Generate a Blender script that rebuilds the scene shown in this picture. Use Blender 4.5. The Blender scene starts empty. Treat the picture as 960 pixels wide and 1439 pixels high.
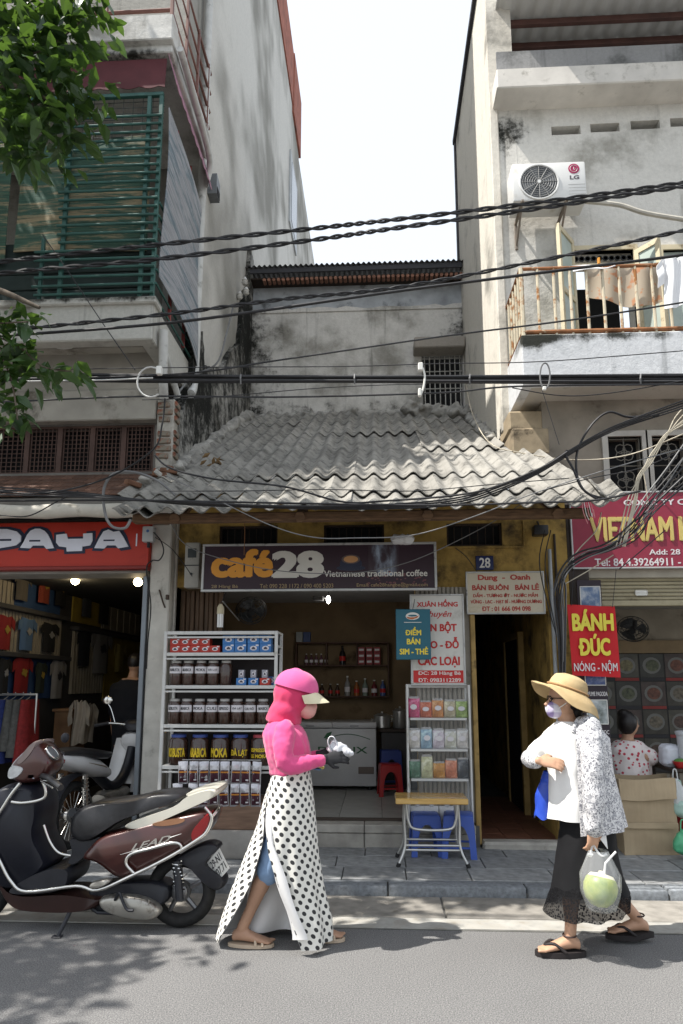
import bpy, bmesh, math, random
from mathutils import Vector, Matrix, noise
R = math.radians
random.seed(7)
SC = bpy.context.scene
COL = SC.collection

# ------------------------------------------------------------------ camera, sky, sun, exposure
PITCH, YAW, CAMH, HORIZ = R(9.5), R(3.0), 1.5, 961.0
cam_d = bpy.data.cameras.new('camera'); cam = bpy.data.objects.new('camera', cam_d); COL.objects.link(cam)
cam.location = (0, 0, CAMH); cam.rotation_euler = (R(90) + PITCH, 0, YAW)
cam_d.sensor_fit = 'VERTICAL'; cam_d.sensor_height = 36.0; cam_d.lens = 36.0 * 960 / 1439
PPX, PPY = 480.0, HORIZ - 960 * math.tan(PITCH)
cam_d.shift_y = (PPY - 719.5) / 1439
cam_d.clip_start = 0.05; cam_d.clip_end = 500
SC.camera = cam

SUN = Vector((0.58, 0.19, -1.0)).normalized()
world = bpy.data.worlds.new('World'); SC.world = world; world.use_nodes = True
nt = world.node_tree; nt.nodes.clear()
sky = nt.nodes.new('ShaderNodeTexSky'); sky.sky_type = 'NISHITA'; sky.sun_disc = False
sky.sun_elevation = math.asin(-SUN.z); sky.sun_rotation = math.atan2(-SUN.x, -SUN.y)
sky.air_density = 1.3; sky.dust_density = 2.0; sky.ozone_density = 2.0
bg = nt.nodes.new('ShaderNodeBackground'); bg.inputs[1].default_value = 0.12
wo = nt.nodes.new('ShaderNodeOutputWorld')
hz = nt.nodes.new('ShaderNodeMix'); hz.data_type = 'RGBA'; hz.inputs[0].default_value = 0.78      # the even white veil of a hazy noon sky
hz.inputs[7].default_value = (4.25, 4.45, 4.65, 1)
nt.links.new(sky.outputs[0], hz.inputs[6]); nt.links.new(hz.outputs[2], bg.inputs[0]); nt.links.new(bg.outputs[0], wo.inputs[0])
sd = bpy.data.lights.new('sun', 'SUN'); sd.energy = 3.6; sd.angle = R(0.5); sd.color = (1.0, 0.955, 0.89)
sun = bpy.data.objects.new('sun', sd); COL.objects.link(sun)
sun.rotation_euler = SUN.to_track_quat('-Z', 'Y').to_euler()
SC.view_settings.view_transform = 'Standard'; SC.view_settings.look = 'None'
SC.view_settings.exposure = 1.18; SC.view_settings.gamma = 1.0; SC.view_settings.use_curve_mapping = False
SC.render.engine = 'CYCLES'
SC.cycles.use_denoising = True
SC.cycles.max_bounces = 7; SC.cycles.diffuse_bounces = 4; SC.cycles.glossy_bounces = 3
SC.cycles.transmission_bounces = 5; SC.cycles.transparent_max_bounces = 10
SC.cycles.caustics_reflective = False; SC.cycles.caustics_refractive = False
SC.cycles.sample_clamp_indirect = 6.0

# ------------------------------------------------------------------ a survey of the place: sight lines from the tripod
_f = Vector((-math.sin(YAW) * math.cos(PITCH), math.cos(YAW) * math.cos(PITCH), math.sin(PITCH)))
_r = Vector((math.cos(YAW), math.sin(YAW), 0)); _u = _r.cross(_f)
_c = Vector((0, 0, CAMH))
def _ray(px, py): return _f + _r * ((px - PPX) / 960) + _u * ((PPY - py) / 960)
def A(px, py, Y):
    d = _ray(px, py); return _c + d * (Y / d.y)
def G(px, py, Z=0.0):
    d = _ray(px, py); return _c + d * ((Z - CAMH) / d.z)
def AX(px, py, X):
    d = _ray(px, py); return _c + d * (X / d.x)

# ------------------------------------------------------------------ materials
MATS = {}
def lin(c):
    if isinstance(c, str):
        c = [int(c[i:i + 2], 16) / 255 for i in (0, 2, 4)]
        c = [x / 12.92 if x <= .04045 else ((x + .055) / 1.055) ** 2.4 for x in c]
    return (c[0], c[1], c[2], 1.0)
class NT:
    def __init__(s, name):
        s.m = bpy.data.materials.new(name); s.m.use_nodes = True
        s.t = s.m.node_tree; s.b = s.t.nodes['Principled BSDF']; s.tc = None
    def n(s, kind, **kw):
        x = s.t.nodes.new('ShaderNode' + kind)
        for k, v in kw.items(): setattr(x, k, v)
        return x
    def l(s, a, b): s.t.links.new(a, b)
    def co(s, which='Object', scale=(1, 1, 1)):
        if s.tc is None: s.tc = s.n('TexCoord')
        mp = s.n('Mapping'); mp.inputs['Scale'].default_value = scale
        s.l(s.tc.outputs[which], mp.inputs[0]); return mp.outputs[0]
    def noise(s, vec, scale=5, detail=4, rough=.55, out=0):
        x = s.n('TexNoise'); x.inputs['Scale'].default_value = scale; x.inputs['Detail'].default_value = detail
        x.inputs['Roughness'].default_value = rough; s.l(vec, x.inputs['Vector']); return x.outputs[out]
    def ramp(s, fac, stops):
        x = s.n('ValToRGB'); e = x.color_ramp.elements
        e[0].position, e[0].color = stops[0][0], lin(stops[0][1])
        e[1].position, e[1].color = stops[-1][0], lin(stops[-1][1])
        for p, c in stops[1:-1]:
            q = e.new(p); q.color = lin(c)
        s.l(fac, x.inputs[0]); return x.outputs[0]
    def sstep(s, fac, lo, hi):
        x = s.n('MapRange', interpolation_type='SMOOTHSTEP')
        x.inputs['From Min'].default_value = lo; x.inputs['From Max'].default_value = hi
        s.l(fac, x.inputs[0]); return x.outputs[0]
    def mix(s, fac, a, b, mode='MIX'):
        x = s.n('Mix', data_type='RGBA', blend_type=mode)
        for v, i in ((fac, 0), (a, 6), (b, 7)):
            if hasattr(v, 'links'): s.l(v, x.inputs[i])
            elif i == 0: x.inputs[0].default_value = v
            else: x.inputs[i].default_value = lin(v)
        return x.outputs[2]
    def math(s, op, a, b=0.0, c=0.0):
        x = s.n('Math', operation=op)
        for i, v in enumerate((a, b, c)):
            if hasattr(v, 'links'): s.l(v, x.inputs[i])
            else: x.inputs[i].default_value = v
        return x.outputs[0]
    def bump(s, h, strength=.3, dist=.01):
        x = s.n('Bump'); x.inputs['Strength'].default_value = strength; x.inputs['Distance'].default_value = dist
        s.l(h, x.inputs['Height']); s.l(x.outputs[0], s.b.inputs['Normal'])
    def col(s, c):
        if hasattr(c, 'links'): s.l(c, s.b.inputs['Base Color'])
        else: s.b.inputs['Base Color'].default_value = lin(c)
    def rnd(s):
        return s.n('ObjectInfo').outputs['Random']
def mat(name, c, rough=.6, metal=0.0, var=.12, scale=6.0, bump=0.0, bscale=60.0, c2=None, c2amt=(.55, .75), c2scale=3.0,
        rnd=0.0, spec=.4, trans=0.0, alpha=1.0, emit=None, es=1.0, sheen=0.0, coat=0.0, stretch=(1, 1, 1), ior=1.45):
    """One painted, plastic, cloth or metal surface: base colour, mottling, optional dirt, grain."""
    if name in MATS: return MATS[name]
    k = NT(name); b = k.b
    c = lin(c); co = k.co('Object', stretch)
    if var or rnd:
        nz = k.noise(co, scale, 5)
        lo = [x * (1 - var) for x in c[:3]]; hi = [min(1, x * (1 + var)) for x in c[:3]]
        out = k.ramp(nz, [(.3, lo), (.7, hi)])
        if rnd:
            v = k.math('MULTIPLY_ADD', k.rnd(), 2 * rnd, 1 - rnd)
            g = k.n('CombineColor'); [k.l(v, g.inputs[i]) for i in range(3)]
            out = k.mix(1.0, out, g.outputs[0], 'MULTIPLY')
    else: out = c
    if c2 is not None:
        d = k.sstep(k.noise(co, c2scale, 7, .65), *c2amt)
        out = k.mix(d, out, c2)
    k.col(out)
    b.inputs['Roughness'].default_value = rough; b.inputs['Metallic'].default_value = metal
    b.inputs['Specular IOR Level'].default_value = spec; b.inputs['IOR'].default_value = ior
    b.inputs['Transmission Weight'].default_value = trans; b.inputs['Alpha'].default_value = alpha
    b.inputs['Sheen Weight'].default_value = sheen; b.inputs['Coat Weight'].default_value = coat
    if emit is not None:
        b.inputs['Emission Color'].default_value = lin(emit); b.inputs['Emission Strength'].default_value = es
    if bump: k.bump(k.noise(co, bscale, 4), bump, .004)
    MATS[name] = k.m; return k.m
def old_wall(name, base, mould='1c1d1c', amt=.5, grey='8a8a84', greyamt=.5, masks=(), streak=.5, under=None, sts=(7, 7, .55), bigs=1.1, bigd=8):
    """Limewash over render: grey weathering, run-down streaks, mould that grows in patches (thicker round each (centre, radius, gain) in masks)."""
    if name in MATS: return MATS[name]
    k = NT(name); co = k.co('Object')
    geo = k.n('NewGeometry').outputs['Position']
    big = k.noise(co, bigs, bigd, .62); mid = k.noise(co, 4.5, 8, .7); fine = k.noise(co, 26, 6, .7)
    st = k.noise(k.co('Object', sts), 1.0, 6, .6)
    c = k.mix(k.sstep(big, .62 - .3 * greyamt, .78 - .2 * greyamt), base, grey)
    c = k.mix(k.math('MULTIPLY', k.sstep(st, .56, .78), streak), c, [x * .45 for x in lin(grey)[:3]])
    if under is not None:
        c = k.mix(k.sstep(k.math('ADD', k.math('MULTIPLY', big, .6), k.math('MULTIPLY', mid, .4)), .60, .63), c, under)
    f = k.math('ADD', k.math('MULTIPLY', mid, .55), k.math('MULTIPLY', fine, .25))
    f = k.math('ADD', f, k.math('MULTIPLY', st, .2))
    for (p, rad, gain) in masks:
        d = k.n('VectorMath', operation='SUBTRACT'); k.l(geo, d.inputs[0]); d.inputs[1].default_value = p
        e = k.n('VectorMath', operation='DIVIDE'); k.l(d.outputs[0], e.inputs[0]); e.inputs[1].default_value = rad
        ln = k.n('VectorMath', operation='LENGTH'); k.l(e.outputs[0], ln.inputs[0])
        f = k.math('ADD', f, k.math('MULTIPLY', k.sstep(ln.outputs['Value'], 1.0, 0.0), gain))
    c = k.mix(k.sstep(f, .72 - .2 * amt, .92 - .2 * amt), c, mould)
    c = k.mix(.35, c, k.ramp(fine, [(.3, (.55, .55, .55)), (.7, (1, 1, 1))]), 'MULTIPLY')
    k.col(c); k.b.inputs['Roughness'].default_value = .9; k.b.inputs['Specular IOR Level'].default_value = .2
    k.bump(k.math('ADD', mid, k.math('MULTIPLY', fine, .5)), .5, .02)
    MATS[name] = k.m; return k.m

# ------------------------------------------------------------------ mesh helpers
class MB:
    def __init__(s): s.v = []; s.f = []; s.uv = None
    def add(s, vs, fs):
        o = len(s.v); s.v += [tuple(p) for p in vs]; s.f += [tuple(i + o for i in q) for q in fs]; return s
    def box(s, x0, x1, y0, y1, z0, z1, m=None):
        vs = [Vector(p) for p in ((x0, y0, z0), (x1, y0, z0), (x1, y1, z0), (x0, y1, z0), (x0, y0, z1), (x1, y0, z1), (x1, y1, z1), (x0, y1, z1))]
        if m is not None: vs = [m @ p for p in vs]
        return s.add(vs, [(0, 3, 2, 1), (4, 5, 6, 7), (0, 1, 5, 4), (1, 2, 6, 5), (2, 3, 7, 6), (3, 0, 4, 7)])
    def bbox(s, x0, x1, y0, y1, z0, z1, b=.01, m=None, seg=1):
        bm = bmesh.new(); bmesh.ops.create_cube(bm, size=1)
        for v in bm.verts: v.co = Vector(((x0 + x1) / 2 + v.co.x * (x1 - x0), (y0 + y1) / 2 + v.co.y * (y1 - y0), (z0 + z1) / 2 + v.co.z * (z1 - z0)))
        bmesh.ops.bevel(bm, geom=bm.edges[:], offset=b, segments=seg, affect='EDGES', profile=.5)
        bm.verts.index_update()
        vs = [m @ v.co if m is not None else v.co.copy() for v in bm.verts]; fs = [[v.index for v in f.verts] for f in bm.faces]
        bm.free(); return s.add(vs, fs)
    def loft(s, rings, caps=True, closed=True):
        n = len(rings[0]); vs = [p for r in rings for p in r]; fs = []
        for i in range(len(rings) - 1):
            for j in range(n if closed else n - 1):
                k = (j + 1) % n; fs.append((i * n + j, i * n + k, (i + 1) * n + k, (i + 1) * n + j))
        if caps and closed: fs += [tuple(range(n))[::-1], tuple(range((len(rings) - 1) * n, len(rings) * n))]
        return s.add(vs, fs)
    def tube(s, pts, r, n=8, caps=True, flat=None):
        pts = [Vector(p) for p in pts]; rr = r if isinstance(r, (list, tuple)) else [r] * len(pts)
        rings = []; up = None
        for i, p in enumerate(pts):
            t = (pts[min(i + 1, len(pts) - 1)] - pts[max(i - 1, 0)])
            t = t.normalized() if t.length > 1e-9 else Vector((0, 0, 1))
            if up is None: up = Vector((0, 0, 1)) if abs(t.z) < .9 else Vector((0, 1, 0))
            a = t.cross(up)
            a = a.normalized() if a.length > 1e-6 else t.orthogonal().normalized()
            b = a.cross(t).normalized(); up = b
            w = rr[i] if isinstance(rr[i], (list, tuple)) else (rr[i], rr[i])
            rings.append([p + a * (w[0] * math.cos(q * 2 * math.pi / n)) + b * (w[1] * math.sin(q * 2 * math.pi / n)) for q in range(n)])
        return s.loft(rings, caps)
    def lathe(s, prof, n=16, c=(0, 0, 0), m=None):
        rings = []
        for (r, z) in prof:
            ring = [Vector((r * math.cos(q * 2 * math.pi / n), r * math.sin(q * 2 * math.pi / n), z)) for q in range(n)]
            rings.append([(m @ p if m is not None else p) + Vector(c) for p in ring])
        return s.loft(rings)
    def ball(s, c, r, n=12, k=8, m=None):
        rx, ry, rz = r if isinstance(r, (list, tuple)) else (r, r, r)
        rings = []
        for i in range(k + 1):
            a = -math.pi / 2 + math.pi * i / k
            ca = max(math.cos(a), 1e-3)
            ring = [Vector((rx * ca * math.cos(q * 2 * math.pi / n), ry * ca * math.sin(q * 2 * math.pi / n), rz * math.sin(a))) for q in range(n)]
            rings.append([(m @ p if m is not None else p) + Vector(c) for p in ring])
        return s.loft(rings)
    def prism(s, poly, d0, d1, plane='xz'):
        """Polygon given in the plane, extruded along the third axis from d0 to d1."""
        def P(a, b, d): return {'xz': (a, d, b), 'yz': (d, a, b), 'xy': (a, b, d)}[plane]
        n = len(poly)
        vs = [P(a, b, d0) for a, b in poly] + [P(a, b, d1) for a, b in poly]
        fs = [tuple(range(n)), tuple(range(2 * n - 1, n - 1, -1))] + [(i, i + n, (i + 1) % n + n, (i + 1) % n) for i in range(n)]
        return s.add(vs, fs)
    def grid(s, fn, nu, nv, th=0.0):
        """Surface fn(u,v) for u,v in 0..1; th>0 gives it thickness."""
        P = [[Vector(fn(i / nu, j / nv)) for j in range(nv + 1)] for i in range(nu + 1)]
        w = nv + 1; vs = [p for r in P for p in r]
        q = [(i * w + j, (i + 1) * w + j, (i + 1) * w + j + 1, i * w + j + 1) for i in range(nu) for j in range(nv)]
        if th:
            N = []
            for i in range(nu + 1):
                for j in range(nv + 1):
                    a = P[min(i + 1, nu)][j] - P[max(i - 1, 0)][j]; b = P[i][min(j + 1, nv)] - P[i][max(j - 1, 0)]
                    c = a.cross(b); N.append(c.normalized() if c.length > 1e-12 else Vector((0, 0, 1)))
            m = len(vs); vs = vs + [p - nn * th for p, nn in zip(vs, N)]
            q = q + [tuple(x + m for x in reversed(f)) for f in q]
            e = [i * w for i in range(nu + 1)]; g = [i * w + nv for i in range(nu + 1)]
            for a, b in zip(e, e[1:]): q.append((a, a + m, b + m, b))
            for a, b in zip(g, g[1:]): q.append((b, b + m, a + m, a))
            e = list(range(w)); g = [nu * w + j for j in range(w)]
            for a, b in zip(e, e[1:]): q.append((b, b + m, a + m, a))
            for a, b in zip(g, g[1:]): q.append((a, a + m, b + m, b))
        return s.add(vs, q)
    def mesh(s, name, smooth=None):
        me = bpy.data.meshes.new(name); me.from_pydata(s.v, [], s.f); fix(me, smooth); return me
def fix(me, smooth=None):
    bm = bmesh.new(); bm.from_mesh(me); bmesh.ops.recalc_face_normals(bm, faces=bm.faces[:]); bm.to_mesh(me); bm.free()
    if smooth:
        for p in me.polygons: p.use_smooth = True
        me.set_sharp_from_angle(angle=R(smooth))
    me.update()
def Wm(o):
    if o is None: return Matrix.Identity(4)
    return Wm(o.parent) @ o.matrix_parent_inverse @ o.matrix_basis
def O(name, mb, m, parent=None, smooth=None, label=None, cat=None, group=None, kind=None):
    """Link one mesh as one object; MB in world coordinates (or in the coordinates of a thing standing at the origin)."""
    me = mb.mesh(name, smooth) if isinstance(mb, MB) else mb
    if m is not None and not me.materials: me.materials.append(m)
    o = bpy.data.objects.new(name, me); COL.objects.link(o)
    if parent is not None:
        o.parent = parent; o.matrix_parent_inverse = Wm(parent).inverted()
    return tag(o, label, cat, group, kind)
def tag(o, label=None, cat=None, group=None, kind=None):
    for k, v in (('label', label), ('category', cat), ('group', group), ('kind', kind)):
        if v: o[k] = v
    return o
def thing(name, label, cat, loc=(0, 0, 0), group=None, kind=None):
    o = bpy.data.objects.new(name, None); o.empty_display_size = .05; COL.objects.link(o); o.location = loc
    return tag(o, label, cat, group, kind)
def dup(root, loc=None, rz=None, label=None, mats=None):
    """A copy of a thing with its parts and sub-parts."""
    def go(o, par):
        c = o.copy(); COL.objects.link(c); c.parent = par
        for ch in o.children: go(ch, c)
        return c
    r = go(root, None)
    if loc is not None: r.location = loc
    if rz is not None: r.rotation_euler = (0, 0, rz)
    if label: r['label'] = label
    return r
def piece(name, me, parent, loc, rot=(0, 0, 0), sc=(1, 1, 1)):
    """One of many alike pieces sharing mesh data."""
    o = bpy.data.objects.new(name, me); COL.objects.link(o); o.parent = parent
    o.matrix_parent_inverse = Wm(parent).inverted()
    o.location = loc; o.rotation_euler = rot; o.scale = sc
    return o
def bez(pts, n=6):
    """Catmull-Rom through the points."""
    P = [Vector(p) for p in pts]; out = []
    for i in range(len(P) - 1):
        a, b, c, d = P[max(i - 1, 0)], P[i], P[i + 1], P[min(i + 2, len(P) - 1)]
        for k in range(n):
            t = k / n
            out.append(.5 * ((2 * b) + (c - a) * t + (2 * a - 5 * b + 4 * c - d) * t * t + (3 * b - a - 3 * c + d) * t ** 3))
    return out + [P[-1]]
def lerp(a, b, t): return a + (b - a) * t
def interp(tab, t):
    for (a, va), (b, vb) in zip(tab, tab[1:]):
        if t <= b:
            s = (t - a) / (b - a) if b > a else 0
            s = max(0, min(1, s))
            return tuple(lerp(x, y, s) for x, y in zip(va, vb)) if isinstance(va, tuple) else lerp(va, vb, s)
    return tab[-1][1]
SCR = bpy.data.scenes.new('scratch')                                  # workbench for outlines and skins, removed at the end
def bake(o):
    SCR.collection.objects.link(o); vl = SCR.view_layers[0]; vl.update(); dg = vl.depsgraph
    me = bpy.data.meshes.new_from_object(o.evaluated_get(dg)); bpy.data.objects.remove(o); return me
# lettering -----------------------------------------------------------------
def glyph(s, shear=0.0, ext=.02):
    cu = bpy.data.curves.new('lettering', 'FONT'); cu.body = s; cu.size = 1.0; cu.extrude = ext; cu.resolution_u = 3; cu.shear = shear
    me = bake(bpy.data.objects.new('lettering', cu)); bpy.data.curves.remove(cu); return me
def text_mesh(s, bold=.0, ext=.02, shear=0.0):
    body = s; s = s.replace('Đ', 'D'); xbars = body != s
    me = glyph(s, shear, ext)
    me.materials.clear()
    if xbars:
        for i, c in enumerate(body):
            if c == 'Đ':                                                  # the crossbar of the barred D
                xr_ = max(v.co.x for v in glyph(s[:i + 1], shear).vertices); ml = glyph('D', shear).vertices; xl = xr_ - (max(v.co.x for v in ml) - min(v.co.x for v in ml))
                cap = max(v.co.y for v in ml); bm = bmesh.new(); bm.from_mesh(me)
                g = bmesh.ops.create_cube(bm, size=1); bmesh.ops.scale(bm, vec=(.27, .07, ext * 1.9), verts=g['verts']); bmesh.ops.translate(bm, vec=(xl + .05, cap * .5, -.002), verts=g['verts']); bm.to_mesh(me); bm.free()
    if bold > .008:                                                   # heavier strokes: the same outline laid down several times
        n = 4 if bold < .03 else 8
        vs = [v.co.copy() for v in me.vertices]; fs = [tuple(p.vertices) for p in me.polygons]; m = MB(); m.add(vs, fs)
        for i in range(n):
            a = i * 2 * math.pi / n + .39; d = Vector((bold * 1.3 * math.cos(a), bold * math.sin(a), -.0015 * (i + 1))); m.add([v + d for v in vs], fs)
        m2 = bpy.data.meshes.new('lettering'); m2.from_pydata(m.v, [], m.f); m2.update(); bpy.data.meshes.remove(me); me = m2
    return me
def letters(s, box, m, parent, M=None, bold=.0, shear=0.0, th=.003, name='lettering'):
    """Text fitted to box (x0, x1, z0, z1) in the plane of frame M (x right, y up, z towards the viewer)."""
    me = text_mesh(s, bold, .02, shear)
    xs = [v.co.x for v in me.vertices]; ys = [v.co.y for v in me.vertices]; zs = [v.co.z for v in me.vertices]
    x0, x1, z0, z1 = box
    sx = (x1 - x0) / max(1e-6, max(xs) - min(xs)); sy = (z1 - z0) / max(1e-6, max(ys) - min(ys)); sz = th / max(1e-6, max(zs) - min(zs))
    mx, my, mz = min(xs), min(ys), min(zs)
    for v in me.vertices:
        p = Vector((x0 + (v.co.x - mx) * sx, z0 + (v.co.y - my) * sy, (v.co.z - mz) * sz - .0005))
        v.co = M @ p if M is not None else p
    me.materials.append(m); me.name = name
    return O(name, me, None, parent, kind='stuff')
def face_frame(x, y, z, tilt=0.0, rz=0.0):
    """Frame of a board facing the street (-Y): local x right, local y up, local z towards the street."""
    return Matrix.Translation((x, y, z)) @ Matrix.Rotation(rz, 4, 'Z') @ Matrix.Rotation(R(90) + tilt, 4, 'X')
def board(px0, py0, px1, py1, Y, th=.03, tilt=0.0):
    """Frame and size of a board seen between two image corners, hung at depth Y."""
    a = A(px0, py1, Y); b = A(px1, py1, Y); c = A((px0 + px1) / 2, py0, Y); a2 = A((px0 + px1) / 2, py1, Y)
    return face_frame(a.x, Y, a2.z, tilt), b.x - a.x, c.z - a2.z
def plate(M, w, h, th=.03, b=.004):
    return MB().bbox(0, w, 0, h, -th, 0, b, M)
# bodies and cloth ------------------------------------------------------------
def remesh(mb, vox=.012, smooth=2, name='body'):
    """One continuous skin over overlapping lofts."""
    me = mb.mesh(name); o = bpy.data.objects.new(name, me)
    m = o.modifiers.new('r', 'REMESH'); m.mode = 'VOXEL'; m.voxel_size = vox; m.adaptivity = 0
    if smooth:
        s = o.modifiers.new('s', 'SMOOTH'); s.iterations = smooth; s.factor = .5
    out = bake(o); bpy.data.meshes.remove(me)
    for p in out.polygons: p.use_smooth = True
    out.name = name; return out
def limb(mb, pts, rad, n=12, sub=5):
    """Tapered limb through joints, round ends."""
    P = bez(pts, sub); k = len(P) - 1
    rr = [interp([(i / (len(rad) - 1), r) for i, r in enumerate(rad)], j / k) for j in range(k + 1)]
    mb.tube(P, rr, n)
    def rm(x): return max(x) if isinstance(x, tuple) else x
    mb.ball(P[0], rm(rad[0]) * .97, 10, 6); mb.ball(P[-1], rm(rad[-1]) * .97, 10, 6); return mb
def wrinkle(me, amp=.006, freq=(9, 9, 5), seed=0.0, amp2=0.0):
    me.update()
    ns = [v.normal.copy() for v in me.vertices]
    for v, nn in zip(me.vertices, ns):
        p = Vector((v.co.x * freq[0] + seed, v.co.y * freq[1], v.co.z * freq[2]))
        d = 1 - 2 * abs(noise.noise(p))
        v.co += nn * (amp * d + amp2 * noise.noise(p * 3.1))
    me.update(); return me
def hand(mb, wrist, d, nrm, size=.17, curl=.5, thumb_side=1, spread=.1):
    """Palm with five fingers: d along the hand, nrm out of the back of the hand; fingers bend away from nrm."""
    d = Vector(d).normalized(); nrm = Vector(nrm); nrm = (nrm - d * nrm.dot(d)).normalized(); s = d.cross(nrm) * thumb_side
    w = Vector(wrist); pl = size * .52
    mb.loft([[w + d * t + s * (ws * math.cos(q * math.pi / 5)) + nrm * (wn * math.sin(q * math.pi / 5)) for q in range(10)]
             for t, ws, wn in ((-.02, .022, .019), (0, .023, .018), (pl * .4, .036, .017), (pl * .75, .039, .014), (pl * 1.0, .036, .011))])
    for i, ln in enumerate((.85, .95, .9, .7)):
        L = size * .48 * ln; o = w + d * pl * .9 + s * (.027 - i * .018)
        pts = [o]; dd = (d + s * spread * (1.5 - i)).normalized(); a = curl * .6
        for sg in (.45, .32, .23):
            dd = (dd * math.cos(a) - nrm * math.sin(a)).normalized(); pts.append(pts[-1] + dd * L * sg); a = curl
        mb.tube(pts, [.0095, .009, .0083, .0068], 8)
        mb.ball(pts[-1], .0068, 8, 5)
    o = w + d * pl * .25 + s * .025; t1 = o + (d * .6 + s * .7 - nrm * .2).normalized() * size * .2
    t2 = t1 + (d * .9 + s * .1 - nrm * .4).normalized() * size * .17
    mb.tube([o, t1, t2], [.013, .011, .008], 8); mb.ball(t2, .008, 8, 5)
    return mb
# ================================================================== the setting: road, gutter, kerb, pavement
def asphalt():
    k = NT('asphalt'); co = k.co('Object')
    fine = k.noise(co, 140, 3, .7); mid = k.noise(co, 18, 6, .6); big = k.noise(co, .9, 5, .6)
    c = k.ramp(fine, [(.32, (.075, .075, .076)), (.5, (.165, .163, .16)), (.68, (.31, .305, .295))])
    c = k.mix(.55, c, k.ramp(big, [(.3, (.72, .72, .73)), (.7, (1, 1, 1))]), 'MULTIPLY')
    c = k.mix(k.math('MULTIPLY', k.sstep(mid, .62, .72), .35), c, (.09, .09, .09))
    # old patched trench and oil drips, with edges of their own
    oil = k.sstep(k.noise(k.co('Object', (1.2, 3, 1)), 2.2, 6, .7), .66, .74)
    c = k.mix(k.math('MULTIPLY', oil, .4), c, (.07, .068, .066))
    k.col(c); k.b.inputs['Roughness'].default_value = .88; k.b.inputs['Specular IOR Level'].default_value = .3
    k.bump(k.math('ADD', fine, k.math('MULTIPLY', mid, .6)), .6, .006); return k.m
mb = MB().box(-70, 70, -70, 70, -.5, 0)
O('road', mb, asphalt(), kind='structure', label='grey worn asphalt of the narrow street', cat='road')
CONC = mat('gutter_concrete', (.23, .215, .19), .9, var=.25, scale=9, bump=.4, c2='6b655a', c2scale=5, rnd=.12)
PALE = mat('edge_line', (.36, .35, .32), .85, var=.2, scale=14, bump=.3, c2='8f8a80', c2amt=(.45, .7), c2scale=7)
GRAN = mat('kerb_granite', (.20, .215, .23), .6, var=.3, scale=40, bump=.3, bscale=120, rnd=.12, c2='23272b', c2scale=5)
PAVE = mat('paving_stone', (.23, .235, .235), .62, var=.28, scale=14, bump=.35, bscale=70, rnd=.22, c2='35383a', c2amt=(.5, .8), c2scale=2.4)
MORT = mat('joint_mortar', (.10, .098, .09), .95, var=.3, bump=.4)
kb = tag(O('gutter', MB().box(-7, 7, 4.545, 5.19, -.1, .002), MORT), 'pale concrete gutter slabs along the kerb foot', 'gutter', kind='structure')
x = -6.9; i = 0
for w in [1.12, .98, 1.05, 1.1, .93, 1.15, 1.0, .99, 1.34, 1.0, 1.1, 1.0, 1.1]:
    me = MB().bbox(.006, w - .006, 4.755, 5.185, -.05, .011 + random.uniform(0, .004), .006); O('slab', me, CONC, kb)
    x0 = x; kb.children[-1].location.x = x0; x += w
O('edge_line', MB().box(-7, 7, 4.56, 4.745, -.05, .0075), PALE, kb)
kr = tag(O('kerb', MB().box(-7, 7, 5.2, 5.36, -.1, .04), MORT), 'low dark granite kerb in front of the shops', 'kerb', kind='structure')
x = -6.8
while x < 6.8:
    w = .98; o = O('kerb_stone', MB().bbox(.004, w - .004, 5.185, 5.345, -.05, .078 + random.uniform(-.004, .004), .018, seg=2), GRAN, kr, 40); o.location.x = x; x += w
pv = tag(O('pavement', MB().box(-7, 7, 5.35, 6.9, -.1, .062), MORT), 'grey stone paving in front of the shops', 'pavement', kind='structure')
proto = {}
for r, (y0, y1) in enumerate([(5.352, 5.70), (5.706, 6.05), (6.056, 6.40), (6.406, 6.75)]):
    x = -6.6 + r * .23
    while x < 6.4:
        w = random.choice([.48, .56, .62])
        if w not in proto: proto[w] = MB().bbox(.004, w - .004, 0, .345, -.06, 0, .005).mesh('paving_stone'); proto[w].materials.append(PAVE)
        piece('paving_stone', proto[w], pv, (x, y0, .08 + random.uniform(-.003, .003)), (random.uniform(-.004, .004), random.uniform(-.003, .003), 0)); x += w

# ================================================================== helper for walls with openings
def holed(x0, x1, z0, z1, holes, y0, y1, mb=None):
    mb = mb or MB()
    xs = sorted({x0, x1, *[min(max(h[i], x0), x1) for h in holes for i in (0, 1)]}); zs = sorted({z0, z1, *[min(max(h[i], z0), z1) for h in holes for i in (2, 3)]})
    for a, b in zip(zs, zs[1:]):
        run = None
        for c, d in list(zip(xs, xs[1:])) + [(None, None)]:
            solid = c is not None and not any(h[0] < (c + d) / 2 < h[1] and h[2] < (a + b) / 2 < h[3] for h in holes)
            if solid and run is None: run = c
            if not solid and run is not None:
                mb.box(run, c if c is not None else x1, y0, y1, a, b); run = None
    return mb
XL, XR, FY = -2.1, 1.80, 6.45
# roof plane of the little house
RY0, RZ0, RK = 5.05, 2.77, .55
def roofz(y): return RZ0 + RK * (y - RY0)

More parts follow.
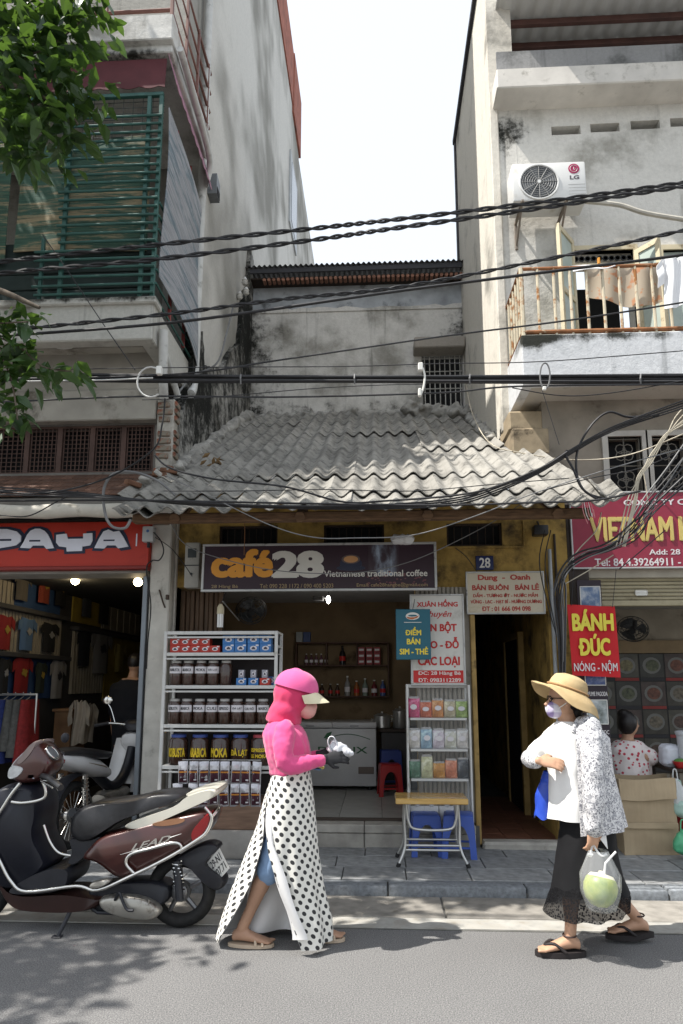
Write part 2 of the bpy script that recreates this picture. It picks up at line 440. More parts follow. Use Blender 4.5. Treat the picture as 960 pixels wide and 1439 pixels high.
# ================================================================== the little cafe house
YEL = mat('yellow_limewash', (.36, .235, .065), .9, var=.3, scale=4, bump=.35, c2='3c3020', c2amt=(.44, .72), c2scale=3.2)
GREYP = mat('pillar_render', (.52, .50, .45), .9, var=.18, scale=5, bump=.4, c2='6a6459', c2amt=(.55, .75), c2scale=4)
ROOMW = mat('room_wall', (.17, .12, .068), .9, var=.2, scale=3, bump=.2, c2='3b2d1d', c2scale=2)
CEIL = mat('ceiling_paint', (.42, .42, .42), .8, var=.1)
DARKW = mat('dark_timber', (.028, .018, .012), .6, var=.4, scale=8, stretch=(6, 6, 1), bump=.3)
TIMB = mat('rafter_timber', (.12, .07, .038), .8, var=.4, scale=10, bump=.4, stretch=(1, 6, 6))
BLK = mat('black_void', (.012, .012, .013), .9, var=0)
hs = thing('cafe_house', 'small old shophouse with grey corrugated roof and yellow front squeezed between taller houses', 'house', (0, FY, .08))
tz = lambda py: A(480, py, FY).z
tx = lambda px: A(px, 760, FY).x
transoms = [(tx(308), tx(390)), (tx(455), tx(540)), (tx(628), tx(706))]
PASS = (A(667, 900, FY).x, A(772, 900, FY).x)
holes = [(-1.93, .36, .2, 2.42), (PASS[0], PASS[1], .0, 2.17)] + [(a, b, tz(769), tz(737)) for a, b in transoms]
O('wall', holed(-2.12, XR, .06, 3.35, holes, FY, FY + .14), YEL, hs, label='yellow stained front wall')
for a, b in transoms:                                              # barred transoms over the shop
    t = O('transom', holed(a, b, tz(769), tz(737), [(a + .02, b - .02, tz(769) + .02, tz(737) - .02)], FY + .03, FY + .07), DARKW, hs)
    n = max(4, int((b - a) / .07))
    for i in range(1, n):
        u = a + (b - a) * i / n; O('bar', MB().tube([(u, FY + .05, tz(769)), (u, FY + .05, tz(737))], .005, 6), DARKW, t)
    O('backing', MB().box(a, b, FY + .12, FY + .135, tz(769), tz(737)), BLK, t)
O('moulding', MB().bbox(tx(622), tx(735), FY - .025, FY + .01, tz(773), tz(770), .004).bbox(tx(735), tx(737), FY - .02, FY + .01, tz(773), tz(735), .003), YEL, hs)
pl0, pl1 = A(204, 950, 6.28).x, A(233, 950, 6.28).x
O('pillar', MB().bbox(pl0, pl1, 6.28, 6.62, .06, 3.2, .012), GREYP, hs, label='grey rendered pillar')
O('pillar_capping', MB().bbox(pl1, -1.93, 6.40, 6.6, .06, 3.2, .01), GREYP, hs)
# folded shutter doors beside the pillar and behind the glass cabinet
WOODB = mat('brown_folding_door', (.095, .055, .03), .6, var=.3, scale=6, stretch=(8, 8, 1), bump=.2)
fd = O('folding_door', MB().box(-1.92, -1.5, FY + .145, FY + .16, .3, 2.4), DARKW, hs)
for i in range(9):
    u = -1.915 + i * .046; O('door_slat', MB().bbox(u, u + .04, FY + .10 + .02 * (i % 2), FY + .145, .3, 2.4, .006), WOODB, fd)
LSLAT = mat('grey_folding_door', (.34, .31, .26), .7, var=.2, scale=5, c2='4a4034', c2scale=4)
fd = O('folding_door', MB().box(.36, PASS[0] - .04, FY - .012, FY - .002, .28, 2.4), LSLAT, hs)
for i in range(11):
    u = .37 + i * .04; O('door_slat', MB().bbox(u, u + .03, FY - .04, FY - .010, .28, 2.4, .006), LSLAT, fd)
O('door_jamb', MB().bbox(PASS[0] - .045, PASS[0] + .0, FY - .06, FY + .1, .1, 2.2, .006), mat('ochre_jamb', (.33, .22, .08), .8, var=.3, c2='2b2117', c2scale=6), hs)
# step and room
STEP = mat('step_stone', (.36, .34, .30), .85, var=.25, scale=6, bump=.5, c2='5a5347', c2scale=4, rnd=.12)
st = O('step', MB().box(-1.9, PASS[0] - .02, 6.37, FY + .02, .05, .262), MORT, hs)
x = -1.9
for w in (.42, .5, .38, .47, .4, .32, .26):
    O('step_stone', MB().bbox(x + .003, x + w - .003, 6.335, 6.40, .06, .20, .008), STEP, st)
    O('step_tread', MB().bbox(x + .003, x + w - .003, 6.322, 6.5, .202, .272, .006), STEP, st); x += w
O('threshold', MB().bbox(-1.9, .36, 6.505, 6.56, .24, .292, .004), mat('threshold_brown', (.06, .045, .035), .6), hs)
TILE = mat('floor_tile', (.34, .335, .31), .35, var=.12, scale=7, rnd=.08, c2='57534a', c2scale=3)
fl = O('floor', MB().box(-2.05, .86, 6.56, 9.0, .1, .276), MORT, hs)
tme = MB().bbox(.002, .398, .002, .398, -.02, 0, .002).mesh('floor_tile'); tme.materials.append(TILE)
for i in range(7):
    for j in range(6): piece('floor_tile', tme, fl, (-1.97 + i * .4, 6.57 + j * .4, .283))
O('room_wall', MB().box(-2.05, .88, 8.95, 9.05, .1, 2.8).box(-2.08, -2.0, FY + .14, 9.0, .1, 2.8).box(.83, .89, FY + .14, 9.0, .1, 2.8), ROOMW, hs)
O('ceiling', MB().box(-2.05, .88, FY + .14, 9.05, 2.56, 2.66), CEIL, hs)
# passage to the rear
O('passage_wall', MB().box(PASS[1] + .02, PASS[1] + .12, FY + .14, 11, .06, 2.5), YEL, hs)
O('passage_ceiling', MB().box(PASS[0] - .05, PASS[1] + .1, FY + .14, 11, 2.45, 2.5), ROOMW, hs)
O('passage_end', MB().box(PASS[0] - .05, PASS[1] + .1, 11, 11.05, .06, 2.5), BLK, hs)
O('passage_side', MB().box(.89, .92, FY + .14, 11, .06, 2.5), DARKW, hs)
dr = O('inner_door', MB().box(PASS[1] - .02, PASS[1] + .021, 7.75, 8.55, .1, 2.0), BLK, hs)
O('door_frame', MB().box(PASS[1] - .04, PASS[1] + .021, 7.68, 7.75, .1, 2.07).box(PASS[1] - .04, PASS[1] + .021, 8.55, 8.62, .1, 2.07).box(PASS[1] - .04, PASS[1] + .021, 7.75, 8.55, 2.0, 2.07), mat('ochre_jamb', '0'), dr)
pf = O('passage_floor', MB().box(.9, PASS[1] + .02, 6.42, 11, .02, .115), MORT, hs)
RT = mat('red_floor_tile', (.15, .065, .04), .5, var=.25, scale=8, rnd=.2, c2='2c241f', c2scale=3)
rme = MB().bbox(.002, .238, .002, .238, -.02, 0, .003).mesh('floor_tile'); rme.materials.append(RT)
for i in range(3):
    for j in range(10): piece('floor_tile', rme, pf, (.905 + i * .24, 6.5 + j * .24, .125))
O('passage_step', MB().bbox(PASS[0], PASS[1] + .05, 6.33, 6.495, .05, .135, .02), STEP, hs)
# pipe and duct on the right pier
PIPEG = mat('grey_pipe', (.30, .32, .33), .5, var=.2)
O('drain_pipe', MB().tube([(A(779, 900, 6.4).x, 6.41, .1), (A(779, 900, 6.4).x, 6.41, 2.75)], .018, 10), PIPEG, hs, 40)
O('pipe', MB().tube([(A(787, 900, 6.42).x, 6.43, .1), (A(787, 900, 6.42).x, 6.43, 2.9)], .012, 8), DARKW, hs, 40)

# corrugated fibre-cement roof, sheet by sheet
def fibre(name, base, lichen, wash=.0):
    k = NT(name); co = k.co('Object')
    big = k.noise(co, 2.2, 7, .65); mid = k.noise(co, 9, 7, .7); fine = k.noise(co, 60, 5, .7); st = k.noise(k.co('Object', (16, 1.2, 1.2)), 1, 5, .6)
    c = k.mix(k.sstep(big, .42, .64), base, [x * .62 for x in lin(base)[:3]])
    c = k.mix(k.math('MULTIPLY', k.sstep(st, .5, .72), .65), c, [x * .5 for x in lin(base)[:3]])
    c = k.mix(k.math('MULTIPLY', k.sstep(mid, .50, .68), .8), c, lichen)
    c = k.mix(.5, c, k.ramp(fine, [(.3, (.6, .6, .6)), (.7, (1, 1, 1))]), 'MULTIPLY')
    v = k.math('MULTIPLY_ADD', k.rnd(), .3, .85); g = k.n('CombineColor'); [k.l(v, g.inputs[i]) for i in range(3)]
    c = k.mix(1.0, c, g.outputs[0], 'MULTIPLY')
    k.col(c); k.b.inputs['Roughness'].default_value = .92; k.b.inputs['Specular IOR Level'].default_value = .2
    k.bump(k.math('ADD', mid, fine), .5, .008); return k.m
FIB = fibre('fibre_cement', (.30, .288, .26), (.062, .060, .054))
roof = O('roof', MB().bbox(-1.95, 1.66, 5.22, 5.30, RZ0 + .0, RZ0 + .075, .01), TIMB, hs)          # eave purlin carries the sheets
for yy in (6.3, 7.3, 8.4, 9.5):
    O('purlin', MB().bbox(-2.05, 1.4, yy, yy + .08, roofz(yy) - .12, roofz(yy) - .035, .01), TIMB, roof)
for xx in (-1.6, -.6, .4, 1.4):
    O('rafter', MB().tube([(xx, 5.2, roofz(5.2) - .06), (xx, 9.8, roofz(9.8) - .14)], .045, 6), TIMB, roof)
PW = .177
def sheet_mesh(nw, L, seed):
    rnd = random.Random(seed); W = nw * PW; sl = math.atan(RK)
    ch = [rnd.uniform(-.012, .014) for _ in range(nw * 2 + 2)]
    def fn(u, v):
        x = u * W; z = .027 * math.cos(2 * math.pi * x / PW)
        e = interp([(i / (nw * 2 + 1), c) for i, c in enumerate(ch)], u) if v == 0 else 0
        s = -e + v * (L + e)
        return (x, s, z + .004 * math.sin(3 * v + seed) + .006 * (noise.noise(Vector((x * 3, s * 2, seed)))))
    m = MB().grid(fn, nw * 8, 4, .0075).mesh('corrugated_sheet', 50); m.materials.append(FIB); return m
rows = [5.03, 5.40, 5.98, 7.2, 8.3, 9.25]
cs = math.hypot(1, RK); sl = math.atan(RK)
for r, y in enumerate(rows):
    yn = rows[r + 1] if r + 1 < len(rows) else 10.36
    L = (yn - y) * cs + .13
    x = -1.96 - PW * (r % 2) * .5 * 2; xe = 1.70 if yn < 7.4 else 1.38
    k = 0
    while x < xe - .12:
        nw = 5 if xe - x > 5 * PW else max(1, round((xe - x) / PW))
        me = sheet_mesh(nw, L, r * 31 + k)
        lift = .006 * (k % 2) + .004 * r
        piece('corrugated_sheet', me, roof, (x, y - .02 + random.uniform(-.025, .02), roofz(y) + .06 + lift), (sl - .010 / L + random.uniform(-.002, .002), random.uniform(-.003, .003), random.uniform(-.006, .006)))
        x += nw * PW - PW * .02; k += 1
# a broken corner sheet over the left wall, a loose end on the right
piece('corrugated_sheet', sheet_mesh(2, .42, 91), roof, (-2.02, 4.98, RZ0 + .03), (sl - .1, .05, .12))
piece('corrugated_sheet', sheet_mesh(1, .55, 92), roof, (1.66, 4.99, RZ0 + .10), (sl, .1, -.06))
# mortar and debris along the top of the roof and down its sides
MORTR = mat('rough_mortar', (.30, .29, .265), .95, var=.45, scale=7, bump=.9, bscale=30, c2='3a3934', c2scale=6)
def rubble(path, rad, n, seed):
    rnd = random.Random(seed); m = MB(); P = bez(path, n)
    m.tube(P, [(rad * rnd.uniform(.7, 1.4), rad * rnd.uniform(.6, 1.2)) for _ in P], 10)
    for p in P:
        for _ in range(3):
            q = p + Vector((rnd.uniform(-1, 1), rnd.uniform(-1, .4), rnd.uniform(-.3, .5))) * rad * 1.5
            s = rad * rnd.uniform(.25, .7); m.bbox(-s, s, -s * .8, s * .8, -s * .5, s * .5, s * .3, Matrix.Translation(q) @ Matrix.Rotation(rnd.uniform(0, 6), 4, (rnd.random(), rnd.random(), 1)))
    me = remesh(m, .03, 1, 'mortar')
    for v in me.vertices: v.co += Vector((0, 0, 1)) * .02 * noise.noise(v.co * 9)
    return me
O('mortar_flashing', rubble([(-2.02, 10.2, roofz(10.2) + .0), (-1, 10.3, roofz(10.3) + .02), (.2, 10.3, roofz(10.3) + .04), (1.38, 10.25, roofz(10.25) + .05)], .10, 9, 1), MORTR, roof)
O('mortar_flashing', rubble([(-2.0, 6.35, roofz(6.35) + .05), (-2.03, 7.6, roofz(7.6) + .07), (-2.03, 8.9, roofz(8.9) + .1), (-2.02, 10.2, roofz(10.2) + .1)], .085, 9, 2), MORTR, roof)
O('mortar_flashing', rubble([(1.36, 7.7, roofz(7.7) + .07), (1.37, 8.6, roofz(8.6) + .08), (1.38, 10.2, roofz(10.2) + .08)], .07, 9, 3), MORTR, roof)
O('rubble_heap', rubble([(.55, 10.1, roofz(10.1) + .1), (.9, 9.9, roofz(9.9) + .12), (1.25, 9.6, roofz(9.6) + .12)], .12, 7, 4), MORTR, roof)
TERR = mat('broken_brick', (.15, .075, .045), .9, var=.4, scale=12, bump=.6, c2='6e675c', c2scale=9)
for i in range(9):
    s = random.uniform(.04, .09); p = Vector((random.uniform(-2.12, -1.85), random.uniform(5.6, 6.4), 0)); p.z = roofz(p.y) + .12
    O('brick_fragment', MB().bbox(-s, s, -s * .6, s * .6, -.02, .025, .008, Matrix.Translation(p) @ Matrix.Rotation(random.uniform(0, 3), 4, (.2, .3, 1))), TERR if i % 2 else MORTR, roof)
# upper rear storey
RW = old_wall('rear_storey_render', (.62, .60, .56), '2b2b27', .42, '8d8a82', .6,
              [((-2.1, 10.4, 6.9), (1.3, 1, 2.4), .26), ((1.5, 10.4, 7.2), (.8, 1, 1.1), .27), ((-.3, 10.4, 5.75), (3.2, 1, .55), .20), ((.75, 10.4, 6.6), (.7, 1, 1.0), .17)], .8)
BY = 10.4
w0, w1, wz0, wz1 = A(593, 540, BY).x, A(652, 540, BY).x, A(620, 573, BY).z, A(620, 497, BY).z
zt = A(480, 434, BY).z; zc = A(480, 404, BY).z; ztop = A(480, 388, BY).z
O('upper_wall', holed(XL, 1.43, 5.2, zt, [(w0, w1, wz0, wz1)], BY, BY + .2), RW, hs, label='stained whitewashed upper rear wall')
O('upper_band', MB().box(XL, 1.43, BY + .05, BY + .2, zt, zc + .06), mat('band_render', (.36, .38, .40), .9, var=.25, scale=4, bump=.4, c2='4c4f50', c2scale=3), hs)
rag = [(XL, zt - .05), (XL, zt)] + [(XL + (1.43 - XL) * i / 24, zt + .012 + random.uniform(-.02, .03)) for i in range(25)] + [(1.43, zt - .05)]
O('plaster_lip', MB().prism(rag, BY - .02, BY + .05), RW, hs)
win = O('window', holed(w0 - .03, w1 + .03, wz0 - .03, wz1 + .03, [(w0 + .02, w1 - .02, wz0 + .03, wz1 - .02)], BY + .04, BY + .1), mat('grey_window_frame', (.30, .29, .27), .7, c2='55534e', c2scale=5), hs)
O('backing', MB().box(w0 - .05, w1 + .05, BY + .35, BY + .4, wz0 - .1, wz1 + .1), BLK, win)
BARM = mat('pale_bar', (.42, .41, .38), .6, var=.2, c2='5d4a3a', c2scale=30)
for i in range(8):
    u = w0 + .05 + (w1 - w0 - .1) * i / 7; O('bar', MB().tube([(u, BY + .03, wz0 + .01), (u, BY + .03, wz1 - .01)], .009, 6), BARM, win)
for q in (.03, .36, .68, .97): O('bar', MB().tube([(w0 + .02, BY + .022, lerp(wz0, wz1, q)), (w1 - .02, BY + .022, lerp(wz0, wz1, q))], .009, 6), BARM, win)
hd = O('window_hood', MB().bbox(w0 - .13, 1.42, BY - .32, BY, A(620, 488, BY - .3).z, A(620, 473, BY - .3).z, .015), old_wall('hood_render', (.33, .30, .26), '191a17', .75, '5a554c', .6), hs)
O('top_soffit', MB().box(XL + .0, 1.42, BY - .2, BY + .25, zc + .062, zc + .085), DARKW, hs)
TT = mat('small_roof_tile', (.22, .11, .075), .9, var=.4, scale=16)
rm = MB()
for i in range(44): rm.lathe([(.03, 0), (.03, .12)], 6, (XL + .3 + i * .078, BY - .12, zc + .03), Matrix.Rotation(R(90), 4, 'X'))
O('tile_edge', rm, TT, hs, kind='stuff')
def tin(u, v): x = lerp(XL, 1.43, u); return (x, BY - .32 + v * 1.2, ztop + .02 + .018 * math.cos(x * 2 * math.pi / .085) + v * .2)
O('tin_roof', MB().grid(tin, 330, 1, .006), mat('dark_tin', (.05, .05, .052), .6, var=.3, c2='3b2d26', c2scale=8), hs, 60)
O('tin_fascia', MB().bbox(XL + .05, 1.41, BY - .29, BY - .26, ztop - .09, ztop - .005, .004), mat('fascia_dark', (.035, .035, .04), .6), hs)
# old party wall on the left, its top broken away
PWALL = old_wall('party_wall_render', (.46, .45, .42), '1d1e1b', 1.7, '77736a', .6,
                 [((-2.02, 7.3, 4.9), (1, .9, .9), .10), ((-2.02, 9.9, 6.9), (1, .8, 1.4), .12)], .8, under=(.24, .12, .075))
prof = [(6.42, 2.9), (6.42, 4.28), (6.75, 4.33), (7.05, 4.95), (7.12, 5.45), (7.42, 5.62), (7.55, 5.22), (8.0, 5.45), (8.4, 5.6), (9.1, 6.3), (9.5, 6.55), (9.75, 7.5), (10.05, 7.75), (10.2, 8.6), (10.42, 8.55), (10.42, 5.0)]
fin = []
for (a, b), (c, d) in zip(prof, prof[1:]):
    for t in range(6):
        s = t / 6; j = .03 if 0 < t else 0
        fin.append((lerp(a, c, s) + random.uniform(-j, j), lerp(b, d, s) + random.uniform(-j, j)))
fin.append(prof[-1])
O('party_wall', MB().prism(fin, -2.16, -2.03, 'yz'), PWALL, hs, label='blackened broken party wall')
# brick pier where the render has fallen off
bp = O('brick_pier', MB().bbox(-2.155, -1.985, 6.30, 6.44, 2.95, 4.29, .01), mat('pier_mortar', (.36, .34, .30), .95, var=.35, scale=9, bump=.7, c2='57524a', c2scale=6), hs)
BRK = mat('old_brick', (.23, .085, .05), .9, var=.4, scale=18, bump=.5, rnd=.3, c2='7a7468', c2amt=(.42, .58), c2scale=9)
bme = MB().bbox(-.078, .078, -.02, .02, -.026, .026, .006).mesh('brick'); bme.materials.append(BRK)
for i in range(17):
    z = 3.02 + i * .075
    if i in (2, 3, 8, 13): continue
    piece('brick', bme, bp, (-2.07 + random.uniform(-.02, .02), 6.297, z), (0, random.uniform(-.03, .03), 0), (random.uniform(.7, 1.05), 1, 1))
    piece('brick', bme, bp, (-1.983, 6.37, z + .02), (0, 0, R(90)), (.8, 1, 1))
# ================================================================== tall house on the left
SIDE = old_wall('tall_side_render', (.62, .605, .565), '4a4b46', -.15, '8f8d86', .62, [((-2.1, 10.5, 7.5), (1, 1.6, 2.2), .16), ((-2.1, 9.5, 11.5), (1, .8, 3), .12)], .3, None, (1.1, 1.1, .10), .35, 3)
lh = thing('tall_house', 'tall narrow house with caged green balcony above the clothes shop', 'house', (-4, 7.3, .08))
O('side_wall', MB().box(-2.5, XL, 7.3, 17.0, 4.2, 17.9).box(-2.5, XL - .002, 17.0, 22.8, 4.2, 16.1), SIDE, lh, label='long bare grey side wall')
REDP = mat('red_parapet', (.30, .105, .07), .85, var=.3, c2='4a3a33', c2scale=2)
O('parapet', MB().box(-2.52, XL + .03, 11.5, 17.02, 16.4, 17.95).box(-2.45, XL + .05, 15.5, 17.1, 16.2, 17.98), REDP, lh)
FRONTW = old_wall('tall_front_render', (.33, .32, .29), '1c1d1a', .3, '5a574f', .5)
O('front_wall', MB().box(-6.5, -2.5, 7.35, 7.6, 4.2, 17.5), FRONTW, lh)
p = AX(411, 287, XL)
wv = O('window', MB().box(XL - .05, XL + .04, p.y - .7, p.y + .7, p.z - 1.0, p.z + 1.0), mat('pale_shutter', (.42, .44, .45), .6), lh)
O('pane', MB().box(XL + .03, XL + .05, p.y - .5, p.y + .5, p.z - .8, p.z + .8), mat('dull_glass', (.10, .12, .14), .15, var=.1), wv)
O('window', MB().box(XL - .05, XL + .10, 19.2, 20.4, 12.5, 14.2), mat('pale_shutter', '0'), lh)
p = AX(294, 263, XL)
vh = O('vent_hood', MB().prism([(p.y - .09, p.z - .16), (p.y + .09, p.z - .16), (p.y + .09, p.z + .08), (p.y - .09, p.z + .12)], XL, XL + .12, 'yz'), mat('zinc_hood', (.17, .18, .19), .5, .3, c2='3b3a38', c2scale=8), lh)
O('vent_grille', MB().box(XL + .115, XL + .125, p.y - .07, p.y + .07, p.z - .15, p.z - .05), BLK, vh)
# downpipe at the corner
WPIPE = mat('white_drainpipe', (.52, .52, .50), .5, var=.15, c2='6d6a62', c2scale=7)
O('drain_pipe', MB().tube(bez([(XL + .05, 7.22, 11), (XL + .05, 7.22, 8.2), (XL + .04, 7.24, 6.4), (XL + .05, 7.2, 5.0), (-2.0, 6.9, 4.6)], 5), .05, 10), WPIPE, lh, 40)
BX = -2.08; BFY = 5.84
# lower balcony
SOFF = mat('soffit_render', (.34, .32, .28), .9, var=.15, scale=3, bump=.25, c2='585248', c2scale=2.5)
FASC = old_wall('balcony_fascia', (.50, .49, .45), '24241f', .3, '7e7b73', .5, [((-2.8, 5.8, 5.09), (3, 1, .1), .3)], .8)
bl = O('balcony', MB().bbox(-6.6, BX, BFY, BFY + .14, 4.68, 5.05, .012).bbox(-6.6, BX + .03, BFY - .04, BFY + .16, 5.03, 5.10, .012).box(BX - .14, BX - .002, BFY + .14, 7.32, 4.69, 5.045), FASC, lh)
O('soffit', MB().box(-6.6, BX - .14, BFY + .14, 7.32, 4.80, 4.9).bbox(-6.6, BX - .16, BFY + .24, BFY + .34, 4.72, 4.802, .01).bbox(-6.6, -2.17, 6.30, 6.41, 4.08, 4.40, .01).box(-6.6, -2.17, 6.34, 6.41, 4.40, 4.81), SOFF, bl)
lp = A(95, 551, 6.2)
LAMPB = mat('lamp_rim', (.05, .03, .025), .5)
cl = O('ceiling_lamp', MB().lathe([(.12, -.05), (.13, -.03), (.13, 0)], 20, (lp.x, 6.12, 4.80)), LAMPB, bl, 40)
O('lamp_glass', MB().lathe([(.02, -.075), (.08, -.07), (.11, -.051)], 20, (lp.x, 6.12, 4.80)), mat('opal_glass', (.5, .5, .48), .3), cl, 60)
# cage of green bars with reed blinds behind
GREEN = mat('green_bar', (.035, .10, .085), .5, var=.2, c2='2b4a44', c2scale=20)
CZ0, CZ1 = 5.11, 7.30
cage = O('cage', MB().bbox(-6.6, BX, BFY - .02, BFY + .02, CZ1 - .02, CZ1 + .02, .004), GREEN, lh)
n = 22
for i in range(n):
    z = lerp(CZ0 + .03, CZ1 - .26, i / (n - 1)); x0 = -3.05 if i > 5 else -3.25
    O('bar', MB().tube([(x0 + random.uniform(-.02, .02), BFY - .03, z), (BX, BFY - .03, z)], .0125, 6), GREEN, cage)
for x in (-3.0, -2.22, -2.10): O('post', MB().bbox(x - .02, x + .02, BFY - .015, BFY + .02, CZ0 - .02, CZ1, .004), GREEN, cage)
O('post', MB().bbox(-3.21, -3.18, BFY - .015, BFY + .02, CZ0 - .02, 5.75, .004), GREEN, cage)
for i in range(8):                                                   # side return, towards the cafe
    z = lerp(CZ0, 6.1, i / 7); O('bar', MB().tube([(BX + .01, BFY, z), (BX + .01, 7.3, z)], .0125, 6), GREEN, cage)
for y in (6.3, 6.8, 7.25): O('post', MB().bbox(BX - .015, BX + .02, y - .015, y + .015, CZ0 - .02, CZ1, .004), mat('red_post', (.22, .05, .045), .5), cage)
DGP = mat('dark_green_panel', (.018, .030, .027), .7, var=.25, scale=4, stretch=(1, 1, 5))
for i in range(4): O('gap_shade_board', MB().bbox(-6.6, BX - .06, BFY + .10, BFY + .13, CZ0 + i * .17, CZ0 + i * .17 + .16, .006), DGP, cage)  # dark boards put in for the shade behind the gap under the blinds
WIREM = mat('mesh_wire', (.035, .05, .048), .6, var=0)
wm = MB()
for i in range(46): x = -6.6 + i * .1; wm.box(x, x + .0045, BFY + .03, BFY + .034, CZ1 - .45, CZ1)
for i in range(7): z = CZ1 - .43 + i * .065; wm.box(-6.6, BX, BFY + .035, BFY + .039, z, z + .0045)
O('wire_mesh', wm, WIREM, cage, kind='stuff')
def reed(name, a, b):
    k = NT(name); co = k.co('Object', (1.2, 1.2, 34)); n1 = k.noise(co, 1.6, 5, .7); n2 = k.noise(k.co('Object', (1.1, 1.1, 11)), 1, 6, .75)
    c = k.mix(k.sstep(n2, .49, .60), a, b); c = k.mix(.75, c, k.ramp(n1, [(.35, (.42, .42, .42)), (.65, (1, 1, 1))]), 'MULTIPLY')
    k.col(c); k.b.inputs['Roughness'].default_value = .85; k.bump(n1, .6, .01); return k.m
REED = reed('green_reed_blind', (.045, .105, .072), (.30, .24, .14)); REEDB = reed('faded_reed_blind', (.36, .37, .39), (.16, .215, .25))
def blind(name, fn, m): return O(name, MB().grid(fn, 20, 26, .008), m, lh, 60)
blind('reed_blind', lambda u, v: (lerp(-3.52, -2.20, u), BFY + .06 + .02 * math.sin(5 * u + 3 * v), lerp(CZ1 - .45, 5.66 - .05 * u, v) + .03 * u), REED)
blind('reed_blind', lambda u, v: (lerp(-5.2, -3.60, u), BFY + .07 + .03 * math.sin(4 * u + 2 * v), lerp(CZ1 - .15, 5.55 - .03 * math.sin(3 * u), v)), REED)
def sb(u, v):
    t = max(0, v - .55) / .45
    y = lerp(BFY + .05, 7.2, u); z = lerp(lerp(7.20, 7.05, u), lerp(5.35, 5.05, u), v)
    return (BX + .035 + .02 * math.sin(3 * u + 5 * v) + .05 * t * math.sin(math.pi * u), y, z)
blind('reed_blind', sb, REEDB)
O('balcony_floor', MB().box(-6.6, BX - .1, BFY + .3, 7.32, CZ0 - .04, CZ0 - .01), SOFF, lh)
O('added_shade_bay', MB().box(-6.6, -2.13, 6.6, 7.34, 8.20, 11.2), FRONTW, lh)  # unseen block added above the view to shade the cafe roof
# valance awnings under the upper balcony
AWN = mat('plum_awning', (.085, .022, .026), .8, var=.2, scale=4)
O('awning', MB().grid(lambda u, v: (lerp(-6.6, BX + .02, u), BFY - .01 - .03 * v, lerp(7.70, 7.36, v) - (.025 * abs(math.sin(u * 70)) if v == 1 else 0)), 140, 5, .006), AWN, lh, 50)
AWNS = mat('mauve_awning', (.30, .15, .20), .8, var=.15, scale=4, c2='8a6f77', c2scale=5)
O('awning', MB().grid(lambda u, v: (BX + .04 + .10 * v, lerp(BFY - .05, 7.25, u), lerp(7.72, 7.36, v) - (.03 * abs(math.sin(u * 28)) if v == 1 else 0)), 90, 5, .006), AWNS, lh, 50)
# upper balcony
UB = old_wall('upper_balcony_render', (.62, .61, .58), '2c2b27', .3, '8b8880', .5, [((-2.8, 5.7, 7.73), (3, 1, .12), .3)], .6)
ub = O('balcony', MB().bbox(-6.6, BX + .1, BFY - .13, BFY + .05, 7.81, 8.10, .01).bbox(-6.6, BX + .08, BFY - .06, 7.34, 7.73, 7.83, .01).box(BX - .02, BX + .095, BFY + .05, 7.3, 7.83, 8.07), UB, lh)
RAIL = mat('red_brown_rail', (.15, .065, .05), .55, var=.2, c2='3c2a25', c2scale=12)
for z in (8.23, 8.46, 8.72, 9.0): O('rail', MB().tube([(-6.6, BFY - .05, z), (BX + .06, BFY - .05, z), (BX + .06, 7.3, z)], .02, 6), RAIL, ub)
for x in (-5.6, -4.7, -3.9, -3.3, -2.7, BX + .06): O('post', MB().bbox(x - .017, x + .017, BFY - .07, BFY - .035, 8.09, 9.05, .004), RAIL, ub)
for y in (6.3, 6.75, 7.2): O('post', MB().bbox(BX + .045, BX + .075, y - .015, y + .015, 8.06, 9.05, .004), RAIL, ub)
O('gutter_pipe', MB().tube(bez([(BX + .15, BFY - .02, 7.80), (BX + .15, 6.5, 7.74), (BX + .13, 7.15, 7.66), (BX + .06, 7.24, 7.4)], 5), .036, 10), WPIPE, ub, 40)
O('drop_pipe', MB().tube(bez([(BX + .06, 5.98, 4.84), (BX + .05, 6.04, 4.60), (BX + .03, 6.12, 4.40), (-2.08, 6.26, 4.28)], 6), .046, 10), WPIPE, bl, 40)
O('drop_pipe', MB().tube(bez([(BX + .05, 6.08, 4.66), (-2.04, 6.3, 4.58), (-2.03, 6.55, 4.42)], 6), .033, 10), WPIPE, bl, 40)
# storey above the shop: lattice windows, small tile awning, rolled canvas
SF = 6.42
LATW = mat('shop_upper_wall', (.16, .15, .135), .9, var=.2, c2='2b2a27', c2scale=3)
lz0, lz1 = A(120, 664, SF).z, A(120, 598, SF).z
lx = [A(q, 630, SF).x for q in (-75, -20, 36, 82, 128, 172, 216)]
O('lattice_wall', holed(-6, -2.16, 2.55, 4.85, [(lx[0], lx[-1], lz0, lz1)], SF, SF + .15), LATW, lh)
LAT = mat('rust_lattice', (.085, .05, .04), .7, var=.3)
for a, b in zip(lx, lx[1:]):
    w = O('window', holed(a, b, lz0, lz1, [(a + .025, b - .025, lz0 + .02, lz1 - .02)], SF + .02, SF + .06), LAT, lh)
    k = MB()
    for i in range(1, 8): x = lerp(a, b, i / 8); k.box(x - .004, x + .004, SF + .03, SF + .04, lz0, lz1)
    for i in range(1, 11): z = lerp(lz0, lz1, i / 11); k.box(a, b, SF + .041, SF + .049, z - .004, z + .004)
    O('lattice', k, LAT, w, kind='stuff')
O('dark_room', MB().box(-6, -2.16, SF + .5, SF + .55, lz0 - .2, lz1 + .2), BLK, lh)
TILEB = mat('brown_roof_tile', (.12, .065, .045), .85, var=.35, scale=9, rnd=.35, bump=.5, c2='332c27', c2scale=8)
ta = O('tile_awning', MB().prism([(SF, 3.10), (SF, 3.52), (5.86, 3.16), (5.86, 3.08)], -6, -2.17, 'yz'), LATW, lh)
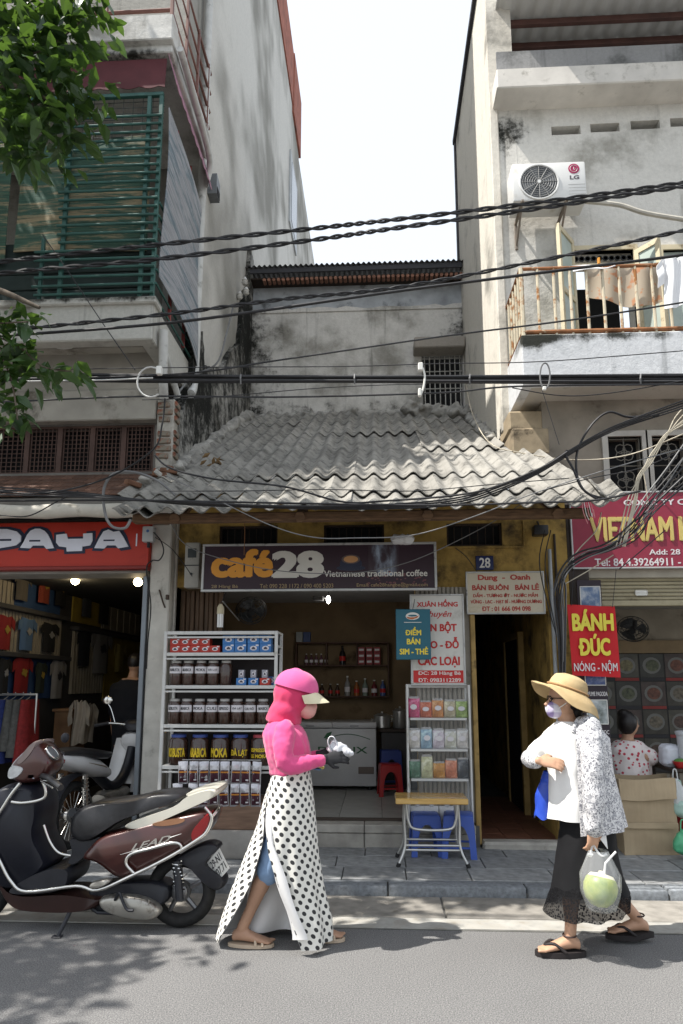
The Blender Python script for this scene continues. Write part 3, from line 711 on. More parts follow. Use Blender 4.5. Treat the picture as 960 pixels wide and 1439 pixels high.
tme = MB().bbox(-.055, .055, -.075, .075, -.008, .008, .005).mesh('roof_tile'); tme.materials.append(TILEB)
for r in range(5):
    for i in range(13):
        y = 5.90 + r * .115; piece('roof_tile', tme, ta, (-2.24 - i * .113 - (r % 2) * .05, y, 3.205 + (y - 5.88) * .643), (math.atan(.643) - .06, random.uniform(-.03, .03), 0))
stp = MB()
for r in range(5):
    for i in range(22): y = 5.90 + r * .115; stp.bbox(-.055, .055, -.075, .075, -.008, .008, .005, Matrix.Translation((-3.71 - i * .113, y, 3.205 + (y - 5.88) * .643)) @ Matrix.Rotation(.53, 4, 'X'))
O('roof_tiles', stp, TILEB, ta, kind='stuff')
CANV = mat('rolled_canvas', (.50, .47, .41), .85, var=.15, scale=5, c2='77705f', c2scale=5)
O('rolled_awning', MB().tube([(-6, 5.82, 3.03)] + [(-6 + i * .16, 5.82 + .006 * math.sin(i * 2.1), 3.03 + .006 * math.sin(i * 1.3)) for i in range(1, 25)], [.062 + .006 * math.sin(i * 1.7) for i in range(25)], 14), CANV, lh, 60)

# ================================================================== clothes shop under it (room, fittings)
SH = -3.95
SLATW = mat('shop_panel', (.24, .215, .175), .7, var=.15, stretch=(1, 1, 1))
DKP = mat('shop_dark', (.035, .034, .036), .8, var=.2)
BLU = mat('shop_blue', (.02, .05, .13), .8, var=.2)
YLP = mat('shop_yellow', (.26, .19, .03), .7, var=.2)
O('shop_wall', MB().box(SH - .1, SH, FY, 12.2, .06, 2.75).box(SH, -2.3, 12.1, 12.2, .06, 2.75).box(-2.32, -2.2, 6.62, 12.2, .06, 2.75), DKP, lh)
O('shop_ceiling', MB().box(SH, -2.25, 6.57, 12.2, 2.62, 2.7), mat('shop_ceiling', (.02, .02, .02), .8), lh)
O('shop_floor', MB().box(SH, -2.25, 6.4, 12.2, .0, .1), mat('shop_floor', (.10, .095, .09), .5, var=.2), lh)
O('shutter_box', MB().bbox(-6, -2.17, 6.28, 6.60, A(100, 806, 6.28).z, A(100, 795, 6.28).z, .006), mat('grey_shutter_box', (.24, .23, .21), .6, var=.15), lh)
O('shutter_rail', MB().bbox(-2.20, -2.155, 6.26, 6.34, .08, 2.5, .004), mat('grey_rail', (.17, .19, .21), .4, .5), lh)
def wallpanel(py0, py1, px0, px1, m, n=0, name='wall_panel'):
    a = AX(px0, py0, SH + .02); b = AX(px1, py0, SH + .02); c = AX(px0, py1, SH + .02)
    o = O(name, MB().box(SH, SH + .02, a.y, b.y, c.z, a.z), m, lh)
    for i in range(n):
        y = lerp(a.y, b.y, (i + .5) / n); w = (b.y - a.y) / n * .78
        O('slat', MB().box(SH + .02, SH + .032, y - w / 2, y + w / 2, c.z, a.z), m, o)
wallpanel(806, 842, -30, 22, SLATW, 8); wallpanel(806, 862, 22, 88, BLU)
wallpanel(845, 912, -30, 88, SLATW, 26); wallpanel(915, 985, -30, 86, BLU)
wallpanel(806, 874, 106, 146, YLP); wallpanel(806, 884, 148, 200, SLATW, 6); wallpanel(886, 975, 104, 148, SLATW, 12); wallpanel(892, 985, 150, 198, YLP)
def bandbar(py, px0, px1, hh=.05):
    a = AX(px0, py, SH + .03); b = AX(px1, py, SH + .03)
    O('display_ledge', MB().bbox(SH, SH + .12, a.y, b.y, a.z - hh, a.z, .005), DKP, lh)
bandbar(842, -30, 92); bandbar(913, -30, 92); bandbar(880, 102, 200)
# ================================================================== white house on the right
WHT = old_wall('white_house_render', (.66, .64, .59), '2a2a25', .13, '9a978e', .42, [((1.6, 7.4, 8.1), (.6, 1, .55), .27), ((1.5, 7.4, 7.3), (.35, 1, 1.1), .2), ((3, 7.4, 8.15), (3, 1, .4), .13)], .5, under=None)
rh = thing('white_house', 'whitewashed house with rusty railed balcony and air conditioner above the red sign', 'house', (3.5, 7.4, .08))
RX, RFY = 1.43, 7.4
WSIDE = old_wall('white_house_side', (.70, .66, .58), '2d2c27', .12, '918e86', .35, [((1.43, 10.3, 7), (1, .4, 3), .25)], .45)
O('side_wall', MB().box(RX, RX + .3, RFY - .0, 10.5, 4.30, 10.75), WSIDE, rh)
O('corner_strip', MB().bbox(RX - .012, RX + .09, RFY - .03, RFY + .06, 4.29, 8.66, .012), WSIDE, rh)
O('roof_flashing', MB().bbox(RX - .05, RX + .2, RFY - .05, 10.6, 10.74, 10.84, .01).bbox(RX - .03, RX + .05, 10.5, 10.62, 8.3, 10.8, .01), mat('fascia_dark', '0'), rh)
wx0, wx1, wz0, wz1 = A(808, 400, RFY).x, A(893, 400, RFY).x, 5.0, A(850, 352, RFY).z
sl_ = [(A(q, 184, RFY).x, A(q + 41, 184, RFY).x, A(q, 190 - (q - 775) * .07, RFY).z, A(q, 178 - (q - 775) * .07, RFY).z) for q in (775, 830, 887, 943)] + [(A(q, 184, RFY).x, A(q + 41, 184, RFY).x, A(950, 178, RFY).z, A(950, 166, RFY).z) for q in (1000, 1057)]
wz2 = A(930, 352, RFY).z; wx2 = A(935, 400, RFY).x
O('wall', holed(RX + .3, 6.5, 4.40, 8.62, [(wx0, wx1, wz0, wz1), (wx2, wx2 + 1.0, wz0, wz2)] + sl_, RFY, RFY + .25).box(RX + .02, RX + .3, RFY - .002, RFY + .0, 4.40, 8.62), WHT, rh, label='sunlit whitewashed upper front')
for a, b, c, d in sl_: O('vent_slot', MB().box(a, b, RFY + .16, RFY + .2, c, d), mat('slot_grey', (.12, .12, .115), .9), rh)
LEDG = mat('ledge_paint', (.62, .59, .54), .85, var=.12, scale=4, bump=.3, c2='8a857a', c2scale=5)
O('ledge', MB().bbox(RX + .03, 6.5, RFY - .34, RFY + .1, 8.40, 8.66, .012), LEDG, rh)
PARA = old_wall('parapet_render', (.33, .33, .33), '232422', .35, '565755', .5)
O('parapet', MB().box(RX + .10, 6.5, RFY - .02, RFY + .12, 8.662, 9.22), PARA, rh)
# tin canopy over the roof terrace
def can(u, v): x = lerp(1.55, 6.5, u); return (x, lerp(9.4, 5.75, v), lerp(9.62, 10.05, v) + .022 * max(-.4, math.cos(x * 2 * math.pi / .20)))
TINC = NT('pale_tin_sheet'); TINC.col((.50, .50, .48)); TINC.b.inputs['Roughness'].default_value = .5; TINC.b.inputs['Metallic'].default_value = .2
O('tin_canopy', MB().grid(can, 250, 2, .004), TINC.m, rh, 50)
PURL = mat('brown_purlin', (.085, .04, .032), .6, var=.25)
for y in (6.3, 7.0, 7.53, 7.82, 8.8): O('purlin', MB().bbox(1.56, 6.5, y - .03, y + .03, lerp(9.62, 10.05, (9.4 - y) / 3.65) - .105, lerp(9.62, 10.05, (9.4 - y) / 3.65) - .028, .005), PURL, rh)
for x in (1.66, 4.4): O('canopy_post', MB().bbox(x, x + .06, RFY + .02, RFY + .08, 9.2, 9.84, .005), PURL, rh)
O('terrace_back', MB().box(RX + .3, 6.5, 9.3, 9.5, 8.6, 9.8), PARA, rh)
# balcony
BZ0, BZ1, BY0 = 4.49, 5.03, 6.60
BAL = old_wall('white_balcony_render', (.62, .63, .64), '33342f', .28, '8c9090', .35, [((2, 6.6, 5.0), (3, 1, .16), .3), ((1.6, 6.6, 4.9), (.3, 1, .3), .2)], .5)
bal = O('balcony', MB().bbox(1.50, 6.5, BY0, BY0 + .1, BZ0, BZ1, .01).box(1.502, 1.60, BY0 + .1, RFY, BZ0 + .002, BZ1 - .002), BAL, rh)
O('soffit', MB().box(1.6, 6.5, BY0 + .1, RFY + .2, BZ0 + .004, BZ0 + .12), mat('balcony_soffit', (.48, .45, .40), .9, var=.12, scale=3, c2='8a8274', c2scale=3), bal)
RUST = mat('rusty_cream_rail', (.52, .46, .34), .6, var=.15, scale=6, c2=(.28, .115, .03), c2amt=(.50, .64), c2scale=9)
RUSTD = mat('rust_brown_rail', (.24, .10, .04), .75, var=.35, scale=12, c2=(.42, .33, .22), c2amt=(.55, .7), c2scale=10)
rail = O('railing', MB().tube([(1.53, BY0 + .04, BZ1 + .045), (6.5, BY0 + .04, BZ1 + .045)], .024, 8).tube([(1.53, BY0 + .04, 5.79), (6.5, BY0 + .04, 5.79)], .018, 8)
         .tube([(1.53, BY0 + .04, 5.79), (1.53, RFY, 5.79)], .02, 8).tube([(1.53, BY0 + .04, BZ1 + .045), (1.53, RFY, BZ1 + .045)], .02, 8), RUSTD, bal, 40)
for i in range(30):
    x = 1.535 + i * .167; O('bar', MB().tube([(x, BY0 + .04, BZ1 - .02), (x, BY0 + .04, 5.80)], .016 if i else .024, 7), RUST, rail, 40)
for i in range(1, 6): y = BY0 + .04 + i * .13; O('bar', MB().tube([(1.53, y, BZ1 - .02), (1.53, y, 5.80)], .015, 7), RUST, rail, 40)
# window with shutters thrown open
CREAM = mat('cream_frame', (.55, .48, .33), .6, var=.12, c2='7c6443', c2scale=9)
wn = O('window', holed(wx0 - .05, wx1 + .05, wz0 - .05, wz1 + .06, [(wx0, wx1, wz0, wz1 - .22), (wx0, wx1, wz1 - .17, wz1)], RFY - .02, RFY + .07), CREAM, rh)
O('backing', MB().box(wx0 - .1, wx1 + .1, RFY + .8, RFY + .85, wz0, wz1), BLK, wn)
gr = MB()
for i in range(10): x = lerp(wx0, wx1, (i + .5) / 10); gr.lathe([(.034, 0), (.034, .012), (.026, .012), (.026, 0)], 10, (x, RFY + .03, wz1 - .085), Matrix.Rotation(R(90), 4, 'X'))
O('fanlight_scroll', gr, mat('black_iron', (.02, .02, .02), .5), wn, kind='stuff')
def leaf(hx, hy, ang, w, z0, z1, m):
    M_ = Matrix.Translation((hx, hy, 0)) @ Matrix.Rotation(ang, 4, 'Z')
    s = O('shutter', MB().box(0, .05, -.02, .02, z0, z1, M_).box(w - .05, w, -.02, .02, z0, z1, M_).box(.05, w - .05, -.02, .02, z1 - .06, z1, M_).box(.05, w - .05, -.02, .02, z0, z0 + .06, M_).box(.05, w - .05, -.02, .02, lerp(z0, z1, .5) - .03, lerp(z0, z1, .5) + .03, M_), CREAM, wn)
    O('pane', MB().box(.05, w - .05, -.004, .004, z0 + .06, lerp(z0, z1, .5) - .03, M_).box(.05, w - .05, -.004, .004, lerp(z0, z1, .5) + .03, z1 - .06, M_), m, s)
FROST = mat('frosted_glass', (.40, .46, .42), .3, var=.1)
leaf(wx0 - .01, RFY - .03, R(-128), .42, 5.05, A(800, 318, 7.1).z, FROST); leaf(wx1 + .01, RFY - .03, R(-52), .30, 5.05, 6.45, FROST)
w2 = O('window', holed(wx2 - .05, wx2 + 1.05, wz0 - .05, wz2 + .06, [(wx2, wx2 + 1.0, wz0, wz2)], RFY - .02, RFY + .07), CREAM, rh)
O('pane', MB().box(wx2, wx2 + 1, RFY + .04, RFY + .05, wz0, wz2), FROST, w2)
O('bamboo_pole', MB().tube(bez([A(822, 283, 7.15), A(870, 288, 7.1), A(910, 300, 7.05), A(985, 312, 7.0)], 5), .026, 8), mat('grey_conduit', (.42, .40, .35), .7, var=.2), rh, 40).name = 'conduit'
# lower storey under the balcony
LOW = mat('lower_render', (.235, .205, .165), .9, var=.2, scale=3, bump=.3, c2='3d352b', c2scale=2.4)
LY = 7.05
gx = [(A(855, 650, LY).x, A(903, 650, LY).x), (A(917, 650, LY).x, A(966, 650, LY).x)]
gz0, gz1 = 3.15, A(880, 614, LY).z
O('lower_wall', holed(RX + .35, 6.5, 2.55, BZ0 + .1, [(a, b, gz0, gz1) for a, b in gx], LY, LY + .2), LOW, rh)
O('corbel', MB().bbox(RX, RX + .75, RFY - .34, RFY + .2, 4.18, 4.40, .02).bbox(RX + .02, RX + .42, RFY - .36, RFY + .2, 3.9, 4.2, .02), mat('corbel_render', (.30, .24, .16), .9, var=.3, c2='241c14', c2scale=3), rh)
IRON = mat('grille_iron', (.13, .12, .10), .6, var=.2)
PALEF = mat('pale_frame', (.40, .38, .34), .8, var=.15)
for a, b in gx:
    w = O('window', holed(a - .06, b + .06, gz0 - .06, gz1 + .06, [(a, b, gz0, gz1)], LY - .03, LY + .05), PALEF, rh)
    O('backing', MB().box(a, b, LY + .15, LY + .19, gz0, gz1), BLK, w)
    g = MB()
    for t in (.04, .5, .96): g.tube([(lerp(a, b, t), LY + .02, gz0), (lerp(a, b, t), LY + .02, gz1)], .006, 5)
    for t in (.02, .34, .66, .98): g.tube([(a, LY + .02, lerp(gz0, gz1, t)), (b, LY + .02, lerp(gz0, gz1, t))], .006, 5)
    for cz in (.18, .5, .82):
        for q in range(4):
            cx, cc = (a + b) / 2, lerp(gz0, gz1, cz); an = q * math.pi / 2 + .785
            g.tube([(cx + .055 * math.cos(an) + .05 * math.cos(s * .785), LY + .015, cc + .055 * math.sin(an) + .05 * math.sin(s * .785)) for s in range(9)], .006, 5)
        g.tube([((a + b) / 2 + .03 * math.cos(s * .785), LY + .015, lerp(gz0, gz1, cz) + .03 * math.sin(s * .785)) for s in range(9)], .006, 5)
    O('scroll_grille', g, IRON, w, kind='stuff')
# open shop below: shutter box, walls, floor
SHB = mat('cream_shutter', (.33, .29, .19), .6, var=.12, rnd=.06, c2='4d4432', c2scale=5)
q0 = A(825, 830, 6.5).x
sb_ = O('shutter_box', MB().bbox(q0 - .3, 6.5, 6.5, 6.78, A(880, 812, 6.5).z, A(880, 797, 6.5).z + .05, .006), mat('beige_box', (.36, .33, .27), .8, var=.12), rh)
for i in range(6):
    z = A(880, 848, 6.56).z + .03 + i * .036; O('shutter_slat', MB().bbox(q0 - .1, 6.5, 6.545, 6.575, z, z + .031, .008), SHB, sb_)
O('shutter_slat', MB().bbox(q0 - .1, 6.5, 6.53, 6.59, A(880, 852, 6.56).z, A(880, 848, 6.56).z + .026, .006), SHB, sb_)
DKR = mat('stall_wall', (.30, .265, .21), .9, var=.2, scale=3, c2='4d4437', c2scale=2.5)
O('shop_wall', MB().box(1.84, 1.94, 6.5, 8.9, .06, 2.6).box(1.9, 6.5, 8.7, 8.8, .06, 2.6), DKR, rh)
O('shop_ceiling', MB().box(1.84, 6.5, 6.6, 8.8, 2.42, 2.5), mat('stall_ceiling', (.36, .35, .32), .8, var=.1), rh)
O('shop_floor', MB().box(1.84, 6.5, 6.45, 8.8, .0, .1), mat('stall_floor', (.15, .14, .13), .6, var=.2), rh)
O('side_pier', MB().bbox(XR + .002, q0 + .02, 6.47, 6.75, .06, 3.2, .01), mat('dark_pier', (.05, .04, .035), .8, var=.3), rh)
# ================================================================== signs
ORD = ['first', 'second', 'third', 'fourth', 'fifth', 'sixth', 'seventh', 'eighth', 'ninth', 'tenth']
def flat(name, c, rough=.5, **k): return mat(name, c, rough, var=.05, **k)
WHITE = flat('sign_white', (.66, .65, .61)); RED = flat('sign_red', (.46, .022, .02)); DRED = flat('sign_dark_red', (.22, .02, .03), c2='571722', c2scale=2)
YLW = flat('sign_yellow', (.75, .58, .05)); INK = flat('print_ink', (.02, .02, .025)); ALU = mat('sign_frame', (.42, .42, .41), .45, .4, var=.15, c2='5a5853', c2scale=9)
def LT(par, M_, w, h, s, fx0, fx1, ft, fb, m, bold=.015, shear=0, th=.003):
    return letters(s, (fx0 * w, fx1 * w, (1 - fb) * h, (1 - ft) * h), m, par, M_, bold, shear, th)
def frame(M_, w, h, t=.012, d=.02):
    m = MB()
    for b in ((-t, w + t, -t, t), (-t, w + t, h - t, h + t), (-t, t, t, h - t), (w - t, w + t, t, h - t)): m.bbox(b[0], b[1], b[2], b[3], -d, .008, .003, M_)
    return m
def sign(name, label, c, px0, py0, px1, py1, Y, m, th=.03, tilt=0.0, fr=None):
    M_, w, h = board(px0, py0, px1, py1, Y, th, tilt)
    t = thing(name, label, c, M_ @ Vector((w / 2, 0, 0)))
    O('panel', plate(M_, w, h, th), m, t)
    if fr: O('frame', frame(M_, w, h, fr), ALU, t)
    return t, M_, w, h
def disc(M_, cx, cy, rx, ry, z0, z1, n=24): return MB().loft([[M_ @ Vector((cx + rx * math.cos(q * 2 * math.pi / n), cy + ry * math.sin(q * 2 * math.pi / n), z)) for q in range(n)] for z in (z0, z1)])
def flatpoly(M_, pts, z0, z1): return MB().loft([[M_ @ Vector((a, b, z)) for a, b in pts] for z in (z0, z1)])
# clothes shop: fat white letters on red
t, M_, w, h = sign('shop_sign', 'long red clothes shop board with fat white letters', 'sign', -210, 735, 208, 797, 6.22, flat('papaya_red', (.42, .03, .015), c2='7c1a0c', c2scale=2), .12)
O('lower_lip', MB().bbox(0, w, -.035, .0, -.12, .03, .006, M_), flat('papaya_dark', (.20, .02, .015)), t)
Minv = M_.inverted()
def q2(zx, zy): p = Minv @ A(zx / 3.6, 700 + zy / 3.6, 6.22); return (p.x, p.y)
gA = [(105, 252), (124, 222), (140, 188), (158, 166), (182, 156), (206, 156), (228, 166), (246, 186), (262, 218), (276, 254), (238, 258), (224, 241), (170, 241), (156, 255)]
gY = [(288, 187), (340, 181), (346, 208), (424, 206), (424, 181), (470, 178), (471, 215), (459, 240), (419, 246), (418, 268), (341, 271), (339, 250), (302, 245), (287, 226)]
gB = [(480, 254), (503, 208), (526, 170), (552, 160), (578, 172), (606, 167), (628, 200), (652, 246), (600, 255), (587, 240), (545, 240), (530, 256)]
gP = [(-75, 255), (-88, 210), (-80, 170), (-40, 158), (40, 158), (88, 170), (110, 192), (108, 220), (84, 240), (30, 250), (-20, 258)]
LW = flat('letter_white', (.70, .72, .80)); LO = flat('letter_outline', (.016, .022, .05))
for g, slit in ((gA, (152, 208, 213, 222)), (gY, None), (gB, (527, 583, 211, 219)), (gP, (-40, 62, 208, 219)), ([(a - 360, b) for a, b in gA], (-208, -152, 213, 222)), ([(a - 375, b) for a, b in gP], None)):
    pts = [q2(*p) for p in g]; cx = sum(p[0] for p in pts) / len(pts); cy = sum(p[1] for p in pts) / len(pts)
    ex = [(cx + (a - cx) * 1.0 + .026 * math.copysign(min(1, abs(a - cx) / .05), a - cx), cy + (b - cy) + .024 * math.copysign(min(1, abs(b - cy) / .03), b - cy)) for a, b in pts]
    def bm_prism(pp, z0, z1):
        bm = bmesh.new(); f = bm.faces.new([bm.verts.new((a, b, z0)) for a, b in pp]); r = bmesh.ops.extrude_face_region(bm, geom=[f])
        for v in r['geom']:
            if isinstance(v, bmesh.types.BMVert): v.co.z = z1
        bmesh.ops.triangulate(bm, faces=[f for f in bm.faces if len(f.verts) > 4]); bm.verts.index_update()
        m = MB(); m.add([M_ @ v.co for v in bm.verts], [[v.index for v in f.verts] for f in bm.faces]); bm.free(); return m
    lt = O('letter', bm_prism(pts, .004, .014), LW, t); O('outline', bm_prism(ex, -.002, .004), LO, lt)
    if slit:
        a, b = q2(slit[0], slit[3]), q2(slit[1], slit[2]); O('slit', MB().box(a[0], b[0], a[1], b[1], .013, .0155, M_), LO, lt)
TINYW = LW
a = q2(690, 180); O('small_print', MB().box(a[0], a[0] + .012, a[1] - .12, a[1], .0, .003, M_), LW, t)
# cafe board
PLUM = flat('cafe_plum', (.030, .014, .022), .45)
t, M_, w, h = sign('cafe_sign', 'dark plum cafe board with orange lettering, big grey 28 and a coffee cup', 'sign', 284, 764, 613, 829, 6.12, PLUM, .07, R(-3), .011)
ORG = flat('cafe_orange', (.62, .27, .035)); GRY = flat('cafe_grey', (.56, .54, .49)); GOLD = flat('cafe_gold', (.30, .22, .11)); CRM = flat('cafe_cream', (.62, .60, .55))
LT(t, M_, w, h, 'café', .035, .305, .09, .72, ORG, .045)
LT(t, M_, w, h, '28', .298, .525, .14, .74, GRY, .05)
LT(t, M_, w, h, 'Vietnamese traditional coffee', .525, .965, .58, .72, CRM, .012)
LT(t, M_, w, h, '28 Hàng Bè', .04, .155, .875, .965, GOLD, .005); LT(t, M_, w, h, 'Tel: 090 228 1172 / 090 400 5203', .25, .565, .865, .955, GOLD, .004); LT(t, M_, w, h, 'Email: cafe28hangbe@gmail.com', .665, .965, .86, .96, GOLD, .004)
NAVY = flat('cup_blue', (.022, .026, .05), .3)
cup = O('cup_print', disc(M_, .64 * w, .56 * h, .048 * w, .15 * h, .0005, .002), NAVY, t); O('saucer_print', disc(M_, .64 * w, .47 * h, .062 * w, .06 * h, .0003, .0015), NAVY, cup)
O('coffee_print', disc(M_, .64 * w, .66 * h, .031 * w, .075 * h, .002, .003), flat('coffee_cream', (.46, .24, .10)), cup); O('rim_print', disc(M_, .64 * w, .66 * h, .04 * w, .10 * h, .0015, .0025), flat('cup_rim', (.10, .075, .07)), cup)
k = NT('smoke_print'); co = k.co('Object', (1, 1, 1)); n1 = k.noise(k.co('Object', (5, 1, 2.2)), 1.6, 5, .6); pos = k.n('SeparateXYZ'); k.l(k.tc.outputs['Generated'], pos.inputs[0])
e = k.math('MULTIPLY', k.math('MULTIPLY', pos.outputs[0], k.math('SUBTRACT', 1, pos.outputs[0])), 4.0)
k.col(k.mix(k.math('MULTIPLY', k.sstep(n1, .40, .72), k.sstep(e, .1, .9)), (.030, .014, .022), (.36, .44, .55))); k.b.inputs['Roughness'].default_value = .45
O('smoke_print', MB().box(.715 * w, .845 * w, .30 * h, .985 * h, .0003, .001, M_), k.m, t)
bm_ = MB(); rr = random.Random(4)
for i in range(60):
    cx, cy = rr.uniform(.70, .955), rr.uniform(.06, .40); s = rr.uniform(.5, 1)
    if cy > .40 - abs(cx - .82) * 1.1: continue
    bm_.v += disc(M_, cx * w, cy * h, .008 * w * s, .024 * h * s, .001, .002, 7).v; base = len(bm_.v) - 14
    bm_.f += [tuple(base + i for i in range(7))[::-1], tuple(base + 7 + i for i in range(7))]
O('bean_print', bm_, flat('bean_print', (.13, .05, .055)), t, kind='stuff')
O('crumpled_paper', wrinkle(remesh(MB().bbox(A(552, 760, 6.1).x, A(580, 760, 6.1).x, 6.09, 6.17, A(560, 762, 6.1).z, A(560, 752, 6.1).z, .02), .012, 1, 'crumpled_paper'), .02, (22, 22, 22), 3), flat('paper_white', (.66, .66, .66)), None, None, 'crumpled white plastic caught on the top edge of the cafe board', 'litter')
# white board and blue card
t, M_, w, h = sign('flour_sign', 'tall white board with red lettering above the glass cabinet', 'sign', 579, 836, 654, 962, 6.30, flat('board_white', (.58, .57, .53), c2='98948a', c2scale=4), .03, 0, .008)
O('red_band', MB().box(.03 * w, .97 * w, .02 * h, .155 * h, -.001, .0015, M_), RED, t)
LT(t, M_, w, h, 'XUÂN HỒNG', .12, .90, .05, .135, RED, .03); LT(t, M_, w, h, 'Chuyên', .22, .78, .18, .27, RED, .012, .35)
LT(t, M_, w, h, 'BÁN BỘT', .16, .87, .30, .435, RED, .035); LT(t, M_, w, h, 'GẠO - ĐỖ', .12, .90, .475, .625, RED, .035); LT(t, M_, w, h, 'CÁC LOẠI', .12, .91, .67, .815, RED, .035)
LT(t, M_, w, h, 'ĐC: 28 Hàng Bè', .12, .92, .855, .905, WHITE, .012); LT(t, M_, w, h, 'ĐT: 0983112289', .12, .92, .93, .972, WHITE, .012)
TEAL = flat('card_teal', (.018, .11, .155), c2='1f5a6b', c2scale=2)
t, M_, w, h = sign('phone_card_sign', 'small teal card with yellow lettering overlapping the white board', 'sign', 557, 856, 606, 927, 6.16, TEAL, .006, 0)
O('logo_oval', disc(M_, .49 * w, .86 * h, .20 * w, .075 * h, 0, .002), WHITE, t)
O('logo_swoosh', flatpoly(M_, [(.30 * w, .85 * h), (.42 * w, .835 * h), (.55 * w, .84 * h), (.68 * w, .875 * h), (.62 * w, .825 * h), (.48 * w, .795 * h), (.36 * w, .81 * h)], .002, .003), flat('logo_orange', (.45, .12, .03)), t)
O('logo_bar', disc(M_, .49 * w, .87 * h, .13 * w, .018 * h, .002, .003), TEAL, t); O('slogan', MB().box(.24 * w, .74 * w, .73 * h, .742 * h, 0, .002, M_), WHITE, t)
LT(t, M_, w, h, 'ĐIỂM', .27, .73, .355, .52, YLW, .034); LT(t, M_, w, h, 'BÁN', .31, .70, .56, .70, YLW, .034); LT(t, M_, w, h, 'SIM - THẺ', .10, .92, .745, .90, YLW, .034)
O('cord', MB().tube([M_ @ Vector((w * .5, h, -.003)), A(583, 842, 6.26)], .003, 5), INK, t)
# number plaque and cream board
t, M_, w, h = sign('house_number', 'small navy enamel plaque with white number 28', 'plaque', 669, 781, 694, 801, FY - .012, flat('plaque_navy', (.018, .026, .085), .25), .01, 0)
LT(t, M_, w, h, '28', .2, .82, .14, .85, WHITE, .02)
t, M_, w, h = sign('grocery_sign', 'cream board with red lettering over the dark passage', 'sign', 657, 804, 766, 862, 6.36, flat('board_cream', (.50, .445, .34), c2='8a7a5e', c2scale=3), .035, 0, .007)
DR = flat('sign_brick_red', (.34, .04, .03))
LT(t, M_, w, h, 'Dung  -  Oanh', .15, .83, .06, .23, DR, .034); LT(t, M_, w, h, 'BÁN BUÔN   BÁN LẺ', .07, .94, .27, .44, DR, .034); LT(t, M_, w, h, 'DẤM - TƯƠNG ỚT - NƯỚC MẮM', .08, .92, .49, .61, DR, .03)
LT(t, M_, w, h, 'VỪNG - LẠC - HẠT BÍ - HƯỚNG DƯƠNG', .045, .965, .65, .78, DR, .03); LT(t, M_, w, h, 'ĐT : 01 666 094 098', .19, .82, .83, .945, DR, .03)
# travel company board and red banner
t, M_, w, h = sign('travel_sign', 'large crimson travel company board with gold capitals', 'sign', 806, 690, 1190, 797, 6.44, flat('travel_crimson', (.235, .022, .045), .45, c2='5f1626', c2scale=2), .1, 0, .008)
GLD = flat('travel_gold', (.52, .41, .13), .4); SIL = flat('travel_white', (.62, .60, .60))
gx_ = lambda px: (A(px, 745, 6.44).x - A(806, 745, 6.44).x) / w
LT(t, M_, w, h, 'CÔNG TY CP TM & DL VIỆT NAM', gx_(882), gx_(1120), .075, .20, SIL, .02)
LT(t, M_, w, h, 'VIETNAM', gx_(832), gx_(949), .33, .66, GLD, .028, 0, .012); LT(t, M_, w, h, 'HERITAGE', gx_(957), gx_(1110), .33, .66, GLD, .028, 0, .012)
LT(t, M_, w, h, 'Add: 28 Hàng Bè - Hà Nội', gx_(913), gx_(1060), .755, .855, SIL, .014); LT(t, M_, w, h, 'Tel: 84.4.39264911 - Fax: 84.4.39264912', gx_(836), gx_(1075), .875, .975, SIL, .014)
# red banner hanging from a string
Mb, w, h = board(804, 849, 872, 949, 6.14)
t = thing('food_banner', 'red hanging cloth banner with yellow and white lettering', 'banner', Mb @ Vector((w / 2, 0, 0)))
O('cloth', MB().grid(lambda u, v: Mb @ Vector((u * w + .01 * (v - .5), (1 - v) * h - .02 * u, .012 * math.sin(7 * u + 2 * v) - .022)), 20, 14, .003), flat('banner_red', (.50, .015, .02), .7), t, 60)
BYL = flat('banner_yellow', (.72, .62, .07)); BOL = flat('banner_outline', (.16, .10, .01))
LT(t, Mb, w, h, 'BÁNH', .06, .93, .07, .38, BYL, .04); LT(t, Mb, w, h, 'ĐÚC', .17, .83, .42, .73, BYL, .04); LT(t, Mb, w, h, 'NÓNG - NỘM', .05, .95, .79, .975, SIL, .012)
O('cord', MB().tube([Mb @ Vector((.03, h - .01, 0)), A(806, 800, 6.40)], .003, 5).tube([Mb @ Vector((w - .03, h - .03, 0)), A(866, 800, 6.40)], .003, 5), INK, t)
# poster stand with tour pictures
t, M_, w, h = sign('tour_poster', 'narrow dark poster panel of tour pictures behind the red banner', 'poster', 826, 815, 862, 1092, 6.30, flat('poster_plum', (.022, .014, .022)), .03, 0)
def picture(name, seed, c0, c1, c2_, sc=9):
    k = NT(name); co = k.co('Object'); co2 = k.n('VectorMath', operation='ADD'); k.l(co, co2.inputs[0]); co2.inputs[1].default_value = (seed, seed * 2, 0)
    k.col(k.ramp(k.noise(co2.outputs[0], sc, 5, .6), [(.32, c0), (.5, c1), (.68, c2_)])); k.b.inputs['Roughness'].default_value = .35; return k.m
for i, (f0, f1, cc) in enumerate(((.035, .155, ((.02, .05, .14), (.10, .16, .28), (.45, .48, .52))), (.43, .545, ((.015, .02, .06), (.05, .08, .22), (.30, .34, .44))), (.62, .74, ((.05, .06, .05), (.25, .28, .28), (.55, .57, .58))), (.81, .93, ((.03, .07, .03), (.10, .22, .28), (.45, .50, .55))))):
    p_ = O('picture', MB().bbox(.12 * w, .93 * w, (1 - f1) * h, (1 - f0) * h, 0, .004, .002, M_), picture('tour_picture_%d' % i, i * 3.1, *cc), t)
    O('picture_border', frame(M_ @ Matrix.Translation((.12 * w, (1 - f1) * h, 0)), .81 * w, (f1 - f0) * h, .004, .0), WHITE, p_)
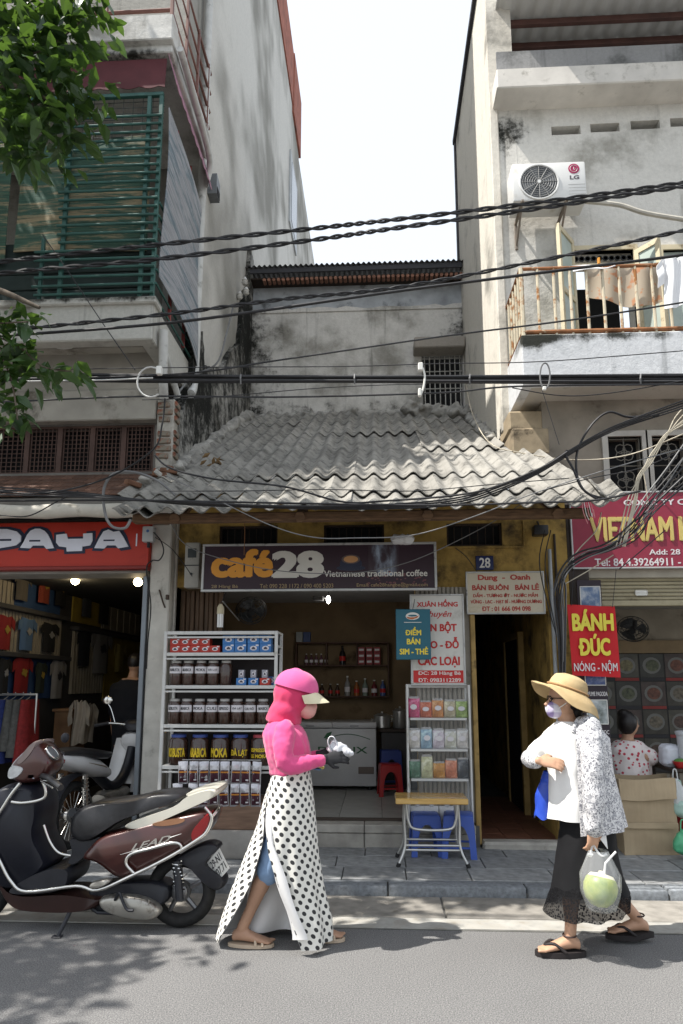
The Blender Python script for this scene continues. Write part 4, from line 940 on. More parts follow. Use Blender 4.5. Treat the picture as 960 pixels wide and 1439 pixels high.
LT(t, M_, w, h, 'MAI CHAU VILLAGE', .02, .96, .392, .415, SIL, .015); LT(t, M_, w, h, 'PERFUME PAGODA', .05, .98, .578, .60, SIL, .015); LT(t, M_, w, h, 'TAM COC', .3, .95, .77, .79, SIL, .015)

# ================================================================== things hung on the fronts
# air conditioner
a0, a1 = A(722, 281, 6.98), A(823, 224, 6.98)
ac = thing('air_conditioner', 'white outdoor air conditioner unit on brackets on the white wall', 'air conditioner', ((a0.x + a1.x) / 2, 7.2, a0.z))
ACW = mat('ac_white', (.66, .66, .64), .4, var=.05, c2='b5b0a2', c2scale=3)
fy_ = 7.0
O('casing', MB().bbox(a0.x, a1.x, fy_, fy_ + .3, a0.z, a1.z, .02, None, 2), ACW, ac, 40)
cx, cz, rr_ = lerp(a0.x, a1.x, .36), lerp(a0.z, a1.z, .48), (a1.z - a0.z) * .44
MF = face_frame(cx, fy_, cz)
O('fan_recess', disc(MF, 0, 0, rr_, rr_, -.004, .002, 32), mat('ac_dark', (.07, .075, .08), .5), ac)
O('fan_ring', MB().tube([MF @ Vector((rr_ * 1.02 * math.cos(q * math.pi / 18), rr_ * 1.02 * math.sin(q * math.pi / 18), .004)) for q in range(37)], .012, 6), ACW, ac, 50)
g = MB()
for i in range(1, 8): g.tube([MF @ Vector((rr_ * i / 8 * math.cos(q * math.pi / 14), rr_ * i / 8 * math.sin(q * math.pi / 14), .008)) for q in range(29)], .0025, 4)
for i in range(12): g.tube([MF @ Vector((rr_ * .1 * math.cos(i * math.pi / 6), rr_ * .1 * math.sin(i * math.pi / 6), .009)), MF @ Vector((rr_ * math.cos(i * math.pi / 6), rr_ * math.sin(i * math.pi / 6), .009))], .003, 4)
O('fan_guard', g, mat('guard_grey', (.34, .34, .33), .5), ac, kind='stuff')
O('fan_hub', disc(MF, 0, 0, .02, .02, .008, .014, 14), ACW, ac)
fb = MB()
for i in range(4):
    an = i * math.pi / 2 + .4; fb.loft([[MF @ Vector((r_ * math.cos(an + s), r_ * math.sin(an + s), .003)) for r_, s in ((.03, -.3), (rr_ * .92, -.35), (rr_ * .92, .35), (.03, .4))], [MF @ Vector((r_ * math.cos(an + s), r_ * math.sin(an + s), .005)) for r_, s in ((.03, -.3), (rr_ * .92, -.35), (rr_ * .92, .35), (.03, .4))]])
O('fan_blade', fb, mat('fan_grey', (.13, .135, .14), .5), ac, kind='stuff')
LGR = flat('logo_crimson', (.36, .02, .09)); lx_, lz_ = lerp(a0.x, a1.x, .84) - cx, lerp(a0.z, a1.z, .80) - cz
O('logo_disc', disc(MF, lx_, lz_, .062, .062, .001, .003, 24), LGR, ac)
O('logo_face', MB().tube([MF @ Vector((lx_ + .042 * math.cos(q), lz_ + .042 * math.sin(q), .004)) for q in [.6 + i * .3 for i in range(17)]] + [MF @ Vector((lx_ + .042, lz_, .004)), MF @ Vector((lx_ + .012, lz_, .004))], .003, 4).box(lx_ - .005, lx_ + .002, lz_ - .02, lz_ + .02, .003, .005, MF).box(lx_ - .005, lx_ + .012, lz_ - .02, lz_ - .014, .003, .005, MF), WHITE, ac)
letters('LG', (lx_ - .05, lx_ + .055, lz_ - .135, lz_ - .085), mat('logo_grey', (.09, .08, .09), .5), ac, MF, .03)
for i in range(4): O('panel_line', MB().box(lx_ - .07, lx_ + .12, lz_ - .2 - .04 * i, lz_ - .196 - .04 * i, 0, .002, MF), mat('guard_grey', '0'), ac)
for x in (lerp(a0.x, a1.x, .12), lerp(a0.x, a1.x, .72)):
    O('bracket', MB().bbox(x - .015, x + .015, fy_ - .03, RFY - .001, a0.z - .03, a0.z - .002, .003).tube([(x, fy_ + .02, a0.z - .02), (x, RFY - .01, a0.z - .3)], .013, 5).bbox(x - .015, x + .015, RFY - .03, RFY - .001, a0.z - .34, a0.z - .03, .003), mat('bracket_grey', (.20, .17, .14), .7, c2=(.2, .08, .03), c2scale=12), ac)
# electricity meter by the cafe board, junction box under the eave
def mbox(name, label, px0, py0, px1, py1, Y, d, m, c):
    a, b = A(px0, py1, Y), A(px1, py0, Y); t = thing(name, label, c, ((a.x + b.x) / 2, Y, a.z))
    O('case', MB().bbox(a.x, b.x, Y, Y + d, a.z, b.z, .012, None, 2), m, t, 40); return t, a, b
GM = mat('meter_grey', (.30, .29, .26), .6, var=.15, c2='55503f', c2scale=6)
t, a, b = mbox('electricity_meter', 'grey electricity meter boxes beside the cafe board', 258, 762, 281, 826, 6.22, .1, GM, 'meter')
O('meter_window', MB().box(a.x + .03, b.x - .03, 6.214, 6.222, lerp(a.z, b.z, .66), lerp(a.z, b.z, .86)), mat('meter_glass', (.035, .04, .04), .2), t); O('seam', MB().box(a.x, b.x, 6.215, 6.221, lerp(a.z, b.z, .48), lerp(a.z, b.z, .5)), INK, t)
O('seal', MB().lathe([(.012, 0), (.012, .01)], 8, ((a.x + b.x) / 2, 6.215, lerp(a.z, b.z, .3)), Matrix.Rotation(R(90), 4, 'X')), INK, t)
t, a, b = mbox('junction_box', 'pale grey junction box on the pillar under the roof corner', 199, 739, 216, 761, 6.12, .08, mat('junction_grey', (.42, .43, .43), .5, var=.1), 'box')
O('emblem', disc(face_frame((a.x + b.x) / 2, 6.12, lerp(a.z, b.z, .68)), 0, 0, .014, .014, 0, .002, 12), flat('emblem_blue', (.05, .12, .3)), t); O('knockout', MB().tube([((a.x + b.x) / 2, 6.16, a.z + .005), ((a.x + b.x) / 2, 6.16, a.z - .05)], .016, 8), INK, t)
t, a, b = mbox('wall_camera', 'small black box lamp fixed under the eave beside the passage', 751, 737, 771, 751, 6.3, .12, mat('camera_black', (.02, .02, .021), .4), 'lamp')
O('bracket', MB().tube([((a.x + b.x) / 2, 6.36, b.z - .02), ((a.x + b.x) / 2, 6.44, b.z + .06)], .01, 6), INK, t)
t = thing('wall_bracket', 'small rusty iron bracket on the grey pillar', 'bracket', A(228, 850, 6.28)); p = A(224, 829, 6.26)
O('strap', MB().tube([A(224, 829, 6.265), A(229, 846, 6.25), A(232, 854, 6.27)], .008, 6), mat('iron_rust', (.07, .05, .04), .8), t); O('lug', MB().bbox(A(234, 838, 6.28).x, A(238, 838, 6.28).x, 6.25, 6.285, A(234, 843, 6.28).z, A(234, 836, 6.28).z, .004), mat('iron_rust', '0'), t)
# ================================================================== coffee rack on its plinth
CAFE_G = 'coffee goods on the white rack'
Y0 = 5.98
rx0, rx1 = A(229, 1000, Y0).x, A(387, 1000, Y0).x
pb = thing('plinth', 'long low concrete block with a brown plank box on top below the coffee rack', 'plinth', ((rx0 + rx1) / 2, 5.95, .08))
zc_, zw = A(330, 1168, 5.86).z, A(330, 1128, 5.9).z
O('concrete_block', MB().bbox(rx0 - .15, A(376, 1180, 5.86).x, 5.86, 6.32, .078, zc_, .02, None, 2), mat('plinth_concrete', (.30, .285, .26), .9, var=.2, scale=5, bump=.5, c2='5f5a50', c2scale=4), pb, 40)
O('plank_box', MB().bbox(rx0 + .02, A(372, 1150, 5.9).x, 5.90, 6.31, zc_, zw, .008), mat('plank_brown', (.20, .125, .085), .7, var=.25, scale=5, stretch=(1, 6, 8), bump=.3), pb)
WS = mat('rack_white', (.56, .56, .54), .45, var=.08, c2='9a968c', c2scale=6)
zs = [A(300, q, Y0).z for q in (1076, 1018, 963, 917, 887)]
rk = thing('display_rack', 'white metal rack of coffee jars and boxes beside the grey pillar', 'rack', ((rx0 + rx1) / 2, 6.1, zs[0] - .1))
D = .30
for x in (rx0, rx1):
    for y in (Y0, Y0 + D): O('post', MB().bbox(x - .014, x + .014, y - .014, y + .014, zw + .002, zs[-1], .003), WS, rk)
for i, z in enumerate(zs):
    O('shelf', MB().bbox(rx0 + .014, rx1 - .014, Y0 - .012, Y0 + .012, z - .03, z, .003).box(rx0, rx1, Y0 + .012, Y0 + D, z - .012, z - .006).bbox(rx0 + .014, rx1 - .014, Y0 - .01, Y0 + .01, z - .062, z - .046, .003), WS, rk)
for z in (lerp(zs[2], zs[3], .3), lerp(zs[3], zs[4], .3), lerp(zs[1], zs[2], .5), zs[4] - .01): O('side_rail', MB().bbox(rx1 - .01, rx1 + .01, Y0 + .014, Y0 + D - .014, z - .01, z + .01, .003), WS, rk)
RB = mat('back_board', (.035, .03, .03), .8); O('back_board', MB().box(rx0, rx1, Y0 + D + .016, Y0 + D + .024, zw + .01, zs[-1]), RB, rk)
JARC = mat('jar_coffee', (.045, .022, .015), .12, var=.35, scale=60, coat=.6); JLID = mat('jar_lid', (.42, .41, .39), .35, var=.1); PAPERL = mat('jar_label', (.66, .64, .66), .6, var=.05)
def jar_parts(r, h, lid_m, lid_r, label=True):
    t = thing('coffee_jar', '-', 'jar', (0, 0, 0), CAFE_G)
    O('glass', MB().lathe([(r * .92, 0), (r, .012), (r, h * .80), (r * .86, h * .88), (lid_r * .95, h * .89), (lid_r * .95, h * .9)], 18), JARC, t, 40)
    O('lid', MB().lathe([(lid_r, h * .9), (lid_r, h * .99), (lid_r * .93, h)], 18), lid_m, t, 40)
    if label: O('label', MB().grid(lambda u, v: ((r + .0018) * math.sin((u - .5) * 2.3), -(r + .0018) * math.cos((u - .5) * 2.3), lerp(h * .48, h * .75, v)), 10, 1), PAPERL, t, 60)
    return t
def jar_text(t, s, r, z0, z1, m, bold, ang=1.9):
    me = text_mesh(s, bold, .02); xs = [v.co.x for v in me.vertices]; ys = [v.co.y for v in me.vertices]
    for v in me.vertices:
        a = ((v.co.x - min(xs)) / (max(xs) - min(xs)) - .5) * ang; rr_ = r + (.0035 if v.co.z > 0 else .0015)
        v.co = Vector((rr_ * math.sin(a), -rr_ * math.cos(a), lerp(z0, z1, (v.co.y - min(ys)) / (max(ys) - min(ys)))))
    me.materials.append(m); o = O('lettering', me, None, t, kind='stuff'); return o
proto_jar = jar_parts(.056, .215, JLID, .042)
def row(pxs, y_, z, proto_, texts, where, hh, rr_):
    for i, (px, s) in enumerate(zip(pxs, texts)):
        c = A(px, A_mid, y_); t = dup(proto_, (c.x, y_, z + .001), random.uniform(-.15, .15))
        if s:
            ob = jar_text(t, s, rr_, hh * .56, hh * .68, INK, .015, 1.5); ob.matrix_parent_inverse = Matrix.Identity(4)
        else:
            for ch in list(t.children):
                if ch.name.startswith('label'): bpy.data.objects.remove(ch)
        t['label'] = '%s, %s from the left on the %s shelf' % ('coffee jar with white label' if s else 'unlabelled coffee bean jar', ORD[i], where)
A_mid = 990
row([246, 263, 281, 298, 316, 334, 352, 370], Y0 + .085, zs[1], proto_jar, ['ROBUSTA', 'ARABICA', 'MOKA', 'CULI', 'ESPRESSO', 'ĐÀ LẠT', 'CULI RÔ', 'ARABICA'], 'third', .215, .056)
A_mid = 940
row([248, 265, 283, 300, 318], Y0 + .085, zs[2], proto_jar, ['ROBUSTA', 'ARABICA', 'MOKA', 'ĐÀ LẠT', None], 'second', .215, .056)
for o in [proto_jar] + list(proto_jar.children): bpy.data.objects.remove(o)
BLID = mat('blue_lid', (.05, .09, .32), .4); RLID = mat('red_lid', (.45, .07, .09), .4); JYEL = mat('jar_yellow', (.72, .52, .03), .5, var=.05)
for i, (px, s) in enumerate(zip((251, 281, 310, 338, 366), (['ROBUSTA'], ['ARABICA'], ['MOKA'], ['ĐÀ LẠT'], ['ESPRESSO', 'LE MOKA']))):
    rr_, hh = .083, .255; t = jar_parts(rr_, hh, BLID if i < 4 else RLID, .066, False); c = A(px, 1050, Y0 + .10)
    for q, u in enumerate(s): jar_text(t, u, rr_, hh * (.26 if len(s) == 1 else .44 - .2 * q), hh * (.56 if len(s) == 1 else .56 - .2 * q), JYEL, .035, 1.9)
    t.location = (c.x, Y0 + .10, zs[0] + .001); t['label'] = 'large coffee jar with %s lid and yellow lettering %s' % ('blue' if i < 4 else 'red', s[0])
def carton(name, m, w, h, d):
    t = thing(name, '-', 'box', (0, 0, 0), CAFE_G)
    O('box', MB().bbox(-w / 2, w / 2, 0, d, 0, h, .002), m, t)
    Mf = face_frame(0, -.0005, 0); pr_ = O('print', disc(Mf, .002, h * .5, w * .30, h * .27, 0, .001, 14), PAPERL, t); O('motif', flatpoly(Mf, [(-w * .16, h * .36), (w * .2, h * .36), (w * .12, h * .6), (0, h * .68), (-w * .12, h * .56)], .001, .0018), mat('motif_dark', (.06, .05, .07), .5), pr_)
    O('corner_print', MB().box(w * .2, w * .45, h * .74, h * .92, 0, .001, Mf), PAPERL, t)
    return t
RBX = mat('carton_red', (.42, .035, .022), .45, var=.1); BBX = mat('carton_blue', (.045, .17, .42), .45, var=.1)
def put(pr_, px, py, y, z, label): c = A(px, py, y); return dup(pr_, (c.x, y, z), random.uniform(-.05, .05), label)
p1 = carton('coffee_box', RBX, .088, .062, .10); p2 = carton('coffee_box', BBX, .104, .075, .10)
for i, px in enumerate((246, 260, 274, 288, 302)):
    put(p1, px, 910, Y0 + .02, zs[3] + .001, 'red coffee box, %s from the left in the lower layer on the top shelf' % ORD[i])
    if i < 4: put(p1, px, 900, Y0 + .022, zs[3] + .064, 'red coffee box, %s from the left in the upper layer on the top shelf' % ORD[i])
for i, px in enumerate((321, 338, 356, 373)):
    put(p2, px, 910, Y0 + .02, zs[3] + .001, 'blue coffee box, %s from the left in the lower layer on the top shelf' % ORD[i])
    put(p2, px, 900, Y0 + .022, zs[3] + .077, 'blue coffee box, %s from the left in the upper layer on the top shelf' % ORD[i])
p3 = carton('coffee_box', BBX, .088, .062, .10); p4 = carton('coffee_box', mat('carton_silver', (.30, .30, .34), .4), .05, .07, .05)
for i, px in enumerate((339, 356)):
    put(p3, px, 955, Y0 + .02, zs[2] + .001, 'blue coffee box on the second shelf, %s from the jars' % ORD[i]); put(p4, px, 945, Y0 + .03, zs[2] + .064, 'little pale tin on the %s blue box of the second shelf' % ORD[i])
put(p1, 372, 955, Y0 + .02, zs[2] + .001, 'single red coffee box at the right end of the second shelf'); put(p4, 372, 945, Y0 + .03, zs[2] + .064, 'little pale tin on the red box of the second shelf')
put(p2, 380, 948, Y0 + .14, zs[2] + .001, 'dark blue coffee box at the back of the second shelf corner')
for q in (p1, p2, p3, p4):
    for ch in list(q.children):
        for g_ in list(ch.children): bpy.data.objects.remove(g_)
        bpy.data.objects.remove(ch)
    bpy.data.objects.remove(q)
# vacuum bags clipped in two rows in front of the plinth
def pouch(w, h, d, seed=0, m=None, name='bag'):
    def fn(u, v):
        a = u * 2 * math.pi; e = math.sin(math.pi * min(1, max(0, v))) ** .5
        return (w / 2 * math.copysign(abs(math.cos(a)) ** .6, math.cos(a)), d / 2 * e * math.copysign(abs(math.sin(a)) ** .9, math.sin(a)) + .004 * noise.noise(Vector((u * 7, v * 5, seed))), v * h)
    return MB().grid(fn, 20, 10)
SILV = mat('foil_silver', (.46, .45, .47), .22, .55, var=.25, scale=25, bump=.5, bscale=40); COFP = mat('foil_plum', (.06, .022, .032), .25, var=.4, scale=30, bump=.5, bscale=40, c2=(.30, .18, .2), c2scale=25)
ORP = mat('foil_orange', (.50, .20, .03), .35)
hk = thing('hook_rail', 'thin wire rails holding the hanging coffee bags', 'rail', A(320, 1075, 5.93))
BYY = 5.90
zr = [A(300, 1069, BYY).z, A(300, 1100, BYY).z]
for z in zr: O('wire', MB().tube([(A(255, 1080, BYY).x, BYY + .02, z + .004), (A(366, 1080, BYY).x, BYY + .02, z + .004)], .004, 6), ALU, hk)
for z0_, r_ in ((zr[0], 0), (zr[1], 1)):
    for i in range(8):
        px = 258 + i * 14.6 - (6 if r_ else 0) * (i == 0)
        c = A(px, 1090, BYY); t = thing('coffee_bag', 'small foil coffee bag, %s from the left in the %s hanging row' % (ORD[i], 'upper' if r_ == 0 else 'lower'), 'bag', (c.x, BYY, z0_ - .2), 'hanging coffee bags')
        hb = .185; b_ = O('pouch', pouch(.083, hb, .035, i + r_ * 9), SILV, t, 70); b_.matrix_parent_inverse = Matrix.Identity(4); b_.rotation_euler = (0, random.uniform(-.06, .06), random.uniform(-.25, .25)); b_.location.z = .01
        for nm, m, v0, v1, wd in (('print', COFP, .08, .62, .066), ('stripe', ORP, .50, .56, .068), ('tag', PAPERL, .16, .22, .03)):
            o = O(nm, MB().grid(lambda u, v, a=v0, b=v1, w_=wd: ((u - .5) * w_ + (.012 if w_ == .03 else 0), -.0185 * math.sin(math.pi * lerp(a, b, v)) ** .5 * (1 - .5 * abs(u - .5)) - (.0018 if w_ == .066 else .003), lerp(a, b, v) * hb), 6, 6, .0012), m, b_); o.matrix_parent_inverse = Matrix.Identity(4)
# ================================================================== glass cabinet, folding table, stools
Yc = 6.34
cx0, cx1, czt = A(573, 1000, Yc).x, A(656, 1000, Yc).x, A(610, 967, Yc).z
gc = thing('glass_cabinet', 'narrow white cabinet of packaged dry goods left of the passage', 'cabinet', ((cx0 + cx1) / 2, Yc + .05, .27))
Dc = .10
for x in (cx0, cx1): O('post', MB().bbox(x - .016, x + .016, Yc - .012, Yc + .012, .274, czt, .005, None, 2), WS, gc)
O('top_rail', MB().bbox(cx0 - .016, cx1 + .016, Yc - .014, Yc + .014, czt + .002, czt + .035, .008, None, 2), WS, gc)
cz = [A(610, q, Yc).z for q in (1008, 1051, 1092, 1150)]
for z in cz: O('shelf', MB().bbox(cx0 + .016, cx1 - .016, Yc - .13, Yc + .012, z - .02, z, .004), WS, gc)
GLS = mat('cabinet_glass', (.5, .52, .52), .03, var=0, alpha=.05, spec=.5); O('glass_pane', MB().box(cx0 + .016, cx1 - .016, Yc - .140, Yc - .137, cz[-1], czt), GLS, gc)
O('side_frame', MB().bbox(cx0 - .016, cx0 + .0, Yc - .145, Yc - .012, .274, czt + .03, .003).bbox(cx1, cx1 + .016, Yc - .145, Yc - .012, .274, czt + .03, .003), WS, gc)
GOODS = 'packets in the white cabinet'
cols = [[('pink', (.50, .06, .16), .105), ('orange', (.45, .10, .04), .085), ('amber', (.48, .19, .05), .095), ('cream', (.42, .36, .24), .09), ('lime', (.26, .36, .10), .09)],
        [('white', (.55, .52, .48), .10), ('pale blue', (.24, .36, .46), .105), ('white and purple', (.52, .46, .52), .10), ('white and green', (.50, .50, .42), .095), ('plain white', (.60, .57, .54), .10)],
        [('green', (.06, .15, .09), .09), ('pale grain', (.46, .46, .27), .115), ('mustard', (.45, .20, .03), .08), ('salmon', (.50, .16, .08), .095), ('black', (.04, .045, .055), .10)]]
for r_, (z, cc) in enumerate(zip(cz[:3], cols)):
    for i, (nm, c, hh) in enumerate(cc):
        x = lerp(cx0, cx1, (i + .5) / 5)
        t = thing('food_packet', '%s food packet on the %s shelf of the white cabinet' % (nm, ['top', 'middle', 'bottom'][r_]), 'packet', (x, Yc - .07, z + .001), GOODS)
        hh *= 1.62; b_ = O('pouch', pouch(.104, hh, .06, i + r_ * 5), mat('packet_' + nm.replace(' ', '_') + str(r_), c, .3, var=.4, scale=22, bump=.4, bscale=50, c2=[min(.7, x_ * 1.5 + .12) for x_ in c], c2amt=(.5, .6), c2scale=16), t, 70); b_.matrix_parent_inverse = Matrix.Identity(4); b_.rotation_euler.z = random.uniform(-.2, .2)
        if r_ < 2:
            o = O('print', disc(face_frame(0, -.031, hh * .55), 0, 0, .03, hh * .14, 0, .002, 12), PAPERL, b_); o.matrix_parent_inverse = Matrix.Identity(4)
        o = O('seal', MB().box(-.044, .044, -.006, .006, hh * .97, hh * 1.09), mat('clear_seal', (.6, .6, .6), .2, var=.2, alpha=.45), b_); o.matrix_parent_inverse = Matrix.Identity(4)
for i, px in enumerate((586, 606, 628)):
    c = A(px, 1142, Yc - .07); t = thing('white_bag', 'white bag under the cabinet behind the table, %s from the left' % ORD[i], 'bag', (c.x, Yc - .06, .275), GOODS)
    b_ = O('pouch', pouch(.13, .17, .10, 40 + i), mat('bag_white', (.62, .62, .62), .5, var=.1, bump=.4, bscale=25), t, 70); b_.matrix_parent_inverse = Matrix.Identity(4); o = O('knot', MB().tube([(0, 0, .165), (.012, 0, .20)], [.018, .026], 8), mat('bag_white', '0'), b_); o.matrix_parent_inverse = Matrix.Identity(4)
# folding table
ta_, tb_ = A(556, 1130, 5.72), A(658, 1130, 5.72)
tzt = A(605, 1122, 5.72).z; tx0, tx1 = ta_.x, tb_.x
ft = thing('folding_table', 'small folding table with varnished wooden top and steel tube legs', 'table', ((tx0 + tx1) / 2, 5.85, .08))
k = NT('varnished_pine'); nz = k.noise(k.co('Object', (1.2, 14, 8)), 2.2, 6, .6); k.col(k.ramp(nz, [(.3, (.34, .18, .045)), (.55, (.55, .34, .10)), (.75, (.64, .43, .16))])); k.b.inputs['Roughness'].default_value = .25; k.b.inputs['Coat Weight'].default_value = .5
O('tabletop', MB().bbox(tx0, tx1, 5.70, 6.02, tzt - .045, tzt, .006), k.m, ft)
STL = mat('steel_tube', (.50, .50, .48), .28, .75, var=.1); RUB = mat('black_rubber', (.02, .02, .02), .7)
for y, dy in ((5.75, -.06), (5.97, .03)):
    for sx, x in ((-1, tx0 + .07), (1, tx1 - .07)):
        zf = .095; pts = bez([(x - sx * .01, y, tzt - .045), (x, y, tzt - .2), (x + sx * .0, y + dy * .3, .22), (x + sx * .055, y + dy, zf)], 6)
        l_ = O('leg', MB().tube(pts, .0115, 8), STL, ft, 50); O('foot', MB().tube([pts[-1] + Vector((-sx * .008, 0, .016)), pts[-1] + Vector((sx * .004, 0, -.013))], .017, 8), RUB, l_, 50)
O('brace', MB().tube(bez([(tx0 + .085, 5.74, tzt - .05), (tx0 + .10, 5.74, tzt - .18), (tx0 + .16, 5.74, tzt - .24), (tx1 - .16, 5.74, tzt - .24), (tx1 - .10, 5.74, tzt - .18), (tx1 - .085, 5.74, tzt - .05)], 5), .0115, 8), STL, ft, 50)
for z in (.235, .20): O('crossbar', MB().tube([(tx0 + .07, 5.735, z), (tx1 - .07, 5.735, z)], .010, 8), STL, ft, 50)
O('crossbar', MB().tube([(tx0 + .07, 5.975, .23), (tx1 - .07, 5.975, .23)], .010, 8), STL, ft, 50)
# plastic stools
def stool(name, label, m, loc, w=.27, h=.34, rz=0.0, sc=1.0):
    t = thing(name, label, 'stool', (0, 0, 0)); wt, wb = w * .42, w * .5
    O('seat', MB().bbox(-wt, wt, -wt, wt, h - .03, h, .022, None, 2), m, t, 50)
    for i in range(4):                                                # each side: apron with arched opening between two legs
        Mr = Matrix.Rotation(i * math.pi / 2, 4, 'Z'); n = 14
        def fn(u, v):
            a = math.pi * u; hx = .62 * math.cos(a); hz = .06 if False else .0
            # inner arch edge (v=0) to outer edge (v=1)
            ix, iz = -.64 * math.cos(a), (.80 * math.sin(a) ** .55)
            ox, oz = (-1.0 if u < .18 else 1.0 if u > .82 else lerp(-1, 1, (u - .18) / .64)), (u / .18 if u < .18 else (1 - u) / .18 if u > .82 else 1.0)
            x, z = lerp(ix, ox, v), lerp(iz, oz, v); zz = z * (h - .012); ww = lerp(wb, wt, z)
            return Mr @ Vector((x * ww, -ww + .0, zz))
        O('leg_panel', MB().grid(fn, n * 2, 3, .01), m, t)
    O('brace', MB().bbox(-wb * .9, wb * .9, -wb * .9, -wb * .9 + .012, h * .22, h * .27, .002).bbox(-wb * .9, wb * .9, wb * .9 - .012, wb * .9, h * .22, h * .27, .002), m, t)
    t.location = loc; t.rotation_euler.z = rz; t.scale = (sc, sc, sc); return t
BST = mat('blue_stool', (.055, .11, .42), .35, var=.08); RST = mat('red_stool', (.36, .018, .018), .35, var=.08)
c = A(597, 1198, 6.12); stool('plastic_stool', 'blue plastic stool behind the folding table on the left', BST, (A(598, 1170, 6.14).x, 6.14, .082), .27, .33, .06)
stool('plastic_stool', 'blue plastic stool at the right end of the folding table', BST, (A(645, 1170, 6.10).x, 6.10, .082), .29, .34, -.12)
stool('plastic_stool', 'red plastic stool inside the cafe beside the freezer', RST, (A(548, 1100, 7.9).x, 7.9, .284), .27, .34, .1)
stool('plastic_stool', 'upper blue plastic stool set on the red stool inside the cafe', mat('navy_stool', (.03, .05, .2), .35), (A(549, 1040, 8.0).x, 8.25, .284), .27, .46, .1)['label'] = 'tall dark blue plastic stool behind the red stool in the cafe'
# ================================================================== inside the cafe
FZ = mat('freezer_white', (.52, .52, .52), .3, var=.05); Yf = 8.2
f0, f1, fzt = A(405, 1060, Yf).x, A(529, 1060, Yf).x, A(470, 1015, Yf).z
fz = thing('chest_freezer', 'white chest freezer with green leafy emblem inside the cafe', 'freezer', ((f0 + f1) / 2, Yf + .3, .285))
O('body', MB().bbox(f0, f1, Yf, Yf + .62, .33, fzt - .07, .015, None, 2), FZ, fz, 40)
for a, b in ((f0, (f0 + f1) / 2 - .004), ((f0 + f1) / 2 + .004, f1)):
    l_ = O('lid', MB().bbox(a - .005, b + .005, Yf - .015, Yf + .63, fzt - .066, fzt, .012, None, 2), FZ, fz, 40)
    O('handle', MB().bbox((a + b) / 2 - .05, (a + b) / 2 + .05, Yf - .022, Yf - .012, fzt - .05, fzt - .03, .003), mat('freezer_grey', (.32, .32, .33), .5), l_)
for x in (f0 + .08, f1 - .08):
    for y in (Yf + .08, Yf + .54): O('castor', MB().lathe([(.025, 0), (.025, .02), (.018, .05)], 10, (x, y, .284)), RUB, fz)
O('vent', MB().bbox(f1 - .21, f1 - .03, Yf - .006, Yf + .002, .47, .55, .004), mat('vent_brown', (.16, .13, .11), .6), fz)
GRN = mat('emblem_green', (.03, .12, .05), .5); MFz = face_frame(f0, Yf - .001, 0)
xr = f1 - f0
letters('DELUX', (xr * .34, xr * .90, .70, .775), GRN, fz, MFz, .01)
O('emblem_leaf', flatpoly(MFz, [(xr * .40, .87), (xr * .44, .93), (xr * .50, .95), (xr * .47, .88)], .0, .003), GRN, fz); O('emblem_arc', MB().tube([MFz @ Vector((xr * lerp(.42, .93, q / 12), .86 + .06 * math.sin(math.pi * q / 12), .002)) for q in range(13)], .004, 4), GRN, fz)
# shelf on the back wall with bottles
BWD = mat('shelf_wood', (.07, .035, .022), .6, var=.3); Yw = 8.8
s0, s1 = A(416, 930, Yw).x, A(546, 930, Yw).x; sz = [A(480, q, Yw).z for q in (978, 934, 902)]
sh = thing('wall_shelf', 'dark wooden wall shelf of bottles at the back of the cafe', 'shelf', ((s0 + s1) / 2, Yw, sz[0]))
for z in sz: O('board', MB().bbox(s0, s1, Yw, Yw + .14, z - .02, z, .003), BWD, sh)
for x in (s0, lerp(s0, s1, .33), lerp(s0, s1, .66), s1): O('upright', MB().bbox(x - .01, x + .01, Yw + .002, Yw + .138, (sz[1] if x not in (s0, s1) else sz[0]) + .001, sz[2] - .021, .003), BWD, sh)
def bottle(label, x, z, r, h, m, cap): 
    t = thing('bottle', label, 'bottle', (x, Yw + .06, z), 'bottles on the cafe shelf')
    o = O('glass', MB().lathe([(r, 0), (r, h * .55), (r * .8, h * .66), (r * .38, h * .78), (r * .36, h * .93)], 12), m, t, 50); o.matrix_parent_inverse = Matrix.Identity(4)
    o = O('cap', MB().lathe([(r * .42, h * .93), (r * .42, h)], 10), cap, t); o.matrix_parent_inverse = Matrix.Identity(4)
    o = O('label', MB().lathe([(r * 1.02, h * .2), (r * 1.02, h * .45)], 12), PAPERL if random.random() < .6 else RED, t, 50); o.matrix_parent_inverse = Matrix.Identity(4)
bm1 = [('brown', (.05, .03, .02)), ('amber', (.18, .07, .02)), ('clear', (.25, .26, .26)), ('dark red', (.13, .02, .02)), ('blue', (.05, .09, .22)), ('orange', (.35, .10, .02)), ('clear tall', (.3, .3, .28))]
for i, px in enumerate((440, 452, 464, 474)):
    bottle('small brown bottle with pale label, %s from the left on the lower wall shelf' % ORD[i], A(px, 960, Yw).x, sz[0] + .001, .028, .15, mat('bottle_brown', (.05, .03, .02), .15), WHITE)
for i, (px, nm, c, hh) in enumerate(((488, 'clear tall', (.26, .26, .25), .25), (501, 'orange', (.30, .10, .03), .19), (513, 'pale green', (.18, .23, .19), .22), (526, 'dark red', (.13, .02, .025), .20), (538, 'blue', (.06, .10, .24), .20))):
    bottle('%s bottle on the lower wall shelf in the cafe' % nm, A(px, 960, Yw).x, sz[0] + .001, .036, hh, mat('bottle_' + nm.replace(' ', '_'), c, .15), WHITE)
bottle('single black bottle in the middle of the upper wall shelf', A(481, 920, Yw).x, sz[1] + .001, .04, .24, mat('bottle_black', (.015, .015, .018), .15), BLK)
